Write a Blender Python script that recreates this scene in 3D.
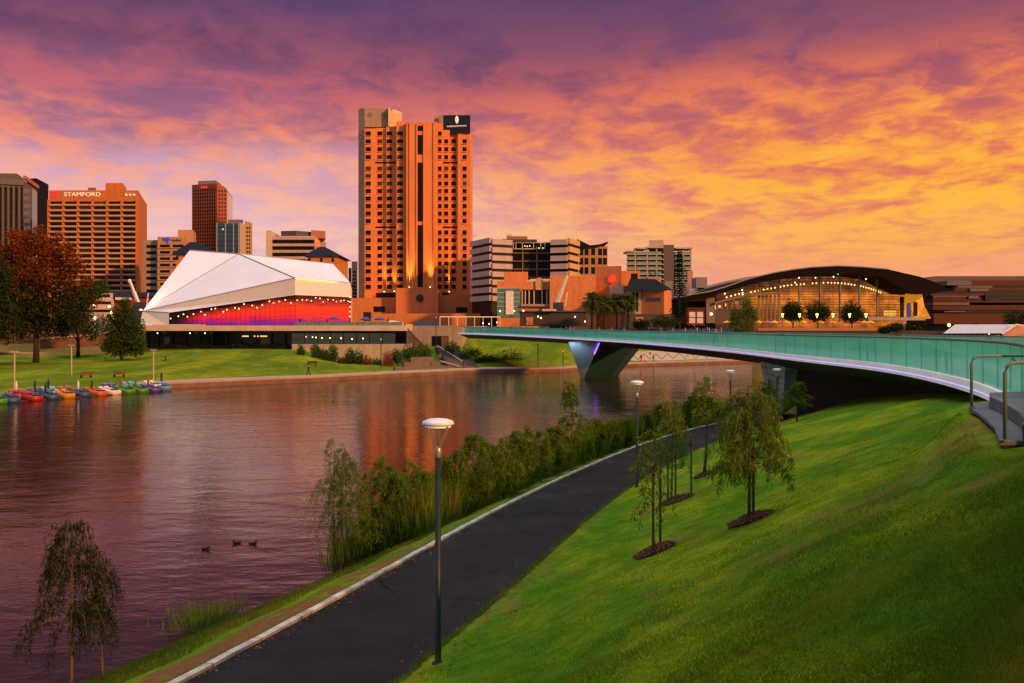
import bpy, bmesh, math, random
import numpy as np
from mathutils import Matrix, Vector
random.seed(7)
rng = np.random.default_rng(11)
SC = bpy.context.scene
for o in list(bpy.data.objects):
    bpy.data.objects.remove(o)
COL = SC.collection
R = math.radians

# ------------------------------------------------------------------ camera
F = 887.0            # focal length in pixels of the 1024 px wide frame
CZ = 8.2             # eye height above the lake
HOR = 330.0          # row of the horizon
cam_d = bpy.data.cameras.new("camera")
cam_d.sensor_width = 36.0
cam_d.lens = 36.0 * F / 1024.0
cam_d.shift_y = -(341.5 - HOR) / 1024.0
cam_d.clip_start = 0.1
cam_d.clip_end = 20000
cam = bpy.data.objects.new("camera", cam_d)
cam.location = (0, 0, CZ)
cam.rotation_euler = (R(90), 0, 0)
COL.objects.link(cam)
SC.camera = cam

# ------------------------------------------------------------------ exposure
SC.view_settings.view_transform = 'Standard'
SC.view_settings.look = 'None'
SC.view_settings.exposure = 0.0
SC.view_settings.gamma = 1.0
SC.view_settings.use_curve_mapping = False
SC.render.engine = 'CYCLES'
SC.cycles.use_denoising = True
SC.cycles.max_bounces = 6
SC.cycles.transparent_max_bounces = 12
SC.cycles.sample_clamp_indirect = 6.0
SC.cycles.caustics_reflective = False
SC.cycles.caustics_refractive = False

# ------------------------------------------------------------------ sun and sky
TO_SUN = Vector((0.74, -0.64, 0.33)).normalized()
sun_d = bpy.data.lights.new("sun", 'SUN')
sun_d.energy = 4.6
sun_d.angle = R(2.5)
sun_d.color = (1.0, 0.40, 0.12)
sun = bpy.data.objects.new("sun", sun_d)
sun.rotation_euler = (-TO_SUN).to_track_quat('-Z', 'Y').to_euler()
sun.location = (60, -40, 60)
COL.objects.link(sun)

BACK_SKY = (0.80, 0.66, 0.66)      # the pale dusk sky behind the viewer
BACK_GAIN = 0.58
ZENITH = (0.84, 0.80, 0.86)
ZENITH_GAIN = 5.2

def srgb(r, g, b):
    def f(c):
        c /= 255.0
        return c / 12.92 if c <= 0.04045 else ((c + 0.055) / 1.055) ** 2.4
    return (f(r), f(g), f(b), 1.0)

world = bpy.data.worlds.new("World")
SC.world = world
world.use_nodes = True
wn = world.node_tree
wn.nodes.clear()

class NT:
    """terse node building"""
    def __init__(s, tree): s.t = tree
    def n(s, kind, **kw):
        nd = s.t.nodes.new(kind)
        for k, v in kw.items(): setattr(nd, k, v)
        return nd
    def put(s, sock, v):
        if isinstance(v, (int, float)): sock.default_value = v
        elif isinstance(v, (tuple, list)):
            n = len(sock.default_value)
            v = list(v) + [1.0] * (n - len(v))
            sock.default_value = v[:n]
        else: s.t.links.new(v, sock)
    def m(s, op, a, b=0.0, c=0.0, clamp=False):
        nd = s.n('ShaderNodeMath', operation=op, use_clamp=clamp)
        s.put(nd.inputs[0], a); s.put(nd.inputs[1], b); s.put(nd.inputs[2], c)
        return nd.outputs[0]
    def step(s, v, a, b):
        nd = s.n('ShaderNodeMapRange', interpolation_type='SMOOTHSTEP')
        s.put(nd.inputs[0], v); s.put(nd.inputs[1], a); s.put(nd.inputs[2], b)
        return nd.outputs[0]
    def ramp(s, v, stops, interp='LINEAR'):
        nd = s.n('ShaderNodeValToRGB')
        nd.color_ramp.interpolation = interp
        el = nd.color_ramp.elements
        el[0].position, el[0].color = stops[0][0], stops[0][1]
        el[1].position, el[1].color = stops[-1][0], stops[-1][1]
        for p, c in stops[1:-1]:
            e = el.new(p); e.color = c
        s.put(nd.inputs[0], v)
        return nd.outputs[0]
    def mix(s, f, a, b, mode='MIX'):
        nd = s.n('ShaderNodeMix', data_type='RGBA', blend_type=mode)
        s.put(nd.inputs[0], f); s.put(nd.inputs[6], a); s.put(nd.inputs[7], b)
        return nd.outputs[2]
    def noise(s, vec, scale, detail=3.0, rough=0.55, dist=0.0, out=0):
        nd = s.n('ShaderNodeTexNoise')
        if vec is not None: s.put(nd.inputs['Vector'], vec)
        nd.inputs['Scale'].default_value = scale
        nd.inputs['Detail'].default_value = detail
        nd.inputs['Roughness'].default_value = rough
        nd.inputs['Distortion'].default_value = dist
        return nd.outputs[out]
    def xyz(s, x, y, z):
        nd = s.n('ShaderNodeCombineXYZ')
        s.put(nd.inputs[0], x); s.put(nd.inputs[1], y); s.put(nd.inputs[2], z)
        return nd.outputs[0]

w = NT(wn)
tc = w.n('ShaderNodeTexCoord')
sp = w.n('ShaderNodeSeparateXYZ')
wn.links.new(tc.outputs['Generated'], sp.inputs[0])
dx, dy, dz = sp.outputs
hh = w.m('SQRT', w.m('ADD', w.m('MULTIPLY', dx, dx), w.m('MULTIPLY', dy, dy)))
tanel = w.m('DIVIDE', dz, w.m('MAXIMUM', hh, 0.02))
az = w.m('ARCTAN2', dx, dy)
# cloud deck: direction projected on a high flat layer, so clouds flatten towards the horizon
den = w.m('ADD', w.m('MAXIMUM', dz, 0.0), 0.13)
cx = w.m('DIVIDE', dx, den); cy = w.m('DIVIDE', dy, den)
pvec = w.xyz(cx, cy, 0.0)
n_big = w.noise(pvec, 0.75, 2.0, 0.5)
n_mid = w.noise(pvec, 3.7, 6.0, 0.55, 0.5)
n_fin = w.noise(w.xyz(cx, w.m('MULTIPLY', cy, 0.8), 3.7), 10.5, 5.0, 0.62, 0.6)
cl = w.m('ADD', w.m('ADD', w.m('MULTIPLY', n_mid, 0.66), w.m('MULTIPLY', n_fin, 0.30)), w.m('ADD', w.m('MULTIPLY', n_big, 0.17), w.m('MULTIPLY', w.step(az, -0.1, 0.4), 0.03)))
mask = w.m('ADD', w.m('MULTIPLY', w.m('SUBTRACT', w.step(cl, 0.435, 0.665), .5), w.m('ADD', w.m('MULTIPLY', w.step(tanel, 0.01, 0.15), .7), .3)), .5)
core = w.m('MULTIPLY', w.step(cl, 0.54, 0.74), w.m('MULTIPLY', w.step(tanel, 0.06, 0.15), w.step(tanel, 0.30, 0.20)))
# elevation wobble keeps the colour bands from reading as ruled gradients
tw = w.m('ADD', tanel, w.m('MULTIPLY', w.m('SUBTRACT', n_big, 0.5), 0.10))
tw = w.m('ADD', tw, w.m('MULTIPLY', w.m('SUBTRACT', n_mid, 0.5), 0.03))
k = 2.5   # ramp position = tan(elevation) * 2.5
tpos = w.m('MULTIPLY', tw, k, clamp=True)
gap_l = w.ramp(tpos, [(0.0, srgb(230,170,176)), (0.12, srgb(230,182,194)), (0.28, srgb(230,184,200)), (0.43, srgb(208,164,190)), (0.51, srgb(168,108,134)), (0.62, srgb(146,92,124)), (0.74, srgb(110,68,100)), (0.88, srgb(92,66,108)), (1.0, srgb(78,64,104))])
gap_r = w.ramp(tpos, [(0.0, srgb(238,150,122)), (0.12, srgb(236,148,122)), (0.24, srgb(232,134,104)), (0.40, srgb(222,112,96)), (0.58, srgb(180,94,104)), (0.74, srgb(128,76,106)), (1.0, srgb(88,66,104))])
lit_l = w.ramp(tpos, [(0.0, srgb(240,185,178)), (0.12, srgb(250,202,190)), (0.28, srgb(248,196,184)), (0.43, srgb(244,172,156)), (0.52, srgb(238,138,116)), (0.62, srgb(200,106,116)), (0.74, srgb(150,84,108)), (0.88, srgb(112,74,110)), (1.0, srgb(86,66,106))])
lit_r = w.ramp(tpos, [(0.0, srgb(247,165,132)), (0.12, srgb(248,168,126)), (0.26, srgb(253,180,92)), (0.40, srgb(254,168,66)), (0.54, srgb(248,138,78)), (0.66, srgb(226,114,88)), (0.79, srgb(150,84,102)), (1.0, srgb(92,66,104))])
right = w.step(az, -0.42, 0.34)
gap = w.mix(right, gap_l, gap_r)
lit = w.mix(right, lit_l, lit_r)
front = w.mix(mask, gap, lit)
front = w.mix(w.m('MULTIPLY', core, w.m('MULTIPLY', w.step(az, -0.10, 0.50), 0.7)), front, (1.0, 0.56, 0.06, 1), 'MIX')
# clouds in the part of the sky behind the viewer
back_f = w.step(w.m('MULTIPLY', dy, -1.0), -0.25, 0.35)
zen_f = w.step(dz, 0.74, 0.94)
high_f = w.step(tanel, 0.375, 0.50)
backc = w.mix(mask, tuple(c * BACK_GAIN * 0.8 for c in BACK_SKY), tuple(c * BACK_GAIN for c in BACK_SKY))
front = w.mix(high_f, front, (0.085, 0.055, 0.055, 1))
skyc = w.mix(zen_f, front, tuple(c * ZENITH_GAIN for c in ZENITH))
skyc = w.mix(back_f, skyc, backc)
below = w.step(dz, -0.06, -0.005)
skyc = w.mix(below, (0.05, 0.045, 0.05, 1), skyc)
sky = w.n('ShaderNodeTexSky', sky_type='NISHITA')
sky.sun_disc = False
sky.sun_elevation = math.asin(TO_SUN.z)
sky.sun_rotation = math.atan2(TO_SUN.x, TO_SUN.y)
bg1 = w.n('ShaderNodeBackground'); bg1.inputs[1].default_value = 1.0
bg2 = w.n('ShaderNodeBackground'); bg2.inputs[1].default_value = 0.05
wn.links.new(skyc, bg1.inputs[0]); wn.links.new(sky.outputs[0], bg2.inputs[0])
# the thin clear air shows only where the cloud deck is open, away from the sunset
ms = w.n('ShaderNodeMixShader')
w.put(ms.inputs[0], w.m('MULTIPLY', back_f, 0.25))
wn.links.new(bg1.outputs[0], ms.inputs[1]); wn.links.new(bg2.outputs[0], ms.inputs[2])
wo = w.n('ShaderNodeOutputWorld')
wn.links.new(ms.outputs[0], wo.inputs[0])

# ------------------------------------------------------------------ materials
MATS = {}
def mat(name, col, rough=0.7, var=0.15, vscale=1.5, metal=0.0, bump=0.0, bscale=20.0, emit=None, estr=0.0, spec=0.4, coords='Object', stretch=None):
    if name in MATS: return MATS[name]
    m = bpy.data.materials.new(name); m.use_nodes = True
    t = NT(m.node_tree); p = m.node_tree.nodes['Principled BSDF']
    c = m.node_tree.nodes.new('ShaderNodeTexCoord').outputs[coords]
    if stretch:
        mp = t.n('ShaderNodeMapping'); mp.inputs['Scale'].default_value = stretch
        t.put(mp.inputs[0], c); c = mp.outputs[0]
    if len(col) == 3: col = (*col, 1)
    if var:
        nz = t.noise(c, vscale, 5.0, 0.6)
        d = t.ramp(nz, [(0.3, (1-var,)*3 + (1,)), (0.7, (1+var,)*3 + (1,))])
        t.put(p.inputs['Base Color'], t.mix(1.0, col, d, 'MULTIPLY'))
    else: p.inputs['Base Color'].default_value = col
    p.inputs['Roughness'].default_value = rough
    p.inputs['Metallic'].default_value = metal
    p.inputs['Specular IOR Level'].default_value = spec
    if bump:
        b = t.n('ShaderNodeBump'); b.inputs['Strength'].default_value = bump; b.inputs['Distance'].default_value = 0.02
        t.put(b.inputs['Height'], t.noise(c, bscale, 4.0)); t.put(p.inputs['Normal'], b.outputs[0])
    if emit:
        p.inputs['Emission Color'].default_value = (*emit[:3], 1); p.inputs['Emission Strength'].default_value = estr
    MATS[name] = m
    return m

def facade(name, col, joint=3.3, width=6.0, dark=0.82, **kw):
    """rendered or stone cladding with faint panel joints"""
    if name in MATS: return MATS[name]
    m = mat(name, col, **kw)
    t = NT(m.node_tree); p = m.node_tree.nodes['Principled BSDF']
    c = t.n('ShaderNodeTexCoord').outputs['Object']
    s = t.n('ShaderNodeSeparateXYZ'); t.put(s.inputs[0], c)
    zz = t.m('FRACT', t.m('DIVIDE', s.outputs[2], joint))
    xx = t.m('FRACT', t.m('DIVIDE', t.m('ADD', s.outputs[0], s.outputs[1]), width))
    ln = t.m('MAXIMUM', t.m('LESS_THAN', zz, 0.05), t.m('LESS_THAN', xx, 0.02))
    streak = t.noise(t.xyz(t.m('MULTIPLY', s.outputs[0], 0.9), t.m('MULTIPLY', s.outputs[1], 0.9), t.m('MULTIPLY', s.outputs[2], 0.06)), 1.0, 4.0)
    st = t.ramp(streak, [(0.3, (0.86, 0.86, 0.86, 1)), (0.65, (1.05, 1.05, 1.05, 1))])
    old = p.inputs['Base Color'].links[0].from_socket
    v = t.mix(1.0, old, st, 'MULTIPLY')
    t.put(p.inputs['Base Color'], t.mix(t.m('MULTIPLY', ln, 1 - dark), v, (0.02, 0.015, 0.012, 1)))
    return m

def glass_dark(name, col=(0.02, 0.022, 0.03), rough=0.12, spec=0.6):
    m = mat(name, col, rough=rough, var=0.5, vscale=0.35, spec=spec)
    return m

def leafmat(name, a, b, trans=0.35, rough=0.55, tip=None):
    if name in MATS: return MATS[name]
    m = bpy.data.materials.new(name); m.use_nodes = True
    t = NT(m.node_tree); m.node_tree.nodes.clear()
    g = t.n('ShaderNodeNewGeometry')
    c = t.n('ShaderNodeTexCoord').outputs['Object']
    isl = g.outputs['Random Per Island']
    nz = t.noise(c, 0.9, 3.0)
    f = t.m('ADD', t.m('MULTIPLY', isl, 0.6), t.m('MULTIPLY', nz, 0.5), clamp=True)
    colr = t.mix(f, (*a, 1), (*b, 1))
    if tip:
        colr = t.mix(t.step(t.noise(c, 0.55, 2.0, 0.5), 0.52, 0.70), colr, (*tip, 1))
    d = t.n('ShaderNodeBsdfDiffuse'); tr = t.n('ShaderNodeBsdfTranslucent')
    t.put(d.inputs[0], colr); t.put(tr.inputs[0], colr)
    mx = t.n('ShaderNodeMixShader'); mx.inputs[0].default_value = trans
    t.put(mx.inputs[1], d.outputs[0]); t.put(mx.inputs[2], tr.outputs[0])
    o = t.n('ShaderNodeOutputMaterial'); t.put(o.inputs[0], mx.outputs[0])
    MATS[name] = m
    return m

def lampmat(name, col, strength):
    return mat(name, (0.8, 0.8, 0.8), var=0, emit=col, estr=strength)

# ------------------------------------------------------------------ objects
W = {}      # world matrix of every object made here
def reg(o, parent, M):
    COL.objects.link(o)
    if parent is not None:
        o.parent = parent
        o.matrix_parent_inverse = W[parent.name].inverted()
    o.matrix_basis = M
    W[o.name] = M.copy()
    return o

def tag(o, label=None, cat=None, group=None, kind=None):
    if label: o["label"] = label
    if cat: o["category"] = cat
    if group: o["group"] = group
    if kind: o["kind"] = kind
    return o

def thing(name, label, cat, loc, group=None):
    o = bpy.data.objects.new(name, None)
    o.empty_display_size = 0.5
    reg(o, None, Matrix.Translation(loc))
    return tag(o, label, cat, group)

def pymesh(name, verts, faces, m, parent=None, M=None, smooth=False):
    me = bpy.data.meshes.new(name)
    me.from_pydata([tuple(v) for v in verts], [], faces)
    bm = bmesh.new(); bm.from_mesh(me)
    bmesh.ops.recalc_face_normals(bm, faces=bm.faces[:]); bm.to_mesh(me); bm.free()
    if m: me.materials.append(m)
    if smooth: me.polygons.foreach_set('use_smooth', [True] * len(me.polygons))
    me.update()
    o = bpy.data.objects.new(name, me)
    return reg(o, parent, M if M is not None else Matrix.Identity(4))

def npmesh(name, V, Q, m, parent=None, M=None, smooth=False):
    """V (n,3), Q (m,3 or 4)"""
    me = bpy.data.meshes.new(name)
    V = np.asarray(V, dtype=np.float32); Q = np.asarray(Q, dtype=np.int32)
    kk = Q.shape[1]
    me.vertices.add(len(V)); me.vertices.foreach_set('co', V.ravel())
    me.loops.add(Q.size); me.loops.foreach_set('vertex_index', Q.ravel())
    me.polygons.add(len(Q)); me.polygons.foreach_set('loop_start', np.arange(0, Q.size, kk, dtype=np.int32))
    me.update(calc_edges=True)
    if smooth: me.polygons.foreach_set('use_smooth', np.ones(len(Q), dtype=bool))
    if m: me.materials.append(m)
    me.validate()
    o = bpy.data.objects.new(name, me)
    return reg(o, parent, M if M is not None else Matrix.Identity(4))

class MB:
    """collects shapes into one mesh"""
    def __init__(s): s.v = []; s.f = []
    def add(s, vs, fs):
        b = len(s.v); s.v += [tuple(v) for v in vs]; s.f += [tuple(i + b for i in f) for f in fs]
        return s
    def box(s, x0, x1, y0, y1, z0, z1, M=None):
        vs = [Vector((x, y, z)) for z in (z0, z1) for y in (y0, y1) for x in (x0, x1)]
        if M is not None: vs = [M @ v for v in vs]
        return s.add(vs, [(0,1,3,2), (4,6,7,5), (0,4,5,1), (2,3,7,6), (0,2,6,4), (1,5,7,3)])
    def prism(s, foot, z0, z1):
        n = len(foot)
        z0s = z0 if isinstance(z0, (list, tuple)) else [z0] * n
        z1s = z1 if isinstance(z1, (list, tuple)) else [z1] * n
        vs = [(x, y, z) for (x, y), z in zip(foot, z0s)] + [(x, y, z) for (x, y), z in zip(foot, z1s)]
        fs = [tuple(range(n))[::-1], tuple(range(n, 2*n))] + [(i, (i+1) % n, n + (i+1) % n, n + i) for i in range(n)]
        return s.add(vs, fs)
    def tube(s, pts, rad, n=8, cap=True):
        pts = [Vector(p) for p in pts]
        if not isinstance(rad, (list, tuple)): rad = [rad] * len(pts)
        b = len(s.v); ref = Vector((0.31, 0.17, 0.93))
        for i, p in enumerate(pts):
            d = (pts[min(i+1, len(pts)-1)] - pts[max(i-1, 0)]).normalized()
            a = d.cross(ref)
            if a.length < 0.05: a = d.cross(Vector((1, 0, 0)))
            a.normalize(); c = d.cross(a)
            for j in range(n):
                t = 2 * math.pi * j / n
                s.v.append(tuple(p + (a * math.cos(t) + c * math.sin(t)) * rad[i]))
        for i in range(len(pts) - 1):
            for j in range(n):
                s.f.append((b + i*n + j, b + i*n + (j+1) % n, b + (i+1)*n + (j+1) % n, b + (i+1)*n + j))
        if cap:
            s.f.append(tuple(b + j for j in range(n))[::-1])
            s.f.append(tuple(b + (len(pts)-1)*n + j for j in range(n)))
        return s
    def lathe(s, prof, n=16, c=(0, 0, 0)):
        b = len(s.v)
        for r, z in prof:
            for j in range(n):
                t = 2 * math.pi * j / n
                s.v.append((c[0] + r * math.cos(t), c[1] + r * math.sin(t), c[2] + z))
        for i in range(len(prof) - 1):
            for j in range(n):
                s.f.append((b + i*n + j, b + i*n + (j+1) % n, b + (i+1)*n + (j+1) % n, b + (i+1)*n + j))
        s.f.append(tuple(b + j for j in range(n))[::-1])
        s.f.append(tuple(b + (len(prof)-1)*n + j for j in range(n)))
        return s
    def build(s, name, m, parent=None, M=None, smooth=False):
        return pymesh(name, s.v, s.f, m, parent, M, smooth)

def dup(root, M, label=None, group=None):
    """copy of a thing with its parts and sub-parts, moved to M"""
    r = root.copy(); COL.objects.link(r); r.matrix_basis = M; W[r.name] = M.copy()
    if label: r["label"] = label
    if group: r["group"] = group
    for ch in root.children:
        c = ch.copy(); COL.objects.link(c); c.parent = r
        for g in ch.children:
            d = g.copy(); COL.objects.link(d); d.parent = c
    return r

# pixel helpers: where a picture column / row lies at distance D
def X(px, D): return (px - 512.0) / F * D
def Z(py, D): return CZ - (py - HOR) / F * D
def PT(px, py, D): return Vector((X(px, D), D, Z(py, D)))

BOXES = {}
class Wall:
    """a vertical wall plane from column px0 at distance D0 to column px1 at D1"""
    def __init__(s, px0, D0, px1, D1):
        s.a = Vector((X(px0, D0), D0, 0)); s.b = Vector((X(px1, D1), D1, 0))
        d = s.b - s.a; s.L = d.length; s.d = d.normalized()
        s.M = Matrix.Translation(s.a) @ Matrix.Rotation(math.atan2(s.d.y, s.d.x), 4, 'Z')
    def u(s, px):
        kx = (px - 512.0) / F
        return (kx * s.a.y - s.a.x) / (s.d.x - kx * s.d.y)
    def D(s, px): return s.a.y + s.u(px) * s.d.y
    def z(s, px, py): return Z(py, s.D(px))
    def spec(s, p0, p1, y0, y1):
        u0, u1 = s.u(p0), s.u(p1); pm = 0.5 * (p0 + p1)
        return u0, u1, s.z(pm, y1), s.z(pm, y0)
    def box(s, parent, name, p0, p1, y0, y1, out, m, back=0.12):
        u0, u1, z0, z1 = s.spec(p0, p1, y0, y1)
        return s.ubox(parent, name, u0, u1, z0, z1, out, m, back)
    def ubox(s, parent, name, u0, u1, z0, z1, out, m, back=0.12):
        key = (round(u1-u0, 2), round(z1-z0, 2), round(out, 3), round(back, 3), m.name)
        me = BOXES.get(key)
        if me is None:
            mb = MB().box(0, u1-u0, -out, back, 0, z1-z0)
            o = mb.build(name, m); me = o.data; BOXES[key] = me
            W.pop(o.name, None); bpy.data.objects.remove(o)
        o = bpy.data.objects.new(name, me)
        return reg(o, parent, s.M @ Matrix.Translation((u0, 0, z0)))

def many(parent, name, specs, out, m, back=0.12, cap=100, alt=None):
    """specs: (wall, px0, px1, py0, py1); the first hundred as parts, the rest as one"""
    specs = list(specs)
    for i, (wl, a, b, c, d) in enumerate(specs[:cap]):
        mm = m
        if alt and random.random() < alt[0]: mm = alt[1]
        wl.box(parent, name, a, b, c, d, out, mm, back)
    if len(specs) > cap:
        mb = MB()
        for wl, a, b, c, d in specs[cap:]:
            u0, u1, z0, z1 = wl.spec(a, b, c, d)
            mb.box(u0, u1, -out, back, z0, z1, wl.M)
        o = mb.build(name, m, parent); o["kind"] = "stuff"

def prism(parent, name, foot, z0, z1, m):
    """foot: list of (px, D)"""
    return MB().prism([(X(p, D), D) for p, D in foot], z0, z1).build(name, m, parent)

def text(name, body, size, m, parent, M, extr=0.05, spacing=1.0, xs=1.0):
    cu = bpy.data.curves.new(name, 'FONT'); cu.body = body; cu.size = size; cu.extrude = extr
    cu.align_x = 'CENTER'; cu.align_y = 'CENTER'; cu.space_character = spacing
    tmp = bpy.data.objects.new(name, cu); COL.objects.link(tmp)
    dg = bpy.context.evaluated_depsgraph_get()
    me = bpy.data.meshes.new_from_object(tmp.evaluated_get(dg))
    bpy.data.objects.remove(tmp)
    me.materials.clear(); me.materials.append(m)
    o = bpy.data.objects.new(name, me)
    return reg(o, parent, M @ Matrix.Rotation(R(90), 4, 'X') @ Matrix.Diagonal((xs, 1, 1, 1)))

def spline(xs, ys):
    """natural cubic spline through points, returns a function of arrays"""
    xs = np.array(xs, float); ys = np.array(ys, float); n = len(xs); h = np.diff(xs)
    A = np.eye(n); r = np.zeros(n)
    for i in range(1, n-1):
        A[i, i-1] = h[i-1]; A[i, i] = 2*(h[i-1]+h[i]); A[i, i+1] = h[i]
        r[i] = 3*((ys[i+1]-ys[i])/h[i] - (ys[i]-ys[i-1])/h[i-1])
    c = np.linalg.solve(A, r)
    def f(x):
        x = np.asarray(x, float); i = np.clip(np.searchsorted(xs, x) - 1, 0, n-2)
        t = x - xs[i]; b = (ys[i+1]-ys[i])/h[i] - h[i]*(2*c[i]+c[i+1])/3
        d = (c[i+1]-c[i])/(3*h[i])
        return ys[i] + b*t + c[i]*t**2 + d*t**3
    return f

# =================================================================== LAND AND WATER
f_kerb = spline([-60, -40, 0, 15.1, 20, 26.4, 37.6, 53, 66, 74, 90], [-27, -21.5, -10.1, -5.65, -4.12, -2.2, 1.2, 7.4, 14.6, 20.5, 34])
f_zp = spline([-60, 0, 15, 20, 26, 38, 53, 66, 90], [3.2, 2.6, 2.15, 2.0, 1.85, 1.42, 1.15, 1.05, 1.0])
f_slope = lambda Y: np.interp(Y, [-60, -10, 0, 5, 8, 12, 16, 20, 25, 30, 45, 55, 70, 90], [.4, .5, .55, .535, .515, .475, .44, .41, .375, .35, .335, .33, .30, .25])
f_cap = lambda Y: np.interp(Y, [-60, 14, 27, 45, 60, 90], [4.6, 5.3, 4.8, 3.9, 3.4, 2.6])
f_bank = lambda Y: np.interp(Y, [-60, 15, 21, 25.5, 28.7, 40, 55, 66, 90], [6.5, 6.3, 5.7, 5.0, 4.3, 3.8, 3.5, 4, 5])
PW = 3.5
def path_w(Y):
    s = (f_kerb(np.asarray(Y) + .5) - f_kerb(np.asarray(Y) - .5))
    return PW * np.sqrt(1 + s * s)
def bumps(Xa, Ya):
    return 0.5*(0.045*np.sin(Xa*0.9+Ya*0.35) + 0.035*np.sin(Xa*0.42-Ya*0.73+1.3) + 0.02*np.sin(Xa*2.1+Ya*1.7))
def near_z(Xa, Ya):
    Xa = np.asarray(Xa, float); Ya = np.asarray(Ya, float)
    k = f_kerb(Ya); zp = f_zp(Ya); right = k + path_w(Ya)
    l = np.maximum(Xa - right, 0)
    h = f_slope(Ya) * (np.sqrt(l*l + .36) - .6)
    cap = f_cap(Ya)
    h = -np.log(np.exp(-2.2*h) + np.exp(-2.2*cap)) / 2.2 + np.log(1 + np.exp(-2.2*cap)) / 2.2
    xb = np.interp(Ya, [9, 12.05, 12.9, 13.9, 15.1, 16.2, 17.2, 18.2, 21, 26], [8.5, 6.62, 7.05, 7.55, 8.05, 8.5, 8.86, 9.4, 12.5, 17])
    mg = np.interp(Ya, [14, 19], [1.2, 0.9]); sf = np.clip((Xa - xb + mg) / mg, 0, 1); sf = sf*sf*(3-2*sf) * np.clip((Ya-5)/6, 0, 1) * np.clip((26-Ya)/8, 0, 1)
    h = h + np.maximum(6.58 - zp - h, 0) * sf
    zl = zp + h + bumps(Xa, Ya) * np.clip(l / 3, 0, 1)
    b = np.maximum(k - 0.15 - Xa, 0)
    t = np.clip((b - 0.5) / (f_bank(Ya) - 0.5), 0, 3)
    zb = zp * (1 - np.clip(t, 0, 1) ** 1.15) * 1.0 - 0.03 * np.clip(b, 0, 1)
    zb = np.where(t > 0.97, 0.10 - (t - 0.97) * 6, np.maximum(zb, 0.10)) + 0.03*np.sin(Ya*1.7)*np.clip(b,0,1)*(t < .97)
    zb = np.maximum(zb, -2.0)
    return np.where(b > 0, zb, np.where(l > 0, zl, zp))
def ground_hit(px, py, y0=3.0, y1=85.0):
    Y = np.linspace(y0, y1, 4000); Xs = (px - 512) / F * Y; zr = CZ - (py - HOR) / F * Y
    d = zr - near_z(Xs, Y)
    i = int(np.argmax(d <= 0))
    return Vector((Xs[i], Y[i], float(near_z(Xs[i], Y[i]))))

def lawn_material(name, base, yellow, dry, scale=1.0):
    m = bpy.data.materials.new(name); m.use_nodes = True
    t = NT(m.node_tree); p = m.node_tree.nodes['Principled BSDF']
    c = t.n('ShaderNodeTexCoord').outputs['Object']
    mp = t.n('ShaderNodeMapping'); mp.inputs['Scale'].default_value = (1.0*scale, 0.42*scale, 0.3*scale); t.put(mp.inputs[0], c)
    big = t.noise(mp.outputs[0], 0.45, 5.0, 0.62, 0.3)
    mid = t.noise(c, 2.2*scale, 5.0, 0.65)
    fine = t.noise(c, 28.0*scale, 4.0, 0.7)
    col = t.mix(t.step(big, 0.40, 0.66), (*base, 1), (*yellow, 1))
    col = t.mix(t.m('MULTIPLY', t.step(t.noise(mp.outputs[0], 0.6, 5.0, 0.6, 0.5), 0.58, 0.70), 0.75), col, (*dry, 1))
    v = t.ramp(mid, [(0.3, (0.62, 0.66, 0.6, 1)), (0.72, (1.28, 1.22, 1.15, 1))])
    f = t.ramp(fine, [(0.28, (0.45, 0.48, 0.42, 1)), (0.72, (1.45, 1.38, 1.3, 1))])
    col = t.mix(1.0, t.mix(1.0, col, v, 'MULTIPLY'), f, 'MULTIPLY')
    at = t.n('ShaderNodeVertexColor', layer_name='soil')
    soil = t.mix(t.noise(c, 6.0, 4.0), (0.10, 0.045, 0.018, 1), (0.26, 0.13, 0.05, 1))
    sf = t.m('MULTIPLY', at.outputs[0], t.step(t.noise(c, 1.3, 4.0, 0.65), 0.34, 0.58), clamp=True)
    col = t.mix(sf, col, soil)
    t.put(p.inputs['Base Color'], col)
    p.inputs['Roughness'].default_value = 0.95; p.inputs['Specular IOR Level'].default_value = 0.05
    b = t.n('ShaderNodeBump'); b.inputs['Strength'].default_value = 0.7; b.inputs['Distance'].default_value = 0.05
    t.put(b.inputs['Height'], t.m('ADD', fine, mid)); t.put(p.inputs['Normal'], b.outputs[0])
    MATS[name] = m
    return m
GRASS = (0.074, 0.205, 0.008); GRASS_Y = (0.21, 0.30, 0.010); GRASS_DRY = (0.20, 0.15, 0.05)
m_lawn = lawn_material('lawn_grass', GRASS, GRASS_Y, GRASS_DRY)
m_farlawn = lawn_material('far_lawn_grass', (0.085, 0.160, 0.008), (0.20, 0.25, 0.010), (0.16, 0.15, 0.04), 0.25)

def soil_attr(o, fn):
    me = o.data; n = len(me.vertices)
    co = np.empty(n*3, np.float32); me.vertices.foreach_get('co', co); co = co.reshape(-1, 3)
    a = me.color_attributes.new('soil', 'FLOAT_COLOR', 'POINT')
    v = fn(co[:, 0], co[:, 1], co[:, 2]).astype(np.float32)
    a.data.foreach_set('color', np.stack([v, v, v, np.ones(n, np.float32)], 1).ravel())

def grid_mesh(name, Vg, m):
    r, c = Vg.shape[:2]
    idx = np.arange(r*c).reshape(r, c)
    Q = np.stack([idx[:-1, :-1], idx[:-1, 1:], idx[1:, 1:], idx[1:, :-1]], -1).reshape(-1, 4)
    return npmesh(name, Vg.reshape(-1, 3), Q, m, smooth=True)

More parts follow.
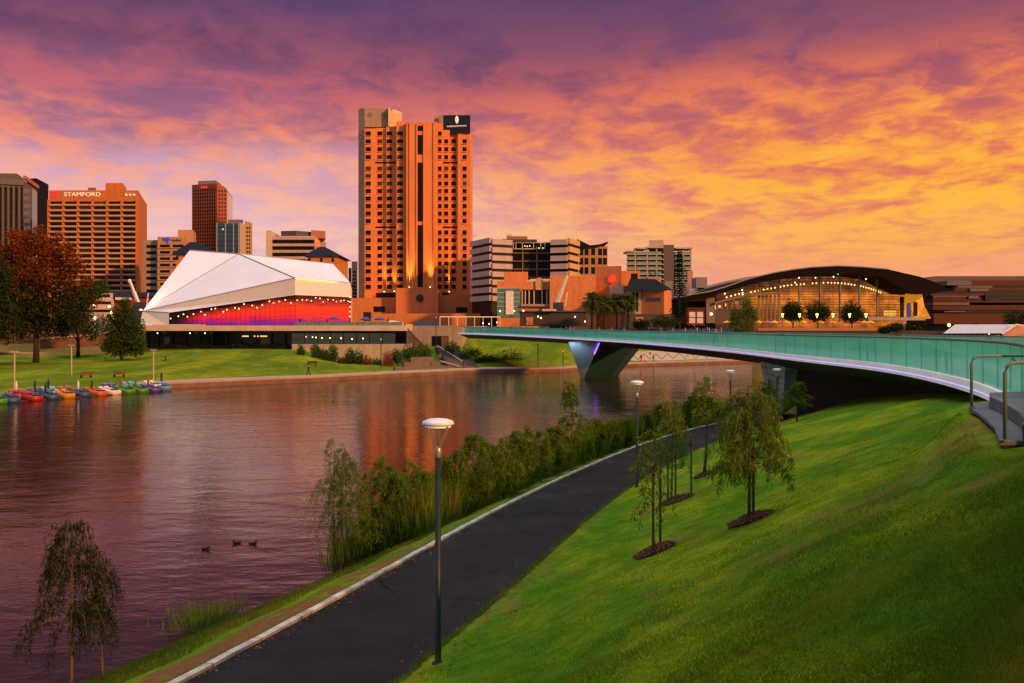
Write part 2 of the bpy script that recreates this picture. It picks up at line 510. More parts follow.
rows = np.concatenate([np.arange(-60, -10, 5.0), np.arange(-10, 3, 1.0), np.arange(3, 42, 0.33), np.arange(42, 83, 1.0)])
offL = np.concatenate([[-40, -25, -14, -10, -8.5], np.arange(-7.5, -.3, .25), [-.15]])
offR = np.concatenate([np.arange(0, 6, .25), np.arange(6, 20, .5), np.arange(20, 60, 4.0), [80, 120, 200, 320]])
Vg = []
for Y in rows:
    k = float(f_kerb(Y)); pw = float(path_w(Y))
    xs = np.concatenate([k + offL, np.linspace(k, k + pw, 9), k + pw + offR[1:]])
    Vg.append(np.stack([xs, np.full_like(xs, Y), near_z(xs, np.full_like(xs, Y))], 1))
Vg = np.array(Vg)
endrow = Vg[-1].copy(); endrow[:, 1] += 1.5; endrow[:, 2] = -2
Vg = np.concatenate([Vg, endrow[None]])
near = grid_mesh('lawn', Vg, m_lawn)
tag(near, 'sloping green lawn beside the curving path', 'lawn', kind='structure')
def near_soil(x, y, z):
    b = f_kerb(y) - 0.15 - x
    s = np.clip(1 - np.abs(b - 0.55) / 0.75, 0, 1) * (b > -0.2) * np.interp(y, [14, 21, 27, 45], [2.4, 2.0, .5, .6])
    for cx_, cy_, rx, ry, a in [(8.2, 15.2, 1.3, 1.0, .95), (5.6, 10.6, .9, .5, 1), (6.4, 14.0, 2.0, 1.6, .55), (5.6, 18.6, 1.6, .5, .0), (4.3, 12.3, 1.5, .8, .45), (6.6, 9.0, 1.2, .7, .7)]:
        s = np.maximum(s, a * np.clip(1.3 - np.sqrt(((x-cx_)/rx)**2 + ((y-cy_)/ry)**2), 0, 1))
    r = x - (f_kerb(y) + path_w(y))
    s = np.maximum(s, .55 * np.clip(1 - np.abs(r - .1) / .35, 0, 1) * (r > -.1))
    s = np.maximum(s, np.where((b > 1) & (z < 0.45), 0.9, 0))
    return s
soil_attr(near, near_soil)

# the footpath: asphalt laid 12 mm over the ground, and its pale kerb
rows_p = np.concatenate([np.arange(-60, 4, 2.0), np.arange(4, 82, 0.5)])
pv = []
for Y in rows_p:
    xs = np.linspace(float(f_kerb(Y)) - .02, float(f_kerb(Y) + path_w(Y)) + 0.03*math.sin(Y*2.3), 9)
    pv.append(np.stack([xs, np.full_like(xs, Y), np.full_like(xs, float(f_zp(Y)) + .012)], 1))
m_asph = mat('asphalt', (0.0145, 0.0155, 0.0160), rough=0.75, var=0.35, vscale=0.8, bump=0.5, bscale=60, spec=0.12)
t_ = NT(m_asph.node_tree); p_ = m_asph.node_tree.nodes['Principled BSDF']
c_ = t_.n('ShaderNodeTexCoord').outputs['Object']
spk = t_.ramp(t_.noise(c_, 90.0, 2.0, 0.7), [(0.35, (.7, .7, .7, 1)), (0.7, (1.5, 1.5, 1.5, 1))])
t_.put(p_.inputs['Base Color'], t_.mix(1.0, p_.inputs['Base Color'].links[0].from_socket, spk, 'MULTIPLY'))
wear = t_.ramp(t_.noise(c_, 0.22, 5.0, 0.65, 0.8), [(0.35, (.72, .72, .75, 1)), (0.5, (1, 1, 1, 1)), (0.66, (1.5, 1.45, 1.4, 1))])
vo_ = t_.n('ShaderNodeTexVoronoi', feature='DISTANCE_TO_EDGE'); vo_.inputs['Scale'].default_value = .33
wv_ = t_.n('ShaderNodeMix', data_type='VECTOR'); wv_.inputs[0].default_value = .25; t_.put(wv_.inputs[4], c_); t_.put(wv_.inputs[5], t_.noise(c_, 1.2, 4.0, .6, 0, 1)); t_.put(vo_.inputs['Vector'], wv_.outputs[1])
crack = t_.m('MULTIPLY', t_.m('LESS_THAN', vo_.outputs[0], .006), t_.step(t_.noise(c_, .3, 2.0), .50, .62))
base_ = t_.mix(1.0, p_.inputs['Base Color'].links[0].from_socket, wear, 'MULTIPLY')
t_.put(p_.inputs['Base Color'], t_.mix(t_.m('MULTIPLY', crack, .8), base_, (.003, .003, .003, 1)))
path = grid_mesh('path', np.array(pv), m_asph)
tag(path, 'dark asphalt footpath curving along the lake', 'path', kind='structure')
kb = MB()
rk = np.concatenate([np.arange(-40, 5, 1.5), np.arange(5, 82, 0.5)])
sect = [(-.17, -.1), (-.17, .075), (-.155, .085), (-.015, .085), (0, .075), (0, -.05)]
base = 0
for Y in rk:
    k = float(f_kerb(Y)); z = float(f_zp(Y))
    for ox, oz in sect: kb.v.append((k + ox, Y, z + oz + .006*math.sin(Y*3.1)))
ns = len(sect)
for i in range(len(rk) - 1):
    for j in range(ns - 1):
        kb.f.append((i*ns+j, i*ns+j+1, (i+1)*ns+j+1, (i+1)*ns+j))
m_kerb = mat('kerb_concrete', (0.40, 0.38, 0.34), rough=0.85, var=0.45, vscale=2.2, bump=0.3, bscale=30)
t_ = NT(m_kerb.node_tree); p_ = m_kerb.node_tree.nodes['Principled BSDF']
s_ = t_.n('ShaderNodeSeparateXYZ'); t_.put(s_.inputs[0], t_.n('ShaderNodeTexCoord').outputs['Object'])
jt = t_.m('LESS_THAN', t_.m('FRACT', t_.m('DIVIDE', s_.outputs[1], 1.45)), .018)
t_.put(p_.inputs['Base Color'], t_.mix(jt, p_.inputs['Base Color'].links[0].from_socket, (.03, .028, .025, 1)))
kerb = kb.build('kerb', m_kerb)
tag(kerb, 'pale concrete kerb on the lake side of the path', 'kerb', kind='structure')

# water
m_wat = bpy.data.materials.new('lake_water'); m_wat.use_nodes = True
t = NT(m_wat.node_tree); p = m_wat.node_tree.nodes['Principled BSDF']
c = t.n('ShaderNodeTexCoord').outputs['Object']
mp = t.n('ShaderNodeMapping'); mp.inputs['Scale'].default_value = (0.75, 1.35, 1); mp.inputs['Rotation'].default_value = (0, 0, R(14)); t.put(mp.inputs[0], c)
h1 = t.noise(mp.outputs[0], 1.0, 3.0, 0.55, 0.4)
h2 = t.noise(mp.outputs[0], 3.6, 3.0, 0.6, 0.3)
calm = t.ramp(t.noise(c, 0.045, 3.0, 0.5, 0.5), [(0.35, (.55,)*3 + (1,)), (0.65, (1.15,)*3 + (1,))])
h0 = t.noise(mp.outputs[0], 0.33, 2.0, 0.5, 0.5)
hsum = t.m('ADD', t.m('ADD', t.m('MULTIPLY', h1, 0.7), t.m('MULTIPLY', h2, 0.30)), t.m('MULTIPLY', h0, 1.5))
hsum = t.m('MULTIPLY', hsum, calm)
b = t.n('ShaderNodeBump'); b.inputs['Strength'].default_value = 1.0; b.inputs['Distance'].default_value = 0.040
t.put(b.inputs['Height'], hsum); t.put(p.inputs['Normal'], b.outputs[0])
p.inputs['Base Color'].default_value = (0.026, 0.013, 0.008, 1)
p.inputs['Roughness'].default_value = 0.05; p.inputs['IOR'].default_value = 1.33; p.inputs['Specular Tint'].default_value = (1.0, .84, .74, 1)
wat = pymesh('water', [(-900, -200, 0), (900, -200, 0), (900, 700, 0), (-900, 700, 0)], [(0, 1, 2, 3)], m_wat)
tag(wat, 'dark rippled lake water', 'water', kind='structure')

# far bank: lawns, embankment and city ground in one sheet to the horizon
f_shore = lambda px: np.interp(px, [-400, 0, 170, 310, 400, 480, 560, 625, 745, 900, 1400], [88, 104, 125, 140, 155, 169, 173, 197, 220, 235, 265])
def far_profile(px):
    d0 = float(f_shore(px)); d2 = max(185.0, d0 + 12)
    zc = float(np.interp(px, [-400, 60, 130, 190, 300, 340, 410, 470, 500, 600, 630, 1400], [2.0, 2.4, 3.0, 4.0, 4.0, 1.6, 1.0, 1.1, 2.2, 2.2, .9, .9]))
    zc2 = float(np.interp(px, [-400, 60, 130, 150, 400, 470, 560, 610, 640, 1400], [3.2, 3.6, 4.4, 4.2, 4.2, 3.4, 4.2, 4.0, 3.4, 3.4]))
    return [d0-3, d0, d0+5, d2, d2+14, d2+44, d2+70, 700, 9000], [-2, .75, .8, zc, zc2, 7.2, 7.9, 7.9, 7.9]
def far_z(px, D):
    a, b_ = far_profile(px); return float(np.interp(D, a, b_))
cols = np.concatenate([[-900, -600], np.arange(-400, 1401, 14.0), [1700, 2200]])
Fg = []
for px in cols:
    a, b_ = far_profile(min(max(px, -400), 1400)); d0, d1, d2 = a[1], a[2], a[3]
    ds = [d0-3, d0-.01, d0, d1] + list(np.linspace(d1, d2, 14)[1:]) + list(np.linspace(a[3], a[4], 5)[1:]) + list(np.linspace(a[4], a[5], 5)[1:]) + [a[6], 400, 700, 2000, 9000]
    col = []
    for i, D in enumerate(ds):
        z = float(np.interp(D, a, b_))
        if i == 1: z = -2
        if 3 < i < 17: z += 0.06*math.sin(px*.07 + D*.3) + .05*math.sin(D*.5 - px*.03)
        col.append((X(px, D), D, z))
    Fg.append(col)
Fg = np.array(Fg)
far = grid_mesh('far_bank_ground', Fg, m_farlawn)
tag(far, 'green lawns and city ground on the far bank', 'ground', kind='structure')
def far_soil(x, y, z):
    px = 512 + x / y * F
    return np.where((z > 6.9) | (z < 0.5) | ((y > 190) & (px < 132)), 1.0, 0.0)
soil_attr(far, far_soil)

# quay edge and promenade along the far shore
m_prom = mat('promenade_paving', (0.34, 0.25, 0.21), rough=0.85, var=0.2, vscale=0.6)
m_quay = mat('quay_stone', (0.16, 0.10, 0.08), rough=0.9, var=0.3, vscale=0.5)
pq = MB(); qq = MB()
pxs = np.arange(128, 1000, 8.0)
last = None
for px in pxs:
    d = float(f_shore(px)); a0 = (X(px, d-.35), d-.35); a1 = (X(px, d+4.2), d+4.2)
    if last:
        b0, b1 = last
        pq.add([(*b0, .86), (*a0, .86), (*a1, .90), (*b1, .90), (*b0, .60), (*a0, .60), (*a1, .60), (*b1, .60)], [(0,1,2,3), (0,4,5,1), (3,2,6,7)])
        qq.add([(*b0, .59), (*a0, .59), (a0[0], a0[1]+.25, .59), (b0[0], b0[1]+.25, .59), (b0[0], b0[1]+.15, -2), (a0[0], a0[1]+.15, -2)], [(0,1,2,3), (0,4,5,1)])
    last = (a0, a1)
tag(pq.build('promenade_path', m_prom), 'paved promenade along the far shore', 'path', kind='structure')
tag(qq.build('quay_wall', m_quay), 'low stone quay wall at the far waterline', 'wall', kind='structure')

# ------------------------------------------------------------------- blades of grass near the camera
def blades(name, n, P, h, wdt, lean, m, parent=None):
    """triangular blades standing at points P (n,3)"""
    ang = rng.uniform(0, 2*np.pi, n); la = rng.uniform(0, 2*np.pi, n)
    hh_ = h * rng.uniform(.5, 1.3, n); ln = lean * rng.uniform(.1, 1, n) * hh_
    sx = np.cos(ang) * wdt * .5; sy = np.sin(ang) * wdt * .5
    V = np.empty((n, 3, 3), np.float32)
    V[:, 0] = P + np.stack([sx, sy, np.full(n, -.01)], 1)
    V[:, 1] = P - np.stack([sx, sy, np.full(n, .01)], 1)
    V[:, 2] = P + np.stack([np.cos(la)*ln, np.sin(la)*ln, hh_], 1)
    return npmesh(name, V.reshape(-1, 3), np.arange(3*n).reshape(n, 3), m, parent)
m_blade = leafmat('grass_blade', (0.045, 0.150, 0.006), (0.21, 0.34, 0.016), 0.35, tip=(.34, .34, .03))
N = 420000
Dg = 3.6 * (30/3.6) ** rng.uniform(0, 1, N)
pxg = rng.uniform(330, 1060, N)
Xg = (pxg - 512) / F * Dg
keep = (Xg - (f_kerb(Dg) + path_w(Dg)) > 0.02)
keep &= near_soil(Xg, Dg, np.full(N, 3.0)) < rng.uniform(.2, .9, N)
keep &= ~((Xg > 6.4) & (Dg > 11.5) & (Xg > 6.4 + (Dg-12)*.45))
Xg, Dg = Xg[keep], Dg[keep]
Pg = np.stack([Xg, Dg, near_z(Xg, Dg)], 1)
gl = blades('lawn_grass_blades', len(Pg), Pg, 0.034*(.75 + .5*np.clip(np.sin(Xg*1.7+Dg*.9)*np.sin(Dg*2.3-Xg*.6) + rng.normal(0, .35, len(Xg)), -.6, 1.4)), 0.0085, 0.9, m_blade)
tag(gl, 'short mown grass blades on the slope', 'grass', kind='stuff')
# rougher verge between the kerb and the water
N = 60000
Yv = 13 + 58 * rng.uniform(0, 1, N) ** 1.6
bv = rng.uniform(0.25, 1, N) * f_bank(Yv)
Xv = f_kerb(Yv) - .17 - bv
kv = near_soil(Xv, Yv, np.full(N, 3.0)) < rng.uniform(.1, .8, N)
Xv, Yv = Xv[kv], Yv[kv]
Pv = np.stack([Xv, Yv, near_z(Xv, Yv)], 1)
vg = blades('verge_grass', len(Pv), Pv, 0.13, 0.018, 0.7, leafmat('verge_blade', (0.05, 0.13, 0.012), (0.20, 0.22, 0.03), 0.35))
tag(vg, 'longer rough grass between the kerb and the water', 'grass', kind='stuff')

# ragged grass creeping over the path edges
N = 16000
Ye = 13 + 50*rng.uniform(0, 1, N)**1.7
right_ = rng.uniform(0, 1, N) < .62
rag = .05 + .05*np.sin(Ye*5.1) + .04*np.sin(Ye*13.7)
Xe = np.where(right_, f_kerb(Ye) + path_w(Ye) - np.abs(rng.normal(0, .06, N)) - np.maximum(rag, 0)*rng.uniform(0, 1, N) + .06, f_kerb(Ye) - .17 - np.abs(rng.normal(0, .05, N)) + .02*rng.normal(size=N))
Pe = np.stack([Xe, Ye, np.where(right_, f_zp(Ye), near_z(Xe, Ye))], 1)
eg = blades('edge_grass', N, Pe, 0.085, 0.012, 1.0, m_blade)
tag(eg, 'untrimmed grass creeping over the edges of the asphalt path', 'grass', kind='stuff')

# =================================================================== FOOTBRIDGE
m_deck = mat('bridge_deck_concrete', (0.42, 0.42, 0.42), rough=0.8, var=0.12)
m_soffit = mat('bridge_soffit_steel', (0.055, 0.065, 0.062), rough=0.6, var=0.2, vscale=0.4)
m_fascia = mat('bridge_fascia_white', (0.78, 0.82, 0.85), rough=0.5, var=0.06)
m_rail = mat('brushed_steel_rail', (0.12, 0.18, 0.19), rough=0.6, metal=0.2, var=0.1)
m_led = lampmat('violet_led_strip', (0.42, 0.30, 1.0), 1.05)
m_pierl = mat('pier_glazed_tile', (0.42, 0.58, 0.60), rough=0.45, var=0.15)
m_pierd = mat('pier_dark_tile', (0.022, 0.075, 0.072), rough=0.5, var=0.2)  # darker copy of the tile: shade of the right face put into colour
m_joint = mat('dark_joint', (0.01, 0.012, 0.012), var=0)
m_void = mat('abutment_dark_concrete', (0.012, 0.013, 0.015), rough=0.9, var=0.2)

m_glass = bpy.data.materials.new('green_balustrade_glass'); m_glass.use_nodes = True
t = NT(m_glass.node_tree); m_glass.node_tree.nodes.clear()
c = t.n('ShaderNodeTexCoord').outputs['Object']
tint = t.mix(t.noise(c, 0.35, 3.0), (0.12, 0.56, 0.54, 1), (0.26, 0.80, 0.77, 1))
df = t.n('ShaderNodeBsdfDiffuse'); t.put(df.inputs[0], tint)
tl = t.n('ShaderNodeBsdfTranslucent'); t.put(tl.inputs[0], tint)
tr = t.n('ShaderNodeBsdfTransparent'); tr.inputs[0].default_value = (0.50, 0.84, 0.82, 1)
gl = t.n('ShaderNodeBsdfGlossy'); gl.inputs[0].default_value = (.9, 1, 1, 1); gl.inputs['Roughness'].default_value = 0.05
a1 = t.n('ShaderNodeMixShader'); a1.inputs[0].default_value = 0.5; t.put(a1.inputs[1], df.outputs[0]); t.put(a1.inputs[2], tl.outputs[0])
a2 = t.n('ShaderNodeMixShader'); a2.inputs[0].default_value = 0.60; t.put(a2.inputs[1], a1.outputs[0]); t.put(a2.inputs[2], tr.outputs[0])
a3 = t.n('ShaderNodeMixShader'); a3.inputs[0].default_value = 0.06; t.put(a3.inputs[1], a2.outputs[0]); t.put(a3.inputs[2], gl.outputs[0])
o_ = t.n('ShaderNodeOutputMaterial'); t.put(o_.inputs[0], a3.outputs[0])

edge = [(998,391.5,23),(943,374.6,32),(881,364,42),(820,357.7,52),(736,349,74),(676,344,98),(600,339,140),(536,335.6,166),(462,332.6,188)]
EY = [e[2] for e in edge]; EX = [X(e[0], e[2]) for e in edge]; EZ = [Z(e[1], e[2]) for e in edge]
EY = [14] + EY + [206]; EX = [8.3] + EX + [-24.5]; EZ = [6.6] + EZ + [7.75]
f_bx, f_bz = spline(EY, EX), spline(EY, EZ)
ST = np.concatenate([np.arange(16.8, 60, 1.2), np.arange(60, 189.1, 3.0)])
BW = 8.0
def bframe(y):
    p = Vector((float(f_bx(y)), y, float(f_bz(y))))
    d = Vector((float(f_bx(y+.3) - f_bx(y-.3)), .6, 0)).normalized()
    return p, Vector((d.y, -d.x, 0)), d      # edge point, normal to the right, direction
bridge = thing('footbridge', 'long curving footbridge with green glass sides and two slanted piers over the lake', 'bridge', (14, 100, 6.6))
def sweep(name, prof, m, stations=ST, smooth=False, closed=True):
    mb = MB(); n = len(prof)
    for y in stations:
        p, nr, d = bframe(y)
        for u, z in prof: mb.v.append(tuple(p + nr*u + Vector((0, 0, z))))
    for i in range(len(stations)-1):
        for j in range(n if closed else n-1):
            j2 = (j+1) % n
            mb.f.append((i*n+j, i*n+j2, (i+1)*n+j2, (i+1)*n+j))
    mb.f.append(tuple(range(n))[::-1]); mb.f.append(tuple((len(stations)-1)*n + j for j in range(n)))
    return mb.build(name, m, bridge, smooth=smooth)
sweep('deck', [(.06, -.02), (BW-.06, -.02), (BW-.06, -.22), (.06, -.22)], m_deck)
sweep('girder', [(.10, -.23), (BW-.10, -.23), (BW-.10, -.34), (BW-1.9, -1.15), (2.4, -1.25), (.10, -.36)], m_soffit)
m_edge = mat('lit_bridge_edge', (0.8, 0.82, 0.85), rough=.5, var=.15, vscale=.5, emit=(.80, .86, 1.0), estr=.17)
sweep('edge_light', [(-.05, .02), (.05, .02), (.05, -.19), (-.05, -.19)], m_edge)
sweep('fascia', [(-.02, -.245), (.09, -.245), (.09, -.36), (-.02, -.36)], m_edge)
sweep('led_strip', [(-.01, -.192), (.05, -.192), (.05, -.243), (-.01, -.243)], m_led)
sweep('fascia', [(BW-.05, .02), (BW+.05, .02), (BW+.05, -.36), (BW-.05, -.36)], m_fascia)
for u in (.10, BW-.10):
    # glass panels, each 3.0 m or so
    y = 16.8; kpan = 0
    while y < 185:
        step = 2.4 if y < 60 else 5.0
        mb = MB(); ys = np.linspace(y + .02, y + step - .02, 4)
        for yy in ys:
            p, nr, d = bframe(float(yy))
            for du in (0, .02):
                for z in (.03, 1.22): mb.v.append(tuple(p + nr*(u+du) + Vector((0, 0, z))))
        for i in range(3):
            q = i*4
            mb.f += [(q, q+1, q+5, q+4), (q+2, q+6, q+7, q+3)]
        mb.f += [(0, 2, 3, 1), (12, 13, 15, 14)]
        mb.build('glass_panel', m_glass, bridge)
        if u < 1:
            p, nr, d = bframe(float(y)); q = p + nr*(u+.03); MB().tube([q + Vector((0, 0, .0)), q + Vector((0, 0, 1.25))], .018 if y < 60 else .03, 5).build('baluster', m_rail, bridge)
        y += step
    mb = MB(); pts = [bframe(float(yy))[0] + bframe(float(yy))[1]*(u+.01) + Vector((0, 0, 1.27)) for yy in ST]
    mb.tube(pts, .045, 8); mb.build('top_rail', m_rail, bridge, smooth=True)
# slender deck posts that show through the glass
for yy in (33.5, 45.5, 61, 82, 110):
    p, nr, d = bframe(yy)
    q = p + nr*.45
    MB().tube([q, q + Vector((0, 0, .95))], .05, 8).box(q.x-.16, q.x+.16, q.y-.03, q.y+.03, q.z+.93, q.z+.99).build('deck_post', m_rail, bridge)

# piers: slanted, tiled on two sides
def quad_grid(mb, a, b, c, d, nu, nv, m_off=.02):
    """thin joint strips on the face a-b (bottom) d-c (top)"""
    nrm = (b-a).cross(d-a).normalized()
    if nrm.dot(Vector((0, 0, CZ)) - a) < 0: nrm = -nrm
    def P(s, t_): return a.lerp(b, s).lerp(d.lerp(c, s), t_) + nrm*m_off
    for i in range(1, nu):
        s = i/nu; e = .006
        mb.add([P(s-e, 0), P(s+e, 0), P(s+e, 1), P(s-e, 1)], [(0,1,2,3)])
    for j in range(1, nv):
        s = j/nv; e = .004
        mb.add([P(0, s-e), P(1, s-e), P(1, s+e), P(0, s+e)], [(0,1,2,3)])
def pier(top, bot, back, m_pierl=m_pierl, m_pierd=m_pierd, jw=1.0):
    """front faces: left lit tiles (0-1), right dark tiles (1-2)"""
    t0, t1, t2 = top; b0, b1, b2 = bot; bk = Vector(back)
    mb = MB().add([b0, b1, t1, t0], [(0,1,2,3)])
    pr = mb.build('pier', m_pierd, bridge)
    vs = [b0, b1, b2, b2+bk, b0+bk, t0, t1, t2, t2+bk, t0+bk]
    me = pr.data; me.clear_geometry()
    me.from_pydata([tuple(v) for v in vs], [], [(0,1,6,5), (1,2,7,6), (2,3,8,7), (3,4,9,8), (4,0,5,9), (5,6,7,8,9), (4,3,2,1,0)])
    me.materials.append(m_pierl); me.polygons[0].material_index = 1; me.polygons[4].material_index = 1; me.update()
    jb = MB(); quad_grid(jb, b0, b1, t1, t0, 4, 8); quad_grid(jb, b1, b2, t2, t1, 4, 8)
    jb.build('tile_joint', m_joint, pr)
    return pr
D1 = 152
tp = [PT(568, 341.8, D1-8), PT(600, 342.5, D1-9), PT(634, 346.5, D1-4)]
bt = [PT(581.5, 379.5, D1+2), PT(583.5, 379.8, D1-1.5), PT(609, 378.5, D1+2)]
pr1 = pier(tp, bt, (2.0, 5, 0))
a_, b_ = tp[1], bt[1]
MB().tube([a_ + (b_-a_)*.02 + Vector((-.1, -.25, 0)), a_ + (b_-a_)*.30 + Vector((-.1, -.25, 0))], .10, 6).build('led_strip', lampmat('purple_led', (0.42, 0.10, 1.0), 2.0), pr1)
D2 = 72
tp = [PT(760, 360.5, D2+1), PT(785, 366.0, D2-4.0), PT(814, 368.5, D2-5)]
bt = [PT(770, 408, D2+2), PT(783, 414, D2-2.6), PT(806, 414, D2-3)]
pier(tp, bt, (2.5, 5, 0), mat('pier_pale_tile', (.40,.60,.60), rough=.5, var=.2), mat('pier_teal_tile', (.14,.25,.245), rough=.5, var=.25))  # lit and shaded faces painted as two tile colours
pl = bpy.data.lights.new('pier_floodlight', 'SPOT'); pl.energy = 600; pl.color = (.62, .72, 1); pl.shadow_soft_size = .15; pl.spot_size = R(75); pl.spot_blend = 1
plo = bpy.data.objects.new('pier_floodlight', pl); q_ = PT(566, 346, D1-10)
reg(plo, pr1, Matrix.Translation(q_) @ (PT(589, 354, D1-4) - q_).to_track_quat('-Z', 'Y').to_matrix().to_4x4())
# the abutment under the landward end: retaining wall below the deck, painted near-black for the shade
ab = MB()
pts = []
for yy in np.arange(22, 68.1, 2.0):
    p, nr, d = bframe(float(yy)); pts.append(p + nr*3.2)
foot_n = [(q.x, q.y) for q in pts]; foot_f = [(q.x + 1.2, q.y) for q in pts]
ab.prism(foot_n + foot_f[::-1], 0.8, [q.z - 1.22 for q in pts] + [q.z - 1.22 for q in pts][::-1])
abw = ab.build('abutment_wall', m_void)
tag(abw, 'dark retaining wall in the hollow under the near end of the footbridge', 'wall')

# concrete seating blocks where the bridge meets the lawn
m_conc = mat('smooth_concrete', (0.10, 0.125, 0.13), rough=0.8, var=0.2, vscale=1.2, bump=0.15, bscale=25)
m_concd = mat('shadow_gap_black', (0.015, 0.016, 0.018), rough=0.8, var=0)  # black of dark fittings, also the painted shade at the steps' end
steps = thing('concrete_steps', 'curved grey concrete seating steps at the near end of the bridge', 'steps', (8.5, 14, 6.4))
curve = [Vector((9.4, 18.2, 0)), Vector((8.86, 17.2, 0)), Vector((8.5, 16.2, 0)), Vector((8.05, 15.1, 0)), Vector((7.55, 13.9, 0)), Vector((7.05, 12.9, 0)), Vector((6.62, 12.05, 0))]
def block(name, inset, z0, z1, cut, m):
    c2 = []
    for i, q in enumerate(curve[cut:]):
        a = curve[max(0, i+cut-1)]; b2 = curve[min(len(curve)-1, i+cut+1)]
        d = (b2-a).normalized(); n = Vector((-d.y, d.x, 0))
        if n.x < 0: n = -n
        q2 = q + n*inset; q2.y = max(q2.y, 12.05 if inset < 1 else 12.9); c2.append(q2)
    foot = [(q.x, q.y) for q in c2] + [(13.5, c2[-1].y + .02), (13.5, c2[0].y + 1.5)]
    o = MB().prism(foot, z0, z1).build(name, m, steps)
    bv = o.modifiers.new('edge', 'BEVEL'); bv.width = .02; bv.segments = 2; bv.limit_method = 'ANGLE'
    return o
block('plinth', .05, 6.0, 6.62, 0, m_concd)
block('tread', 0, 6.623, 6.70, 0, m_conc)
block('tread', .35, 6.702, 6.93, 0, m_conc)
block('tread', 1.25, 6.932, 7.22, 0, m_conc)
MB().box(6.98, 13.4, 11.94, 12.04, 6.2, 6.925).build('end_cheek', m_concd, steps)  # black sheet added to paint the shade on the near end face
# stainless handrails beside the steps
def handrail(px, D, zb, label, ztop, run):
    q = Vector((X(px, D), D, zb))
    h = thing('handrail', label, 'handrail', q, 'steel handrails at the concrete steps')
    pts = [q, q + Vector((0, 0, ztop-zb-.14)), q + Vector((.03, .01, ztop-zb-.06)), q + Vector((.10, .03, ztop-zb-.01)), q + Vector((.2, .05, ztop-zb)), q + Vector((run, run*.12, ztop-zb))]
    MB().tube(pts, .026, 10).build('rail', m_rail, h, smooth=True)
    MB().lathe([(.06, 0), (.06, .012), (.03, .02)], 12, q).build('base_plate', m_rail, h)
    e = q + Vector((run*.93, run*.11, 0))
    MB().tube([e, e + Vector((0, 0, ztop-zb))], .026, 8).build('post', m_rail, h)
    mid = q + Vector((.85, .1, ztop-zb))
    MB().tube([mid, mid + Vector((0, 0, -.07)), mid + Vector((.05, 0, -.09))], .014, 6).build('bracket', m_rail, h)
handrail(971.5, 17.0, 6.72, 'bent steel handrail farther from the viewer, at the top of the lawn', 7.70, 3.6)
handrail(1005.0, 12.0, 6.70, 'bent steel handrail nearer to the viewer, at the foot of the curved steps', 7.76, 2.6)

# =================================================================== PARK LAMPS
m_post = mat('dark_teal_post', (0.007, 0.026, 0.030), rough=0.45, var=0.2, vscale=3)
m_alu = mat('lamp_aluminium', (0.40, 0.42, 0.43), rough=0.4, metal=0.7, var=0.1)
m_cap = mat('lamp_white_cap', (0.66, 0.76, 0.84), rough=0.4, var=0.08)
m_diff = mat('lamp_diffuser', (0.75, 0.75, 0.72), rough=0.5, var=0, emit=(1, .95, .85), estr=.25)
def park_lamp(loc, H, label):
    L = thing('park_lamp', label, 'lamp post', loc, 'dark green park lamps along the path')
    T = Matrix.Translation(loc)
    MB().lathe([(.085, 0), (.085, .02), (.062, .03), (.062, .35), (.058, .36), (.052, H*.84)], 14).build('post', m_post, L, T, True)
    MB().lathe([(.11, -.02), (.11, .015), (.07, .02)], 14).build('base_plate', m_post, L, T)
    MB().lathe([(.054, H*.838), (.058, H*.845), (.066, H*.862), (.062, H*.875), (.045, H*.882), (.02, H*.885)], 14).build('collar', m_alu, L, T, True)
    for k in range(4):
        a = math.pi/4 + k*math.pi/2; ca, sa = math.cos(a), math.sin(a)
        MB().tube([(ca*.045, sa*.045, H*.878), (ca*.272, sa*.272, H*.969)], .013, 6).build('arm', m_alu, L, T)
    MB().tube([(0, 0, H*.89), (0, 0, H*.965)], .022, 8).build('stem', m_alu, L, T)
    MB().lathe([(.03, H*.963), (.235, H*.963), (.235, H*.968)], 24).build('diffuser', m_diff, L, T)
    MB().lathe([(.24, H*.970), (.29, H*.974), (.295, H*.978), (.27, H*.988), (.17, H*.996), (.02, H)], 28).build('lamp_cap', m_cap, L, T, True)
    return L
q = ground_hit(438, 663, 10, 30); park_lamp(q, (663-418)/F*q.y, 'tall dark green park lamp nearest the viewer, on the lawn edge of the path')
q = Vector((X(637, 38.2), 38.2, 0)); q.z = float(near_z(q.x, q.y)); park_lamp(q, 4.6, 'park lamp halfway along the path, beside the staked saplings')
q = Vector((X(730.5, 54), 54, float(near_z(X(730.5, 54), 54)))); park_lamp(q, Z(369.7, 54) - q.z, 'park lamp behind the weeping tree, in front of the pale water')
q = Vector((X(777, 58), 58, float(near_z(X(777, 58), 58)))); park_lamp(q, Z(368.3, 58) - q.z, 'park lamp standing against the tiled bridge pier')

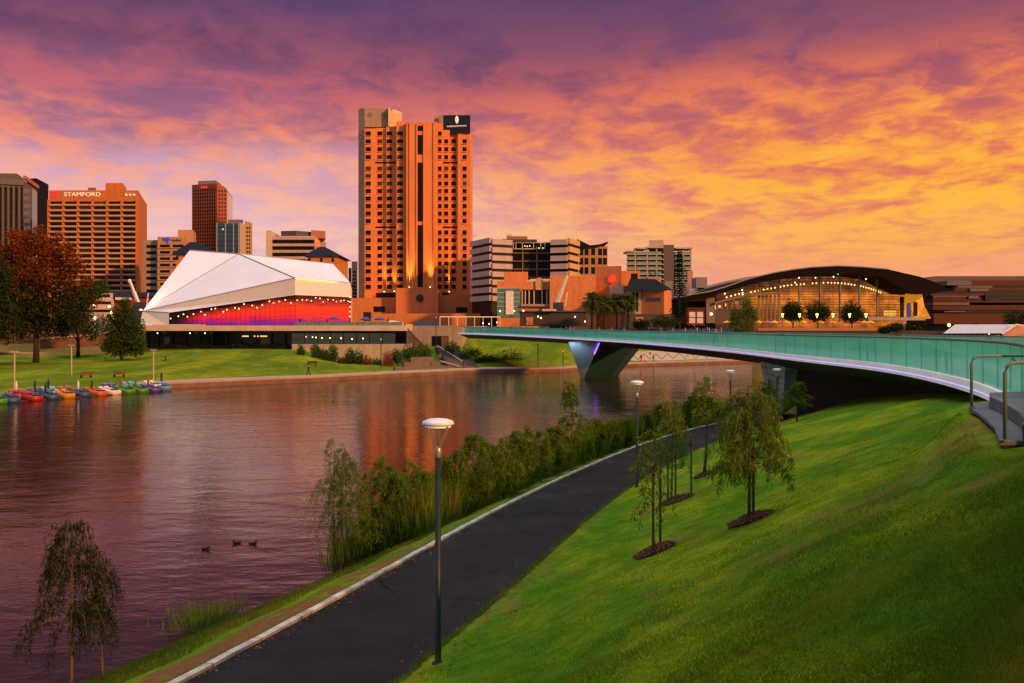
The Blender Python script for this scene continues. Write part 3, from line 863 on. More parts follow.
# lookout balustrade by the water
m_wood = mat('dark_timber', (0.05, 0.03, 0.02), rough=0.8, var=0.3)
fb = thing('lookout_fence', 'low dark timber balustrade of the lakeside lookout beyond the reeds', 'fence', (X(745, 72), 72, 1.1))
wl = Wall(725, 70, 766, 76)
for z in (2.05, 1.35): wl.ubox(fb, 'rail', 0, wl.L, z, z+.08, .06, m_wood)
for i in range(15): wl.ubox(fb, 'baluster', i*wl.L/14-.02, i*wl.L/14+.03, 1.0, 2.05, .03, m_wood, .03)
gb = thing('bench', 'grey park bench half hidden behind the weeping tree', 'bench', ground_hit(764, 425, 30, 80))
gq = ground_hit(764, 425, 30, 80); T = Matrix.Translation(gq)
MB().box(-.85, .85, -.25, .25, .42, .48).build('seat', m_conc, gb, T); MB().box(-.85, .85, .22, .28, .5, .9).build('backrest', m_conc, gb, T)
for sx in (-.7, .62): MB().box(sx, sx+.08, -.22, .22, 0, .42).build('leg', m_conc, gb, T)

# =================================================================== CITY
ZG = 7.5
m_win = glass_dark('window_glass', (0.008, 0.008, 0.010), rough=.45, spec=.15)
m_winlit = lampmat('lit_window', (1.0, 0.55, 0.18), 0.7)
m_roofg = mat('roof_gravel', (0.18, 0.16, 0.15), rough=0.95)
def letters(name, body, wl, px, py, hpx, m, parent, out=.25, xs=1.0, sp=1.0):
    D = wl.D(px); u = wl.u(px)
    return text(name, body, hpx*D/F*1.38, m, parent, wl.M @ Matrix.Translation((u, -out, Z(py, D))), .12, sp, xs)

def building(name, label, cat, px, D, group=None):
    return thing(name, label, cat, (X(px, D), D, ZG), group)

# ---- far left grey tower with fins
b = building('office_tower', 'dark grey office tower with vertical fins at the left edge of the skyline', 'building', 10, 440)
m_g = facade('grey_concrete_tower', (0.12, 0.11, 0.12), joint=3.4, width=5)
m_gred = facade('red_granite', (0.34, 0.10, 0.07), joint=3.4, width=4)
prism(b, 'body', [(-40, 430), (23.5, 440), (37, 470), (-20, 480)], ZG, Z(180, 440), m_g)
w1 = Wall(-40, 430, 23.5, 440); w2 = Wall(23.5, 440, 37, 470)
w1.box(b, 'parapet', -40, 24, 179.5, 184, 1.2, m_g); w2.box(b, 'parapet', 23.3, 37, 180.5, 184, 1.0, mat('red_lit_parapet', (.40,.13,.10)))  # red light on the right parapet is put into its colour
prism(b, 'plant_room', [(-30, 445), (17, 447), (24, 462), (-20, 470)], Z(180, 440), Z(173.5, 447), m_g)
many(b, 'window', [(w1, x, x+2.6, 187, 290) for x in np.arange(-12, 22, 5.4)], .04, m_win)
many(b, 'fin', [(w1, x+3.4, x+4.7, 184, 292) for x in np.arange(-12, 19, 5.4)], .6, m_g)
many(b, 'window', [(w2, 24+i*2.2, 25.4+i*2.2, 189+j*7.4, 193.2+j*7.4) for j in range(13) for i in range(3)], .04, mat('bronze_glass', (.10,.03,.02), rough=.3))
w2.box(b, 'glass_strip', 31.5, 36.6, 190, 290, .3, mat('blue_grey_glass', (.10,.13,.17), rough=.2))
# ---- black slab
b = building('black_slab_tower', 'plain black slab tower between the finned tower and the balcony hotel', 'building', 40, 520)
prism(b, 'body', [(27, 500), (36, 520), (48.5, 560), (30, 560)], ZG, [Z(179, 500), Z(178, 520), Z(184.5, 560), Z(184, 560)], mat('black_cladding', (.008,.009,.014), rough=.8, var=.2, spec=.05))
# ---- hotel with balconies (lettering on the parapet)
m_st = facade('tan_render', (0.52, 0.17, 0.045), joint=3.1, width=8)
m_ledge = mat('pale_ledge', (0.48, 0.33, 0.23), rough=.8)
D = 420
b = building('balcony_hotel', 'broad orange hotel block with rows of balconies and white roof lettering', 'hotel', 95, D)
w1 = Wall(49, D, 138, D); w2 = Wall(138, D, 147, D+48)
prism(b, 'body', [(49, D), (138, D), (147, D+48), (60, D+48)], ZG, Z(190.3, D), m_st)
prism(b, 'plant_room', [(105.5, D+8), (123, D+8), (126.5, D+24), (108, D+24)], Z(190.3, D), Z(183, D+8), m_st)
prism(b, 'roof_vent', [(88, D+10), (96, D+10), (96, D+16), (88, D+16)], Z(190.3, D), Z(187.6, D+10), m_roofg)
rows_ = [201.5 + i*5.35 for i in range(18)]
bays = [(50.5 + i*14.6, 50.5 + i*14.6 + 12.6) for i in range(6)]
many(b, 'window', [(w1, a, c, y, y+2.7) for y in rows_ for a, c in bays], .05, m_win, alt=(.10, mat('curtained_window', (.075,.040,.022), rough=.5, spec=.1)))
many(b, 'balcony', [(w1, a-.3, c+.3, y+2.9, y+4.5) for y in rows_ for a, c in bays], 1.5, m_ledge)
many(b, 'pier', [(w1, a-2.1, a-.6, 200, 296) for a, c in bays] + [(w1, 136.4, 138, 200, 296)], 1.1, m_st)
m_white = mat('white_lettering', (.85, .80, .74), var=0, emit=(1, .92, .8), estr=.35)
letters('lettering', 'STAMFORD', w1, 82.5, 194.6, 4.1, m_white, b, .3, 1.22, 1.05)
w1.box(b, 'emblem', 51.8, 57, 191.4, 197.6, .35, mat('red_emblem', (.7,.02,.04), var=0, emit=(1,.03,.08), estr=.5))
for i, x in enumerate((125.5, 129.3, 133.2)): w1.box(b, 'parapet_light', x, x+1.9, 193.9, 195.6, .3, m_white)
# ---- beige office with blue mark
m_bei = facade('beige_precast', (0.44, 0.26, 0.17), joint=3.2, width=7)
D = 380
b = building('beige_office', 'beige office block with recessed window bands and a small blue roof mark', 'building', 168, D)
wa = Wall(143, D, 157.5, D); wb = Wall(157.5, D-4, 187, D-4)
prism(b, 'wing', [(143, D), (157.5, D), (157.5, D+22), (143, D+22)], ZG, Z(240, D), facade('grey_precast', (.33,.25,.20), joint=3.2, width=7))
prism(b, 'body', [(157.5, D-4), (187, D-4), (187, D+22), (157.5, D+22)], ZG, Z(236.8, D-4), m_bei)
prism(b, 'plant_room', [(178, D+6), (193, D+6), (196, D+20), (180, D+20)], ZG, Z(229.8, D+6), facade('warm_precast', (.52,.27,.15)))
many(b, 'window', [(wa, 146.5, 156.5, y, y+3) for y in np.arange(245, 300, 6.35)], .05, m_win)
many(b, 'window', [(wb, p0, p1, y, y+2.7) for y in np.arange(244.6, 300, 6.35) for p0, p1 in ((160, 170), (172.7, 183.5))], .05, m_win)
many(b, 'sill', [(wb, 158.5, 186, y+3.1, y+3.9) for y in np.arange(244.6, 300, 6.35)], .5, m_bei)
mb = MB(); lw = wb
def poly_on(wl, pts, out, thick, name, m, parent):
    vs = []
    for px, py in pts:
        D_ = wl.D(px); q = wl.M @ Vector((wl.u(px), 0, 0)); n = wl.M.to_3x3() @ Vector((0, -1, 0))
        vs.append(Vector((q.x, q.y, Z(py, D_))) + n*out)
    n2 = wl.M.to_3x3() @ Vector((0, 1, 0)); k_ = len(vs)
    vs2 = vs + [v + n2*thick for v in vs]
    fs = [tuple(range(k_)), tuple(range(k_, 2*k_))[::-1]] + [(i, (i+1) % k_, k_+(i+1) % k_, k_+i) for i in range(k_)]
    return pymesh(name, vs2, fs, m, parent)
poly_on(wb, [(162.2, 238.2), (168.2, 237.6), (170.8, 239.3), (168.7, 241.4), (167.3, 244.3), (166.4, 241.2), (163.6, 240.3)], .3, .3, 'emblem', mat('blue_emblem', (.02,.06,.6), var=0, emit=(.05,.1,.9), estr=.25), b)
for i, (x, h) in enumerate(((171.6, 1.2), (173.4, 2.2), (175.0, 1.4), (176.6, 2.6), (178.2, 1.3), (179.8, 1.8))):
    wb.box(b, 'sign_stroke', x, x+1.2, 240.6-h*.6, 240.6+h*.35, .2, mat('sign_dark', (.07,.05,.05), var=0))
# ---- dark pyramid roofed house behind the theatre, left
m_slate = mat('dark_slate_roof', (.009,.013,.026), rough=.85, spec=.1, var=.25, vscale=.6)
m_brk = facade('orange_brick', (.52,.20,.06), joint=.4, width=.9, dark=.9)
def hip_house(label, p0, p1, D, y_e, y_t, pt, dep=20, wins=()):
    h = building('hip_roofed_house', label, 'building', (p0+p1)/2, D, None)
    a0, a1 = X(p0, D), X(p1, D); ov = 1.2
    MB().box(a0+ov, a1-ov, D+ov, D+dep-ov, ZG, Z(y_e, D)-.05).build('walls', m_brk, h)
    zt = Z(y_t, D+dep/2); xt = X(pt, D+dep/2); ze = Z(y_e, D)
    MB().add([(a0, D, ze), (a1, D, ze), (a1, D+dep, ze), (a0, D+dep, ze), (xt-1, D+dep/2, zt), (xt+1, D+dep/2, zt)],
             [(0,1,5,4), (1,2,5), (2,3,4,5), (3,0,4), (3,2,1,0)]).build('roof', m_slate, h)
    wl = Wall(p0, D+ov, p1, D+ov)
    many(h, 'window', [(wl, x, x+2.6, y_e+2.2, y_e+5.8) for x in wins], .06, m_win)
    return h
hip_house('orange brick house with a dark hipped roof, left of the white theatre peak', 171, 212, 300, 254, 242, 193, 24, (176, 184))
hip_house('orange brick house with a dark hipped roof, behind the right shoulder of the white theatre', 303, 340, 300, 256, 246.8, 322, 22, (308, 320, 331.5))
# ---- brown tower with glass right flank
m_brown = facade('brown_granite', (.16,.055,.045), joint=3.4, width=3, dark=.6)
m_brownr = facade('brown_granite_sunny', (.40,.11,.06), joint=3.4, width=3, dark=.7)  # lighter copy of the granite: sunlight on the side put into colour
D = 470
b = building('brown_tower', 'tall reddish brown gridded office tower with a pale glass flank', 'building', 212, D)
prism(b, 'body', [(192, D), (216.8, D-4), (226.5, D+14), (232.5, D+46), (199, D+46)], ZG, Z(184.8, D), m_brown)
w1 = Wall(192, D, 216.8, D-4); w2 = Wall(216.8, D-4, 226.5, D+14); w3 = Wall(226.5, D+14, 232.5, D+46)
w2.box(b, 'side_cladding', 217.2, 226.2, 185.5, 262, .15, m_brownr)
w3.box(b, 'glass_flank', 226.9, 232.2, 195, 262, .2, mat('pale_glass', (.42,.38,.42), rough=.15, var=.1))
many(b, 'window', [(w1, 193.2, 216, y, y+1.9) for y in np.arange(189.2, 262, 3.45)], .05, m_win)
many(b, 'mullion', [(w1, x, x+.55, 186, 262) for x in np.arange(194.5, 216, 2.35)], .3, m_brown)
many(b, 'window', [(w2, x, x+1.5, y, y+2.1) for y in np.arange(190, 262, 3.9) for x in (218.4, 221.2, 224)], .22, m_win)
prism(b, 'plant_room', [(198, D+6), (216, D+4), (221, D+16), (204, D+30)], Z(184.8, D), Z(181, D+6), mat('plant_grey', (.20,.22,.25)))
w1.box(b, 'emblem', 201, 207.5, 186.2, 188.4, .4, mat('red_emblem2', (.6,.02,.03), var=0, emit=(1,.05,.05), estr=.35))
# ---- blue glass block
D = 400
b = building('blue_glass_office', 'blue glass office block in front of the brown tower', 'building', 234, D)
m_blue = mat('blue_curtain_glass', (.012,.060,.150), rough=.08, var=.4, vscale=.2, spec=.8)
m_cream = mat('cream_cladding', (.50,.40,.30))
prism(b, 'body', [(216.5, D), (239.5, D), (245, D+12), (252, D+20), (252, D+34), (220, D+34)], ZG, Z(223.5, D), m_blue)
w1 = Wall(216.5, D, 239.5, D); w2 = Wall(239.5, D, 245, D+12); w3 = Wall(245, D+12, 252, D+20)
many(b, 'mullion', [(w1, x, x+.9, 223, 262) for x in (216.6, 225.2, 233.2, 238.4)], .5, mat('mullion_grey', (.25,.30,.36)))
many(b, 'spandrel', [(w1, 217, 239, y, y+.7) for y in np.arange(227, 262, 4.6)], .2, mat('dark_blue_spandrel', (.01,.025,.05)))
w2.box(b, 'cladding', 239.8, 244.8, 224, 262, .3, m_cream)
many(b, 'window', [(w3, x, x+1.2, y, y+2) for y in np.arange(227, 262, 4) for x in (246, 248.4)], .4, m_win)
w3.box(b, 'cladding', 245.2, 251.8, 222, 262, .25, mat('tan_cladding', (.40,.28,.18)))
prism(b, 'plant_room', [(228, D+8), (243, D+8), (243, D+22), (228, D+22)], Z(223.5, D), Z(219.6, D+8), m_roofg)
many(b, 'window', [(w1, 222.4, 223.6, 228.6, 230)], .25, m_winlit)
# ---- pale banded office behind the theatre
D = 360
b = building('banded_office', 'pale office block with dark window bands behind the white theatre', 'building', 296, D)
m_pale = facade('pale_precast', (.46,.35,.33), joint=3.5, width=8)
prism(b, 'core', [(266, D-3), (271, D-3), (281, D+20), (268, D+20)], ZG, Z(230.5, D-3), mat('pale_core', (.55,.45,.38)))
prism(b, 'body', [(271.5, D), (314, D), (326, D+26), (276, D+26)], ZG, Z(236, D), m_pale)
w1 = Wall(271.5, D, 314, D); w2 = Wall(314, D, 326, D+26)
many(b, 'window', [(w1, 272.5, 314.3, y, y+3.2) for y in (240.3, 246.7, 253.2)], .05, m_win)
many(b, 'ledge', [(w1, 271.5, 315, y, y+2.7) for y in (237.2, 243.7, 250.2, 256.8)], .9, m_pale)
w2.box(b, 'emblem', 315.5, 319, 240, 247, .3, mat('orange_sign', (.7,.18,.05), emit=(1,.25,.08), estr=.4))
prism(b, 'plant_room', [(281, D+5), (296, D+4), (311, D+8), (311, D+20), (283, D+20)], Z(236, D), Z(231, D+5), mat('plant_dark', (.06,.05,.07)))
prism(b, 'plant_room', [(311, D+6), (325.5, D+10), (325, D+20), (312, D+20)], Z(236, D), Z(230, D+6), mat('plant_red', (.30,.12,.09)))
# ---- small towers left of the main hotel
b = building('slim_office', 'slim pale office tower squeezed in left of the tall orange hotel', 'building', 353, 440)
prism(b, 'body', [(351.8, 440), (357.5, 440), (357.5, 456), (352, 456)], ZG, Z(261.5, 440), m_pale)
w1 = Wall(351.8, 440, 357.5, 440)
many(b, 'window', [(w1, 353, 356, y, y+1.8) for y in np.arange(271, 300, 3.6)], .05, m_win)
b = building('green_roof_building', 'low green-roofed building just right of the white theatre', 'building', 346, 420)
prism(b, 'body', [(338, 420), (352, 420), (352, 440), (338, 440)], ZG, [Z(272, 420), Z(284, 420), Z(284, 440), Z(272, 440)], mat('copper_green', (.12,.16,.09)))
prism(b, 'chimney', [(348.5, 424), (351.5, 424), (351.5, 430), (348.5, 430)], ZG, Z(268, 424), m_g)

# ---- the tall orange hotel
m_hot = facade('peach_hotel_render', (.70, .245, .085), joint=3.3, width=4.2, dark=.93, var=.10, vscale=.08)
m_hotg = facade('hotel_shadow_grey_render', (.36, .27, .20), joint=3.3, width=4.2, dark=.93)  # greyer copy paints the side slab's shade; lift houses are grey themselves
m_navy = mat('navy_sign', (.012,.014,.022), rough=.4, var=.1)
D = 380
H = building('tower_hotel', 'tall orange stepped hotel tower with small dark windows and a navy roof sign', 'hotel', 415, D)
yb = 304
segs = [  # px0, px1, row of top, distance of the face, window columns
    ('wing', 364.5, 375.2, 128.5, 385, [(365.6, 370.8)]),
    ('wing', 375.2, 386.2, 128.0, 386.5, [(377.4, 382.2)]),
    ('wing', 386.2, 396.4, 127.0, 385, [(386.7, 392.0)]),
    ('wing', 396.4, 406.3, 121.3, 382, [(397.2, 402.9)]),
    ('spine', 406.3, 437.4, 122.0, 379, []),
    ('wing', 437.4, 442.8, 123.6, 381, [(438.0, 441.6)]),
    ('wing', 442.8, 449.8, 130.0, 383, [(444.2, 448.2)]),
    ('wing', 449.8, 457.8, 133.0, 385, [(451.4, 455.8)]),
    ('wing', 457.8, 470.4, 132.6, 383, [(462.6, 466.6)])]
wy = [133.6 + i*7.85 for i in range(4)] + [168.6 + i*7.5 for i in range(8)] + [232.6 + i*7.75 for i in range(8)]
ws = []
for nm, a, c, yt, Ds, colsw in segs:
    prism(H, nm, [(a, Ds), (c, Ds), (c, Ds+30), (a, Ds+30)], ZG, Z(yt, Ds), m_hot)
    wl = Wall(a, Ds, c, Ds)
    for p0, p1 in colsw:
        for i, y in enumerate(wy):
            if y < yt + 1.5: continue
            if p0 > 443 and y < 134: continue
            ws.append((wl, p0, p1, y-2.1 + (0 if i else 0), y+2.1))
        if p0 in (377.4, 386.7, 444.2, 451.4):
            for y in (162.6, 227.2): wl.box(H, 'plant_louvre', a+.3, c-.3, y-.8, y+.9, .12, m_win)  # flat dark strips stand for the grooves between window groups
ws.sort(key=lambda s: s[3])
many(H, 'window', ws, .06, m_win, alt=(.16, mat('curtained_window', (.075,.040,.022), rough=.5, spec=.1)))
many(H, 'window_hood', [(s[0], s[1]-.3, s[2]+.3, s[4]+.1, s[4]+.8) for s in ws], .45, m_hot, cap=100)
wl = Wall(406.3, 379, 437.4, 379)
many(H, 'slot_window', [(wl, 417.7, 422.9, 125.8, 131), (wl, 417.7, 422.9, 135, 154.6), (wl, 417.7, 422.9, 162.5, 221.5), (wl, 417.7, 422.9, 225, 287.2)], .05, m_win)
many(H, 'rib', [(wl, 416.2, 417.3, 124, 288), (wl, 423.3, 424.4, 124, 288), (wl, 409.4, 410.1, 122.5, 288), (wl, 433.4, 434.1, 122.5, 288)], .5, m_hot)
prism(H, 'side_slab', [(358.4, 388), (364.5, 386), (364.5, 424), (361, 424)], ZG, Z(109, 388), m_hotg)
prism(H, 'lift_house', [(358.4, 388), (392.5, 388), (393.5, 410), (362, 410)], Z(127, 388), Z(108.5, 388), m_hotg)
prism(H, 'lift_house', [(388.3, 385), (393.6, 389), (402, 392), (402, 405), (389, 405)], Z(126, 385), [Z(108, 385), Z(112.5, 389), Z(112.5, 392), Z(112.5, 405), Z(108, 405)], mat('cream_lift_house', (.58,.40,.22)))  # cream colour paints the light on the lift house's end face
wl0 = Wall(358.4, 388, 392.5, 388)
for x, y in ((362.5, 114.5), (370.5, 114.5), (385, 115.7), (362.5, 123)):
    q = PT(x, y, 387.9)
    MB().lathe([(1.05, -.1), (1.05, .15), (.8, .15)], 16).build('porthole', mat('porthole_grey', (.20,.20,.19)), H, Matrix.Translation(q) @ Matrix.Rotation(R(90), 4, 'X'))
prism(H, 'side_return', [(470.4, 383), (472.6, 400), (470, 414), (462, 414)], ZG, Z(131, 383), m_hot)
prism(H, 'roof_sign', [(443.2, 384), (470.2, 381.8), (470.2, 396), (443.2, 396)], Z(133.5, 383), [Z(114.6, 383), Z(115.8, 383), Z(115.8, 383), Z(114.6, 383)], m_navy)
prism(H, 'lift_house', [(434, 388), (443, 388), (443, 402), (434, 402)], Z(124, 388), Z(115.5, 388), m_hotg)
wsn = Wall(443.2, 384, 470.2, 381.8)
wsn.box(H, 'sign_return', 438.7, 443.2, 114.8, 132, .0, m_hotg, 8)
letters('lettering', 'INTERCONTINENTAL', wsn, 456.9, 126.2, 1.35, mat('sign_letters', (.75,.72,.7), var=0, emit=(1,.95,.9), estr=.35), H, .15, 1.12, 1.0)
q = PT(456.8, 119.6, 382.4)
MB().lathe([(.2, -1.7), (.65, -.9), (.80, 0), (.65, .9), (.2, 1.55)], 14).build('sign_emblem', mat('emblem_cream', (.8,.74,.66), var=0, emit=(1,.93,.83), estr=.4), H, Matrix.Translation(q) @ Matrix.Diagonal((1, .3, 1, 1)), True)
# podium
m_pod = facade('podium_orange_stone', (.54,.20,.08), joint=1.2, width=2.4, dark=.9)
prism(H, 'podium_block', [(396, 366), (438.5, 366), (438.5, 378.9), (396, 378.9)], ZG, Z(288, 366), m_pod)
prism(H, 'podium_wing', [(350.5, 372), (396, 372), (396, 386), (350.5, 386)], ZG, Z(298, 372), m_pod)
prism(H, 'podium_wing', [(438.5, 372), (487, 372), (487, 386), (438.5, 386)], ZG, Z(295.3, 372), m_pod)
prism(H, 'terrace_wall', [(352, 345), (497, 345), (497, 366), (352, 366)], ZG, Z(313.5, 345), m_pod)
wc = Wall(396, 366, 438.5, 366); wL = Wall(350.5, 372, 396, 372); wR = Wall(438.5, 372, 487, 372)
MB().lathe([(1.6, -.1), (1.6, .35), (1.15, .4), (1.05, .2), (.6, .2), (.55, .4), (.1, .4)], 20).build('emblem', mat('dark_roundel', (.05,.03,.03)), H, Matrix.Translation(PT(419.8, 298.2, 365.9)) @ Matrix.Rotation(R(90), 4, 'X'), True)
many(H, 'podium_opening', [(wL, 373.5, 385, 306.4, 312), (wR, 456, 467.5, 307.2, 312.5), (wL, 376, 395.5, 292.8, 297.4), (wR, 442, 449, 292.5, 295)], .06, m_win)
for x0, x1, y0 in ((403, 424, 306), (424, 437, 307.5)):
    pass
# facade uplights
def uplight(px, py, D, power, parent, ang=36, col=(1.0, .62, .12), tilt=0.05):
    q = PT(px, py, D)
    o = MB().lathe([(.25, 0), (.30, .3), (.22, .32)], 10).build('uplight', lampmat('uplight_lens', (1, .75, .3), 4.0), parent, Matrix.Translation(q))
    ld = bpy.data.lights.new('uplight_beam', 'SPOT'); ld.energy = power; ld.color = col; ld.spot_size = R(ang); ld.spot_blend = .9; ld.shadow_soft_size = .4
    lo = bpy.data.objects.new('uplight_beam', ld)
    dirv = Vector((0, tilt, 1)).normalized()
    reg(lo, o, Matrix.Translation(q + Vector((0, 0, .4))) @ dirv.to_track_quat('-Z', 'Y').to_matrix().to_4x4())
for px, py, Dd, pw in ((409.3, 287.6, 377.4, 34000), (430.2, 287.6, 377.4, 34000), (384.2, 292, 384.6, 26000), (394.3, 291.5, 383.6, 18000), (449.3, 292, 381.6, 18000), (438, 292, 378, 12000)):
    uplight(px, py, Dd, pw, H)

# ---- banded riverside building
m_lav = facade('pale_lavender_panels', (.50,.44,.50), joint=100, width=4.5)
m_yel = facade('sunny_cream_panels', (.62,.42,.22), joint=100, width=4.5)  # yellower copy of the panels: light on the right face put into colour
m_bronze = mat('bronze_frame', (.16,.08,.06), rough=.5)
D = 340
b = building('banded_riverside_block', 'long office block with pale bands and dark window strips right of the tall hotel', 'building', 522, D)
fo = [(472, 352), (491.5, 336), (511.5, 340), (512.5, 347), (550.5, 347), (551, 340), (567.5, 338), (577.8, 350), (577, 375), (474, 375)]
prism(b, 'body', fo, ZG, Z(240.5, 340), m_win)
wA = Wall(472, 352, 491.5, 336); wB = Wall(491.5, 336, 511.5, 340); wC = Wall(512.5, 347, 550.5, 347); wD = Wall(551, 340, 567.5, 338); wE = Wall(567.5, 338, 577.8, 350)
ys_ = [239.7 + i*8.05 for i in range(8)]
for wl_, p0, p1, mm in ((wA, 472, 491.6, m_lav), (wB, 491.5, 511.5, m_lav), (wD, 551, 567.6, m_lav), (wE, 567.5, 577.8, m_yel)):
    many(b, 'band', [(wl_, p0, p1, y, y+5.2) for y in ys_], .9, mm)
many(b, 'floor_band', [(wC, 512.8, 550.3, y+4.7, y+6.2) for y in ys_[1:]], .8, m_bronze)
many(b, 'mullion', [(wC, x, x+.8, 247, 296) for x in (522.3, 536.5)], .6, mat('grey_mullion', (.3,.28,.3)))
many(b, 'roof_sign_frame', [(wC, 513, 545, 242.6, 243.3), (wC, 513, 545, 248.8, 249.6)] + [(wC, x, x+.7, 242.6, 249.6) for x in (513, 515.6, 522, 533.2, 540.2, 544.4)], 1.6, mat('sign_frame_pale', (.55,.52,.42)), back=-1.2)
for x, y in ((524.4, 246.2), (526.8, 246.6), (529.3, 246.2), (538.5, 248.2), (542.4, 248.2)):
    wC.box(b, 'sign_bulb', x, x+.8, y-.4, y+.5, 1.5, lampmat('sign_bulb', (1, .8, .35), 2.0), back=-1.1)
for x, x2 in ((520.2, 522), (524.0, 527.8), (529.3, 530.8)):
    wC.box(b, 'parapet_block', x, x2, 240.9, 242.3, .9, mat('white_block', (.8,.78,.78)))
prism(b, 'penthouse', [(502.5, 345), (537, 345), (531, 365), (508, 365)], Z(240.5, 340), [Z(239, 345), Z(239.5, 345), Z(236.5, 345), Z(236.5, 345)], mat('dark_penthouse', (.06,.05,.05)))
prism(b, 'penthouse', [(506.5, 348), (527.5, 348), (527.5, 362), (506.5, 362)], Z(239, 345), Z(236.2, 348), mat('rust_penthouse', (.30,.15,.10)))
prism(b, 'penthouse', [(506.8, 352), (511.8, 352), (511.8, 356), (506.8, 356)], Z(236.2, 348), Z(234.4, 352), m_lav)
# ---- framed block with butterfly roof
D = 372
b = building('framed_block', 'tan framed office block with a dark butterfly roof beside the banded block', 'building', 592, D)
m_tan = facade('tan_frame', (.44,.25,.13))
prism(b, 'body', [(577.5, D), (607.5, D), (607.5, D+22), (577.5, D+22)], ZG, Z(246.5, D), m_tan)
w1 = Wall(577.5, D, 607.5, D)
many(b, 'window', [(w1, x, x+3.9, y, y+6.7) for y in (248.6, 257.8, 267.2) for x in (579.4, 584.6, 591.2, 598.2, 603)], .05, m_win)
MB().add([PT(570.5, 245.6, D-2), PT(577.6, 239.2, D-2), PT(590, 245.2, D-2), PT(600, 244.2, D-2), PT(607.8, 241.5, D-2), PT(608, 243, D-2), PT(600, 245.8, D-2), PT(590, 246.8, D-2), PT(571, 247, D-2)] +
         [PT(570.5, 245.6, D-2)+Vector((0,20,0)), PT(577.6, 239.2, D-2)+Vector((0,20,0)), PT(590, 245.2, D-2)+Vector((0,20,0)), PT(600, 244.2, D-2)+Vector((0,20,0)), PT(607.8, 241.5, D-2)+Vector((0,20,0)), PT(608, 243, D-2)+Vector((0,20,0)), PT(600, 245.8, D-2)+Vector((0,20,0)), PT(590, 246.8, D-2)+Vector((0,20,0)), PT(571, 247, D-2)+Vector((0,20,0))],
         [tuple(range(9)), tuple(range(9, 18))[::-1]] + [(i, (i+1) % 9, 9+(i+1) % 9, 9+i) for i in range(9)]).build('roof', m_slate, b)
# ---- apartment tower with balconies
D = 380
b = building('apartment_tower', 'pale apartment tower with stacked glass balconies', 'building', 658, D)
m_apt = facade('apartment_pale', (.42,.36,.33)); m_bal = mat('balcony_green_glass', (.16,.28,.25), rough=.2); m_aptd = mat('apartment_recess', (.05,.045,.045), rough=.5)
prism(b, 'body', [(627, D), (690.5, D), (690.5, D+24), (630, D+24)], ZG, Z(252, D), m_aptd)
w1 = Wall(627, D, 690.5, D)
prism(b, 'penthouse', [(649, D+4), (663.5, D+4), (663.5, D+16), (649, D+16)], Z(252, D), Z(240, D+4), m_apt)
prism(b, 'core', [(663.5, D-1.5), (674, D-1.5), (674, D+8), (663.5, D+8)], ZG, Z(244.8, D-1.5), mat('dark_core', (.10,.08,.09)))
for p0, p1, y in ((625.5, 633, 251), (636, 646, 248), (646, 663, 247), (675, 691.5, 247.8)):
    w1.box(b, 'roof_slab', p0, p1, y, y+1.5, 2.2, m_apt, back=8)
many(b, 'floor_slab', [(w1, 626.2, 663.3, y, y+1.1) for y in np.arange(254, 300, 5.0)] + [(w1, 674.2, 691, y, y+1.1) for y in np.arange(254, 300, 5.0)], 1.6, m_apt)
many(b, 'balustrade', [(w1, p0, p1, y-2.2, y-.1) for y in np.arange(254, 300, 5.0) for p0, p1 in ((626.4, 634), (636.5, 646), (648, 661), (675, 690.5))], 1.5, m_bal, back=-1.35)
many(b, 'party_wall', [(w1, x, x+1.3, 248, 305) for x in (634.3, 646.2, 655.5, 668.3, 682.0, 689.6)], 1.3, m_apt)
w1.box(b, 'brick_base', 647, 660.5, 277, 305, 1.9, facade('pinkish_brick', (.40,.22,.17)))
w1.box(b, 'brick_base', 686.5, 692, 271, 305, 1.9, facade('pinkish_brick', (.40,.22,.17)))
many(b, 'window', [(w1, x, x+2.6, y, y+3) for y in (272, 279, 286) for x in (650, 655)], 2.0, m_bal)

# ---- orange riverside complex
m_cas = facade('orange_stone', (.56,.215,.085), joint=1.6, width=3.2, dark=.9)
m_tanr = mat('tan_roof', (.52,.30,.17), rough=.8)
D = 290
b = building('riverside_complex', 'low orange stone complex with a barrel roof and glazed corner below the banded block', 'building', 545, D)
prism(b, 'left_block', [(504, D+6), (528, D+6), (528, D+30), (504, D+30)], ZG, Z(271.8, D+6), m_cas)
prism(b, 'main_block', [(497, D), (550, D), (550, D+24), (497, D+24)], ZG, Z(281.5, D), m_cas)
prism(b, 'right_block', [(550, D-3), (596, D-3), (596, D+24), (550, D+24)], ZG, Z(276, D-3), m_cas)
prism(b, 'roof', [(525, D+2), (559, D+2), (552, D+22), (531, D+22)], Z(281.5, D), [Z(281.3, D), Z(281.3, D), Z(275, D), Z(275, D)], m_tanr)
prism(b, 'roof', [(550, D-1), (596, D-1), (596, D+20), (556, D+20)], Z(276.2, D), [Z(276, D), Z(276, D), Z(272.8, D), Z(272.8, D)], m_tanr)
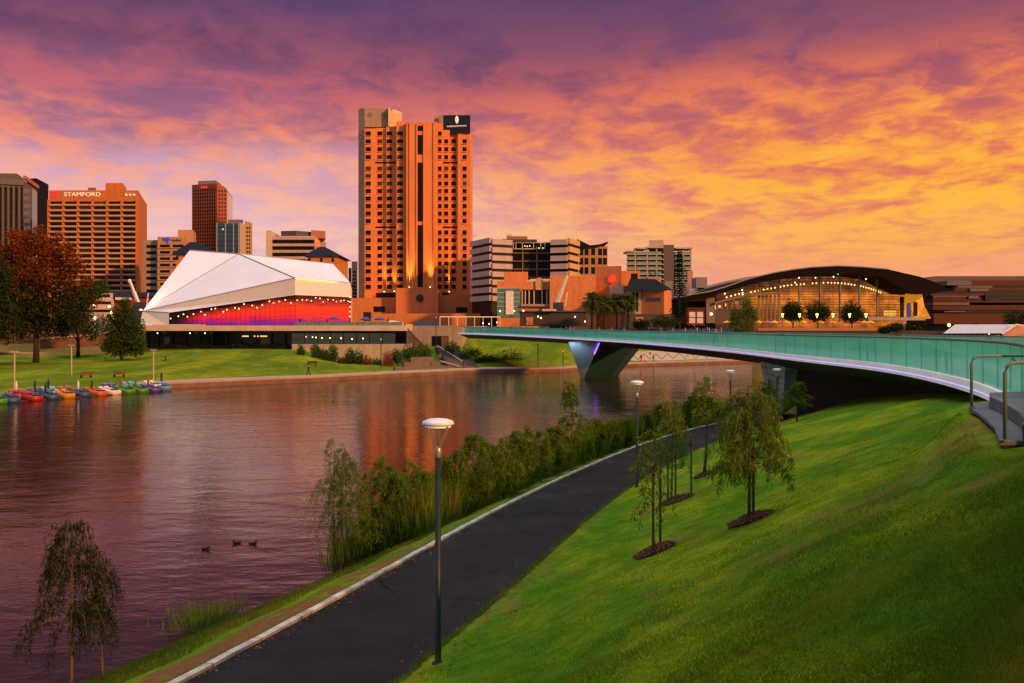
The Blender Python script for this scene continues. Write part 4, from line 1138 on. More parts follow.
# barrel gable
arc = [(535.5, 290)] + [(539.3 + 3.9*math.cos(math.pi - a), 281 - 3.4*math.sin(a)) for a in np.linspace(0, math.pi, 9)] + [(543.2, 290)]
wl = Wall(497, D, 596, D)
poly_on(wl, arc, .6, 8, 'barrel_gable', m_tanr, b)
wl.box(b, 'glazed_bay', 497.2, 520, 288.5, 317, .4, mat('teal_glass', (.08,.22,.24), rough=.1, var=.3, vscale=.5))
many(b, 'glazing_bar', [(wl, 497, 520.2, y, y+.7) for y in (288, 292.5, 297, 301.5, 306, 310.5)], .55, m_lav)
wl.box(b, 'white_pier', 505.8, 513.5, 291, 314.5, .9, mat('white_render', (.70,.68,.66)))
wl.box(b, 'window', 521.8, 549.8, 289.6, 304.4, .1, m_win)
many(b, 'column', [(wl, x, x+1, 290.5, 304) for x in (521.8, 524.8, 528.6, 533.5, 541.5, 546.2, 549)], .5, mat('pale_column', (.5,.46,.44)))
wl.box(b, 'canopy', 521, 550.5, 304.2, 306.4, 1.5, mat('canopy_grey', (.30,.27,.24)))
D = 300
b = building('star_block', 'square orange block with a glowing red star ornament', 'building', 612, D)
prism(b, 'body', [(596, D-4), (621.3, D-8), (621.5, D+20), (597, D+20)], ZG, Z(266.3, D-6), m_cas)
prism(b, 'wing', [(621.3, D-4), (640, D-4), (640, D+18), (621.3, D+18)], ZG, Z(270.8, D-4), m_cas)
w1 = Wall(596, D-4, 621.3, D-8); w2 = Wall(621.3, D-4, 640, D-4)
w2.box(b, 'window', 631, 637.6, 273.5, 280, .06, m_win)
star = []
for i in range(24):
    a = 2*math.pi*i/24; r_ = (5.2 if i % 2 == 0 else 2.2) * (1 if i % 4 else .85)
    star.append((612 + r_*math.cos(a), 279.2 + r_*math.sin(a)))
poly_on(w1, star, .4, .35, 'star_ornament', mat('red_star', (.7,.05,.02), var=0, emit=(1,.06,.02), estr=.9), b)
w1.box(b, 'pale_panel', 610, 624, 285.3, 300, .5, mat('pale_panel', (.52,.45,.38)))
D = 272
b = building('conical_roof_pavilion', 'orange round-fronted pavilion with a dark sloping roof', 'building', 646, D)
cyl = [(638, D+2), (641, D), (664, D-4), (668.5, D-2), (671.8, D+4), (671.8, D+24), (627, D+24), (627, D+4)]
prism(b, 'walls', cyl, ZG, Z(290.5, D), m_cas)
prism(b, 'glass_corner', [(626.5, D), (641, D-.5), (641, D+8), (626.5, D+8)], ZG, Z(290.5, D), mat('pale_glazing', (.40,.38,.36)))
w1 = Wall(626.5, D, 641, D-.5)
many(b, 'window', [(w1, x, x+2.4, 292.5, 311.5) for x in (632.3, 635.8)], .06, m_win)
MB().add([PT(626, 290.3, D-2), PT(641, 290.3, D-3), PT(665, 290.0, D-6), PT(673.5, 290.3, D+4), PT(673, 290.3, D+26), PT(626, 290.3, D+26), PT(630, 278.6, D+10), PT(655.5, 279.2, D+8), PT(655, 279, D+20), PT(630, 278.6, D+20)],
         [(0,1,7,6), (1,2,7), (2,3,8,7), (3,4,8), (4,5,9,8), (5,0,6,9), (6,7,8,9), (5,4,3,2,1,0)]).build('roof', mat('charcoal_roof', (.007,.008,.010), rough=.85, spec=.1, var=.2), b)
w2 = Wall(641, D, 664, D-4)
w2.box(b, 'window', 646, 660.5, 297.5, 301.5, .08, mat('grey_window', (.07,.06,.07), rough=.25))
prism(b, 'base', [(622, D-8), (675, D-8), (675, D), (622, D)], ZG, Z(314, D-8), mat('dark_base', (.05,.045,.05)))
wl = Wall(622, D-8, 675, D-8)
wl.box(b, 'base_panel', 635.5, 643, 317, 326, .2, mat('orange_panel', (.50,.22,.12)))

# =================================================================== WHITE THEATRE
m_wht = mat('white_roof_panels', (0.72, 0.76, 0.84), rough=.5, var=.05, vscale=.15)
t = NT(m_wht.node_tree); p = m_wht.node_tree.nodes['Principled BSDF']
c = t.n('ShaderNodeTexCoord').outputs['Object']; s_ = t.n('ShaderNodeSeparateXYZ'); t.put(s_.inputs[0], c)
sx = t.m('LESS_THAN', t.m('FRACT', t.m('MULTIPLY', s_.outputs[0], 0.55)), 0.03)
t.put(p.inputs['Base Color'], t.mix(t.m('MULTIPLY', sx, .16), p.inputs['Base Color'].links[0].from_socket, (.2, .18, .2, 1)))
m_seam = mat('roof_seam', (.33,.30,.30), var=0)
m_slab = mat('terrace_slab_concrete', (.50,.43,.40), rough=.8, var=.15, vscale=.4)
TH = thing('theatre', 'white faceted theatre with a glowing red glass front on the river terrace', 'theatre', (X(250, 215), 215, Z(326, 205)))
ZT = Z(325.6, 195)
def col_at(px, D, z): return Vector((X(px, D), D, z))
A = PT(142.7, 311, 212); Ab = PT(139.5, 325.6, 211)
B = PT(189.7, 250.3, 236); C_ = PT(239, 254, 228); Dv = PT(333, 264, 250); E = PT(350.5, 283, 224)
Fv = PT(295, 278, 200); G = PT(295, 295, 200); Hv = PT(350.5, 297.2, 224); I = PT(169, 312.6, 208)
Ip = PT(160, 314.2, 209.5)
C2 = C_ + Vector((-.02, 0, -.02))
bkL = PT(178, 290, 262); bkR = PT(352, 290, 262)
roof = MB().add([A, B, C_, Fv, Dv, E, bkL, bkR], [(0, 2, 1), (0, 3, 2), (2, 3, 5, 4), (1, 2, 4), (0, 1, 6), (1, 4, 6), (4, 7, 6), (4, 5, 7)])
roof.build('roof', m_wht, TH)
MB().add([A, Fv, G, I], [(0, 1, 2, 3)]).add([Fv, E, Hv, G], [(0, 1, 2, 3)]).build('roof_fascia', mat('white_fascia', (.66,.68,.72), rough=.5, var=.06), TH)
MB().add([A, I, col_at(169, 208, ZT), Ab], [(0, 1, 2, 3)]).build('end_wall', m_wht, TH)
sm = MB()
for a, b_ in ((A, C_), (C_, Fv), (A, Fv), (Fv, E), (A, I), (B, C_), (C_, Dv)):
    o_ = Vector((0, -.12, .05)); sm.tube([a + o_, b_ + o_], .09, 5)
sm.build('seam', m_seam, TH)
MB().add([bkL, bkR, E, Hv, Vector((Hv.x, Hv.y, ZT)), Vector((bkR.x, bkR.y, ZT)), Vector((bkL.x, bkL.y, ZT)), Ab, A], [(0, 1, 5, 6), (1, 2, 3, 4, 5), (0, 6, 7, 8)]).build('rear_wall', m_wht, TH)
# glazed foyer: sunset reflection painted as emission, red above violet
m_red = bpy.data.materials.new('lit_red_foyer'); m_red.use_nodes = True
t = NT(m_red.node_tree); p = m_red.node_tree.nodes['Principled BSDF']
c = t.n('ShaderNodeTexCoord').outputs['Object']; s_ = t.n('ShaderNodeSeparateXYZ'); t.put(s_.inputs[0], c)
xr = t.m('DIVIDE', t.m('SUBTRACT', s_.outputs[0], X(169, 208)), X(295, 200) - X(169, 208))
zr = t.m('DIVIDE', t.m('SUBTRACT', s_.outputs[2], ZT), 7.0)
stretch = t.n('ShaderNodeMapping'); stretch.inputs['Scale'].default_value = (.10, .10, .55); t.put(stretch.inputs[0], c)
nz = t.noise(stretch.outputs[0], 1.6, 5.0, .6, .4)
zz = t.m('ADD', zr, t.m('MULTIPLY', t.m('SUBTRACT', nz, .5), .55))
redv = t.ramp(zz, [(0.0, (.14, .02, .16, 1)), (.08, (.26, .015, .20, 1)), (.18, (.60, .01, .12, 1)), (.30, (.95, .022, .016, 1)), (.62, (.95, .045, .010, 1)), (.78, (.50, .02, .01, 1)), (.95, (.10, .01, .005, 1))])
lim = t.m('ADD', t.m('MULTIPLY', xr, .72), .22)      # the painted band climbs from left to right
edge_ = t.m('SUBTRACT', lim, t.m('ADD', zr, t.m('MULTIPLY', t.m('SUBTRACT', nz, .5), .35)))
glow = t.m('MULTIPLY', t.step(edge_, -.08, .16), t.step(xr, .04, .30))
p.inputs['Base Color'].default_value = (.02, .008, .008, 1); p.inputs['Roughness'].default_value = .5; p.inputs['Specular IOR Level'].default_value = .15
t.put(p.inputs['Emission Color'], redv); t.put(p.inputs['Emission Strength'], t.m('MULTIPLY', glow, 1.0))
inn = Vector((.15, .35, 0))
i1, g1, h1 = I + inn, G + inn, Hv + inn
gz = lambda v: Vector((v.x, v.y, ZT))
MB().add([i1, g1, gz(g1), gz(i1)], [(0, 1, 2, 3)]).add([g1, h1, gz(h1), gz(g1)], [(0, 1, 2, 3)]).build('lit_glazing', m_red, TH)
ml = MB()
for a, b_, n in ((I, G, 26), (G, Hv, 12)):
    for i in range(n+1):
        q = a.lerp(b_, i/n); q2 = gz(q)
        ml.tube([q + Vector((0, .1, 0)), q2 + Vector((0, .1, 0))], .035, 4)
    for f_ in (.33, .66):
        ml.tube([gz(a).lerp(a, f_), gz(b_).lerp(b_, f_)], .03, 4)
ml.build('mullions', mat('dark_mullion', (.02,.015,.02), rough=.5), TH)
m_bulb = lampmat('warm_bulb', (1, .68, .28), 4.0)
def bulb(parent, q, r=.16, m=m_bulb, name='bulb'):
    key = ('bulb', r, m.name)
    me = BOXES.get(key)
    if me is None:
        o = MB().lathe([(r*.3, -r), (r*.87, -r*.5), (r, 0), (r*.87, r*.5), (r*.3, r)], 8).build(name, m); me = o.data; BOXES[key] = me
        W.pop(o.name, None); bpy.data.objects.remove(o)
    return reg(bpy.data.objects.new(name, me), parent, Matrix.Translation(q))
for a, b_, n, dr in ((I, G, 22, .9), (G, Hv, 13, .7)):
    for i in range(n):
        f_ = (i + .5 + random.uniform(-.25, .25)) / n
        q = a.lerp(b_, f_) + Vector((0, -.05, -.45 - random.random()*dr - (.4 if i % 3 == 0 else 0)))
        bulb(TH, q, .13)
for q in [gz(Hv).lerp(Hv, k_/6) + Vector((-.1, -.3, 0)) for k_ in range(1, 7)]: bulb(TH, q, .15)
# the warm floodlight that grazes the low west tip, and the yellow gutter light of the right eave
def spot(name, q, to, energy, col, ang, parent, soft=.3):
    ld = bpy.data.lights.new(name, 'SPOT'); ld.energy = energy; ld.color = col; ld.spot_size = R(ang); ld.spot_blend = 1; ld.shadow_soft_size = soft
    lo = bpy.data.objects.new(name, ld); reg(lo, parent, Matrix.Translation(q) @ (to - q).to_track_quat('-Z', 'Y').to_matrix().to_4x4())
fl = MB().lathe([(.2, 0), (.3, .25), (.25, .3)], 10).build('floodlight', lampmat('flood_lens', (1, .75, .4), 6), TH, Matrix.Translation(A + Vector((.4, -2.0, .1))))
spot('floodlight_beam', A + Vector((.4, -2.2, .6)), A.lerp(B, .3), 9000, (1, .60, .25), 80, fl)
gl_ = MB().tube([Fv + Vector((.3, -.3, -.12)), E + Vector((-.3, -.3, -.12))], .07, 6).build('gutter_light', lampmat('gutter_light', (1, .78, .05), 2.6), TH)
# terrace deck the theatre stands on
TR = thing('river_terrace', 'long concrete terrace with dark glazed ground floor under the white theatre', 'terrace', (X(270, 195), 195, 4.2))
def xy(px, D): return (X(px, D), D)
MB().prism([xy(138, 190), xy(404.5, 190), xy(412, 200), xy(400, 262), xy(150, 262)], Z(330.8, 190), ZT).build('deck', m_slab, TR)
MB().prism([xy(152, 207), xy(297, 207), xy(297, 206), xy(152, 206)], ZT, ZT + .35).build('step', m_slab, TR)
MB().prism([xy(146, 199), xy(412, 199), xy(400, 262), xy(150, 262)], 3.6, Z(330.8, 190) - .02).build('ground_floor', mat('dark_ground_floor', (.012,.012,.015), rough=.2, var=.4, vscale=.3), TR)
wt = Wall(146, 198.9, 297, 198.9)
many(TR, 'column', [(wt, x, x+1.5, 333, 348.5) for x in (147, 157.5, 172, 185, 199, 212, 226, 241, 256, 271, 285)], .5, mat('brown_column', (.09,.05,.04)))
many(TR, 'door', [(wt, 164.5, 170, 337, 347), (wt, 261.5, 271, 338.5, 348.5)], .15, mat('pale_door_glass', (.20,.24,.25), rough=.15))
for x0, x1 in ((242, 248.5), (254, 258.5), (260.5, 267)): wt.box(TR, 'strip_light', x0, x1, 335.6, 336.8, .3, lampmat('strip_light', (1, .55, .2), 1.3))
for x in (157.5, 190, 205): bulb(TR, PT(x, 333.2, 197), .14)
MB().prism([xy(292, 186), xy(412, 186), xy(412, 199), xy(292, 199)], .5, Z(344.4, 186)).build('stone_wall', facade('pale_stone_wall', (.40,.36,.29), joint=.8, width=1.6), TR)
many(TR, 'glass_screen', [(Wall(292, 188, 398, 188), 292+i*13, 304.2+i*13, 333.2, 344) for i in range(8)], .03, mat('cafe_glass', (.03,.05,.05), rough=.08, var=.3), back=.05)
wcaf = Wall(292, 195, 398, 195)
for x, y, cc in ((306, 336.8, 0), (312.5, 337.2, 1), (316, 337.5, 2), (322, 338, 2), (330, 338, 2), (341, 338.3, 2), (352, 339, 2), (363, 338.5, 2)):
    bulb(TR, PT(x, y, 187.6), .13, (lampmat('pink_bulb', (1, .1, .35), 3), lampmat('green_bulb', (.6, 1, .2), 2), m_bulb)[cc])
wtr = Wall(295, 190.5, 404, 190.5)
many(TR, 'balustrade_glass', [(wtr, 295+i*12, 306.4+i*12, 322, 325.8) for i in range(9)], .03, mat('balustrade_grey_glass', (.10,.20,.18), rough=.1, var=.3), back=.04)
# white canopy at the terrace end
poly_on(Wall(385, 191, 404, 191), [(387.5, 325.4), (387.5, 321.5), (391, 320.2), (401.5, 322.6), (401.5, 325.4)], 0, 3, 'kiosk', mat('white_kiosk', (.70,.68,.68)), TR)
# hedge of ground cover under the terrace is built with the plants

# terrace umbrellas
def umbrella(loc, H, rad, canopy_m, label, group, closed=False):
    u = thing('umbrella', label, 'umbrella', loc, group)
    T = Matrix.Translation(loc)
    MB().tube([(0, 0, 0), (0, 0, H)], .035, 6).build('pole', m_alu, u, T)
    mb = MB(); n = 8
    mb.v = [(0, 0, H)] + [(rad*math.cos(2*math.pi*i/n), rad*math.sin(2*math.pi*i/n), H-.55) for i in range(n)] + [(rad*.98*math.cos(2*math.pi*i/n), rad*.98*math.sin(2*math.pi*i/n), H-.75) for i in range(n)]
    for i in range(n):
        j = (i+1) % n
        mb.f += [(0, 1+i, 1+j), (1+i, 1+n+i, 1+n+j, 1+j)]
    mb.build('canopy', canopy_m, u, T)
    MB().lathe([(.28, 0), (.28, .08), (.06, .1)], 10).build('base', m_alu, u, T)
    return u
m_ublue = mat('blue_canvas', (.02,.06,.30)); m_uwhite = mat('white_canvas', (.7,.68,.7))
m_uyel = mat('yellow_canvas', (.75,.42,.03)); m_ured = mat('red_canvas', (.50,.05,.05)); m_upink = mat('pink_canvas', (.60,.10,.25))
for px, nm in ((334, 'blue terrace umbrella nearest the glowing red glass'), (365.5, 'blue terrace umbrella beside the dark sign on the terrace'), (379.5, 'blue terrace umbrella nearest the white kiosk')):
    umbrella(Vector((X(px, 192.5), 192.5, ZT)), 2.1 if px < 340 else 1.95, 1.15, m_ublue, nm, 'blue umbrellas on the theatre terrace')
sg = thing('sign_board', 'tall dark notice board standing on the theatre terrace', 'sign', (X(367, 196), 196, ZT))
ws_ = Wall(363.3, 196, 371, 196); ws_.box(sg, 'panel', 363.3, 371, 312, 321, .15, m_navy); ws_.box(sg, 'post', 363.8, 364.5, 320.9, 325.5, .1, m_alu); ws_.box(sg, 'post', 369.6, 370.3, 320.9, 325.5, .1, m_alu)

# ---- stone service building and stairs between the terrace and the bridge
m_strat = facade('banded_stone', (.36,.29,.25), joint=.55, width=2.2, dark=.5)
b = thing('stone_wall_building', 'banded grey stone building with a dark doorway at the far end of the bridge', 'building', (X(435, 205), 205, 4))
prism(b, 'walls', [(405, 206), (462, 204), (470, 230), (410, 230)], 1, Z(327, 205), m_strat)
wl = Wall(405, 206, 462, 204)
wl.box(b, 'doorway', 432, 448.5, 336, 347.5, .1, m_win)
wl.box(b, 'door', 441.5, 448, 336.5, 347.5, .16, mat('rusty_door', (.14,.07,.05)))
many(b, 'glass_screen', [(wl, 414.5+i*8, 421.5+i*8, 322, 325.8) for i in range(3)] , .0, mat('blue_screen', (.03,.10,.30), rough=.2), back=.1)
prism(b, 'parapet', [(405, 206), (462, 204), (462, 206), (405, 208)], Z(327, 205)+.002, Z(325.6, 205), m_strat)
wl.box(b, 'yellow_sign', 406, 412.3, 324, 328.3, .2, mat('yellow_sign', (.65,.50,.05)))
st = thing('riverside_stairs', 'long flight of grey steps with low terrace walls going up to the stone building', 'stairs', (X(445, 172), 172, .9))
m_step = mat('stair_stone', (.115,.088,.080), rough=.9, var=.25, vscale=.6)
m_stepw = mat('terrace_wall_stone', (.13,.105,.095), rough=.9, var=.2, vscale=.6)
mb = MB(); nst = 18
for i in range(nst):
    f0 = i/nst; Da = 172 + 28*f0; z = .9 + 3.5*(i+1)/nst
    a0, a1 = 449 - 15*f0, 479 - 24*f0
    mb.prism([xy(a0, Da), xy(a1, Da), xy(a1 - .8, Da+2.8), xy(a0 - .5, Da+2.8)], z - .6, z)
mb.build('steps', m_step, st)
for px0, D0, px1, D1_, z0, z1 in ((395, 162, 450, 170, .7, 1.35), (404, 169, 440, 175, .8, 2.0), (411, 176, 434, 181, 1.6, 2.75)):
    wl = Wall(px0, D0, px1, D1_); wl.ubox(st, 'terrace_wall', 0, wl.L, z0, z1, .0, m_stepw, .6)
MB().tube([PT(440, 361.0, 178), PT(463, 367.5, 172)], .16, 6).build('handrail', m_slab, st)
MB().tube([PT(437, 345.5, 198), PT(462, 361, 172)], .10, 6).build('handrail', m_slab, st)
MB().prism([xy(405, 196), xy(411, 196), xy(424, 200), xy(408, 204)], 3, [6.2, 6.2, 4.4, 6.2]).build('landing', m_step, st)
st2 = thing('upper_stair', 'dark sloping stair from the terrace end down towards the doorway', 'stairs', (X(415, 196), 196, 4.4))
mb = MB()
for i in range(12):
    f_ = i/12; mb.prism([xy(406.5+f_*16, 194+f_*6), xy(409+f_*16, 194+f_*6), xy(409+f_*16, 197+f_*6), xy(406.5+f_*16, 197+f_*6)], 3.0, ZT - .6 - f_*(ZT-5.4))
mb.build('steps', m_step, st2); MB().tube([PT(407, 328, 193.5), PT(424, 345, 199)], .09, 6).build('handrail', m_alu, st2)

# patterned white wall beside the far promenade
mw = thing('mural_wall', 'low white wall with a dark zigzag pattern beyond the first bridge pier', 'wall', (X(685, 214), 214, .8))
wl = Wall(620, 208, 752, 229)
m_mur = mat('white_mural', (.36,.44,.62), rough=.7, var=.05)
t = NT(m_mur.node_tree); p = m_mur.node_tree.nodes['Principled BSDF']
c = t.n('ShaderNodeTexCoord').outputs['Object']; s_ = t.n('ShaderNodeSeparateXYZ'); t.put(s_.inputs[0], c)
tri = t.m('ABSOLUTE', t.m('SUBTRACT', t.m('FRACT', t.m('MULTIPLY', s_.outputs[0], .28)), .5))
zig = t.m('LESS_THAN', t.m('ABSOLUTE', t.m('SUBTRACT', s_.outputs[2], t.m('ADD', t.m('MULTIPLY', tri, 2.6), .45))), .10)
vor = t.n('ShaderNodeTexVoronoi'); vor.inputs['Scale'].default_value = .45; t.put(vor.inputs['Vector'], c)
dots = t.m('LESS_THAN', vor.outputs[0], .22)
t.put(p.inputs['Base Color'], t.mix(t.m('MAXIMUM', zig, dots), p.inputs['Base Color'].links[0].from_socket, (.06, .06, .08, 1)))
wl.ubox(mw, 'panel', 0, wl.L, .75, 2.95, 0, m_mur, .5)
wl.ubox(mw, 'coping', 0, wl.L, 2.95, 3.12, .1, m_slab, .6)

# =================================================================== CONVENTION HALL WITH THE BOWED ROOF
D = 282
CC = thing('convention_hall', 'glass-fronted hall with a long bowed dark roof and glowing amber interior', 'hall', (X(815, D), D, ZG))
up = [(676,298.2),(690,295),(711,291.4),(728,286.2),(744,280.3),(759,276.3),(774,272.8),(793,269.6),(812,267.3),(838,266),(863,267.1),(888.5,269.4),(904,273),(920,276.6),(936,282.5),(949.5,289.6)]
lo = [(949.5,291),(930,293.4),(912,292.5),(903,288.5),(894,284.2),(886,279),(879,276.3),(857,273.8),(840,273.2),(828,273.4),(799,276),(769,280.4),(745,286),(726,291.8),(706,297.2),(690,299.4),(676,299.2)]
m_rf = mat('bronze_vault_roof', (.006,.004,.004), rough=.9, var=.2, vscale=.2, spec=.15)
wl = Wall(670, D-8, 960, D-8)
poly_on(wl, up + lo, 0, 62, 'roof', m_rf, CC)
rimp = [PT(x, y-.1, D-8.3) for x, y in up]
MB().tube(rimp[:12], .22, 6).build('roof_edge', mat('pale_roof_edge', (.20,.18,.20)), CC)
# lit inner hall: golden back wall and coffered ceiling behind the glass
m_amb = bpy.data.materials.new('amber_interior'); m_amb.use_nodes = True
t = NT(m_amb.node_tree); p = m_amb.node_tree.nodes['Principled BSDF']
c = t.n('ShaderNodeTexCoord').outputs['Object']; s_ = t.n('ShaderNodeSeparateXYZ'); t.put(s_.inputs[0], c)
xh = t.m('DIVIDE', t.m('SUBTRACT', s_.outputs[0], X(760, D)), X(905, D) - X(760, D))
zh = t.m('DIVIDE', t.m('SUBTRACT', s_.outputs[2], 8.0), 16.0)
n1 = t.noise(c, .16, 4.0, .6); n2 = t.noise(c, .22, 3.0, .6)
slat = t.m('FRACT', t.m('MULTIPLY', s_.outputs[2], .55)); slat = t.m('ADD', t.m('MULTIPLY', t.m('GREATER_THAN', slat, .2), .22), .78)
lev = t.ramp(zh, [(0, (.25,)*3 + (1,)), (.12, (.60,)*3 + (1,)), (.45, (.85,)*3 + (1,)), (.74, (.85,)*3 + (1,)), (.80, (.35,)*3 + (1,)), (1, (.18,)*3 + (1,))])
amb = t.mix(n1, (.85, .15, .012, 1), (1, .33, .035, 1))
sides = t.m('MULTIPLY', t.step(xh, -.30, .28), t.step(xh, 1.35, .9))
e = t.m('MULTIPLY', t.m('MULTIPLY', lev, slat), t.m('ADD', t.m('MULTIPLY', t.step(n2, .3, .7), .75), .30))
t.put(p.inputs['Emission Color'], amb); t.put(p.inputs['Emission Strength'], t.m('MULTIPLY', t.m('MULTIPLY', e, t.m('ADD', t.m('MULTIPLY', sides, .85), .12)), 1.7))
p.inputs['Base Color'].default_value = (.03, .015, .01, 1); p.inputs['Specular IOR Level'].default_value = .1
lop = [PT(x, y, D+7) for x, y in [(905, 290), (894, 283.4), (886, 278.4), (879, 275.6), (857, 273), (840, 272.4), (828, 272.6), (799, 275.2), (769, 279.6), (745, 285.4), (726, 291), (716, 295)]]
vs = lop + [Vector((lop[-1].x, D+7, ZG)), Vector((lop[0].x, D+7, ZG))]
pymesh('hall_interior', vs, [tuple(range(len(vs)))], m_amb, CC)
# glass skin with fine horizontal bars and tall steel masts
m_cg = bpy.data.materials.new('hall_glass'); m_cg.use_nodes = True
t = NT(m_cg.node_tree); m_cg.node_tree.nodes.clear()
tr = t.n('ShaderNodeBsdfTransparent'); tr.inputs[0].default_value = (.80, .78, .74, 1)
gl = t.n('ShaderNodeBsdfGlossy'); gl.inputs['Roughness'].default_value = .06; gl.inputs[0].default_value = (.7, .7, .75, 1)
mx = t.n('ShaderNodeMixShader'); mx.inputs[0].default_value = .05; t.put(mx.inputs[1], tr.outputs[0]); t.put(mx.inputs[2], gl.outputs[0])
o_ = t.n('ShaderNodeOutputMaterial'); t.put(o_.inputs[0], mx.outputs[0])
gsk = [PT(x, y, D) for x, y in [(906, 290), (894, 283.6), (886, 278.6), (879, 275.8), (857, 273.3), (840, 272.7), (828, 272.9), (799, 275.5), (769, 279.9), (745, 285.6), (726, 291.2), (716, 295)]]
vs = gsk + [Vector((gsk[-1].x, D, ZG)), Vector((gsk[0].x, D, ZG))]
pymesh('glass_front', vs, [tuple(range(len(vs)))], m_cg, CC)
def ytop(px):
    xs_ = [q[0] for q in reversed(lo)]; yy = [q[1] for q in reversed(lo)]
    return float(np.interp(px, xs_, yy))
gb = MB()
for y in np.arange(276, 318, 2.6):
    xs_ = [x for x in np.arange(720, 905, 1.5) if ytop(x) < y]
    if xs_: gb.tube([PT(min(xs_), y, D-.25), PT(max(xs_), y, D-.25)], .07, 4)
for x in np.arange(769, 905, 10.0): gb.tube([PT(x, ytop(x), D-.2), PT(x, 322, D-.2)], .045, 4)
gb.build('glazing_bars', mat('bronze_bars', (.02,.013,.012), rough=.6), CC)
m_mast = mat('verdigris_mast', (.16,.20,.17), rough=.5)
for x in (759.5, 779.3, 799.3, 820, 840, 859.2, 877.2):
    MB().tube([PT(x, ytop(x)-.5, D-3), PT(x, 322, D-3)], .28, 8).build('mast', m_mast, CC)
for x, y in ((799, 277.8), (815.5, 277.8), (838, 273.9), (833.5, 276.8), (857, 274.5), (875, 276.3), (866, 279), (795, 282.5)):
    bulb(CC, PT(x, y, D-4), .20)
chain = [(726.6, 297.2), (731, 296), (735.2, 294.8), (739, 293.9), (742.5, 292.8)] + [(751, 292), (754.8, 291.4), (758.8, 290.7), (763.6, 289.6), (767.4, 289), (771.2, 288.4), (775, 287.7), (780.5, 286.8), (784, 286), (787.6, 285.5), (791.4, 285), (796.6, 284.6), (800.4, 284.3), (804, 284)] + \
        [(812.6, 283.4), (816.4, 283.1), (823.4, 282.8), (828, 282.7), (831.4, 282.8), (834.8, 282.9), (838, 283), (841.6, 283.2), (845, 283.6), (848.4, 284), (851.4, 284.5), (854.6, 285), (860.6, 286), (863.4, 286.7), (866.2, 287.6), (868.8, 288.2), (871.2, 289), (873.6, 289.6), (876.2, 290.6), (878.4, 291.6), (880.6, 292.5)]
for x, y in chain: bulb(CC, PT(x, y, D-1.2), .25, lampmat('hall_bulb', (1, .58, .16), 2.2))
for x, y in ((724.8, 293.6), (742.2, 290), (742.6, 294.4)): bulb(CC, PT(x, y, D-2), .24)
# west loggia: curved canopy on tall slats
MB().tube([PT(714.5, 303.4, D-5), PT(728, 299.3, D-5), PT(745, 296, D-5), PT(757, 294.6, D-5), PT(772, 293.4, D-5), PT(789, 292.8, D-5)], [.45, .45, .42, .4, .3, .12], 6).build('canopy', mat('canopy_pale', (.22,.19,.20)), CC)
wl = Wall(700, D-3, 800, D-3)
for i, x in enumerate((758, 762, 766, 770, 774, 778)): wl.box(CC, 'slat', x, x+1.5, 294.6, 321, .3, mat('loggia_slat', (.22,.17,.15)))
for x in (716.5, 721, 726, 731, 736, 741): wl.box(CC, 'pillar', x, x+1.4, 301.5 - (x-716)*.2, 309.5, .3, mat('loggia_slat', (.22,.17,.15)))
for x, y in ((718.6, 306.5), (725, 304.8), (735.8, 302.5)): wl.box(CC, 'lit_window', x, x+1.8, y-1.4, y+1.4, .2, m_winlit)
wl.box(CC, 'lower_wall', 714, 757, 309.5, 324, .0, mat('loggia_wall', (.10,.075,.08)), back=2)
wl.box(CC, 'pylon', 705.5, 713.8, 297.5, 323, 1.2, mat('pylon_grey', (.17,.15,.15)))
bulb(CC, PT(711.2, 314, D-6), .42)
# stone return at the right end, its sunlight painted as gold emission
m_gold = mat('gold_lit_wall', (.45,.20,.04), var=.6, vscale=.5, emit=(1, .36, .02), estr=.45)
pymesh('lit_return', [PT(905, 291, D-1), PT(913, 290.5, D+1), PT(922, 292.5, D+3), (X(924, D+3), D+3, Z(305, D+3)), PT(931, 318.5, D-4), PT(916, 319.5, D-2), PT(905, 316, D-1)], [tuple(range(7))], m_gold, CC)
wl = Wall(900, D-2, 935, D-2)
for x0, x1, y0, y1 in ((900, 903.5, 297, 318), (908, 910.2, 303, 317), (913.5, 917, 302, 316)): wl.box(CC, 'dark_pier', x0, x1, y0, y1, .4, m_win)
wl.box(CC, 'blue_banner', 907, 909.2, 303.5, 317, .6, mat('blue_banner', (.02,.05,.35), emit=(.05,.1,.8), estr=.2))
for x0, x1 in ((884, 896), (899.5, 905)): Wall(880, D+1, 910, D+1).box(CC, 'gold_counter', x0, x1, 310.5, 316, .2, lampmat('gold_counter', (1, .5, .06), 1.1))
# pale lower canopy
Wall(864, D-14, 922, D-14).box(CC, 'entrance_canopy', 864.5, 921, 317.4, 320.4, 3, mat('canopy_lilac', (.34,.30,.33)), back=3)
# grey-blue roof sheet behind on the left
b = thing('exhibition_shed', 'long grey-blue sloping shed roof behind the bowed hall', 'building', (X(735, 330), 330, ZG))
wl = Wall(640, 325, 830, 325)
poly_on(wl, [(672, 303), (673, 298.6), (690, 292), (705, 287), (722, 282), (745, 277.2), (768, 274.6), (795, 271.5), (795, 300)], 0, 50, 'roof', mat('zinc_shed_roof', (.24,.26,.32), rough=.4, var=.15, vscale=.3), b)
many(b, 'plant_box', [(wl, 695, 706, 277.5, 288), (wl, 664, 673, 281.5, 300), (wl, 682, 688.5, 283.5, 297)], 2, mat('plant_box_grey', (.20,.21,.25)), back=6)
many(b, 'roof_seam', [(wl, x, x+.5, 283.5 + max(0, (725-x)*.33), 296) for x in np.arange(690, 740, 6)], .1, mat('seam_pale', (.40,.42,.48)))
wl2 = Wall(660, 296, 716, 296)
wl2.box(b, 'lower_roof', 668, 712, 298.8, 301.6, 4, mat('zinc_edge', (.35,.36,.40)), back=10)
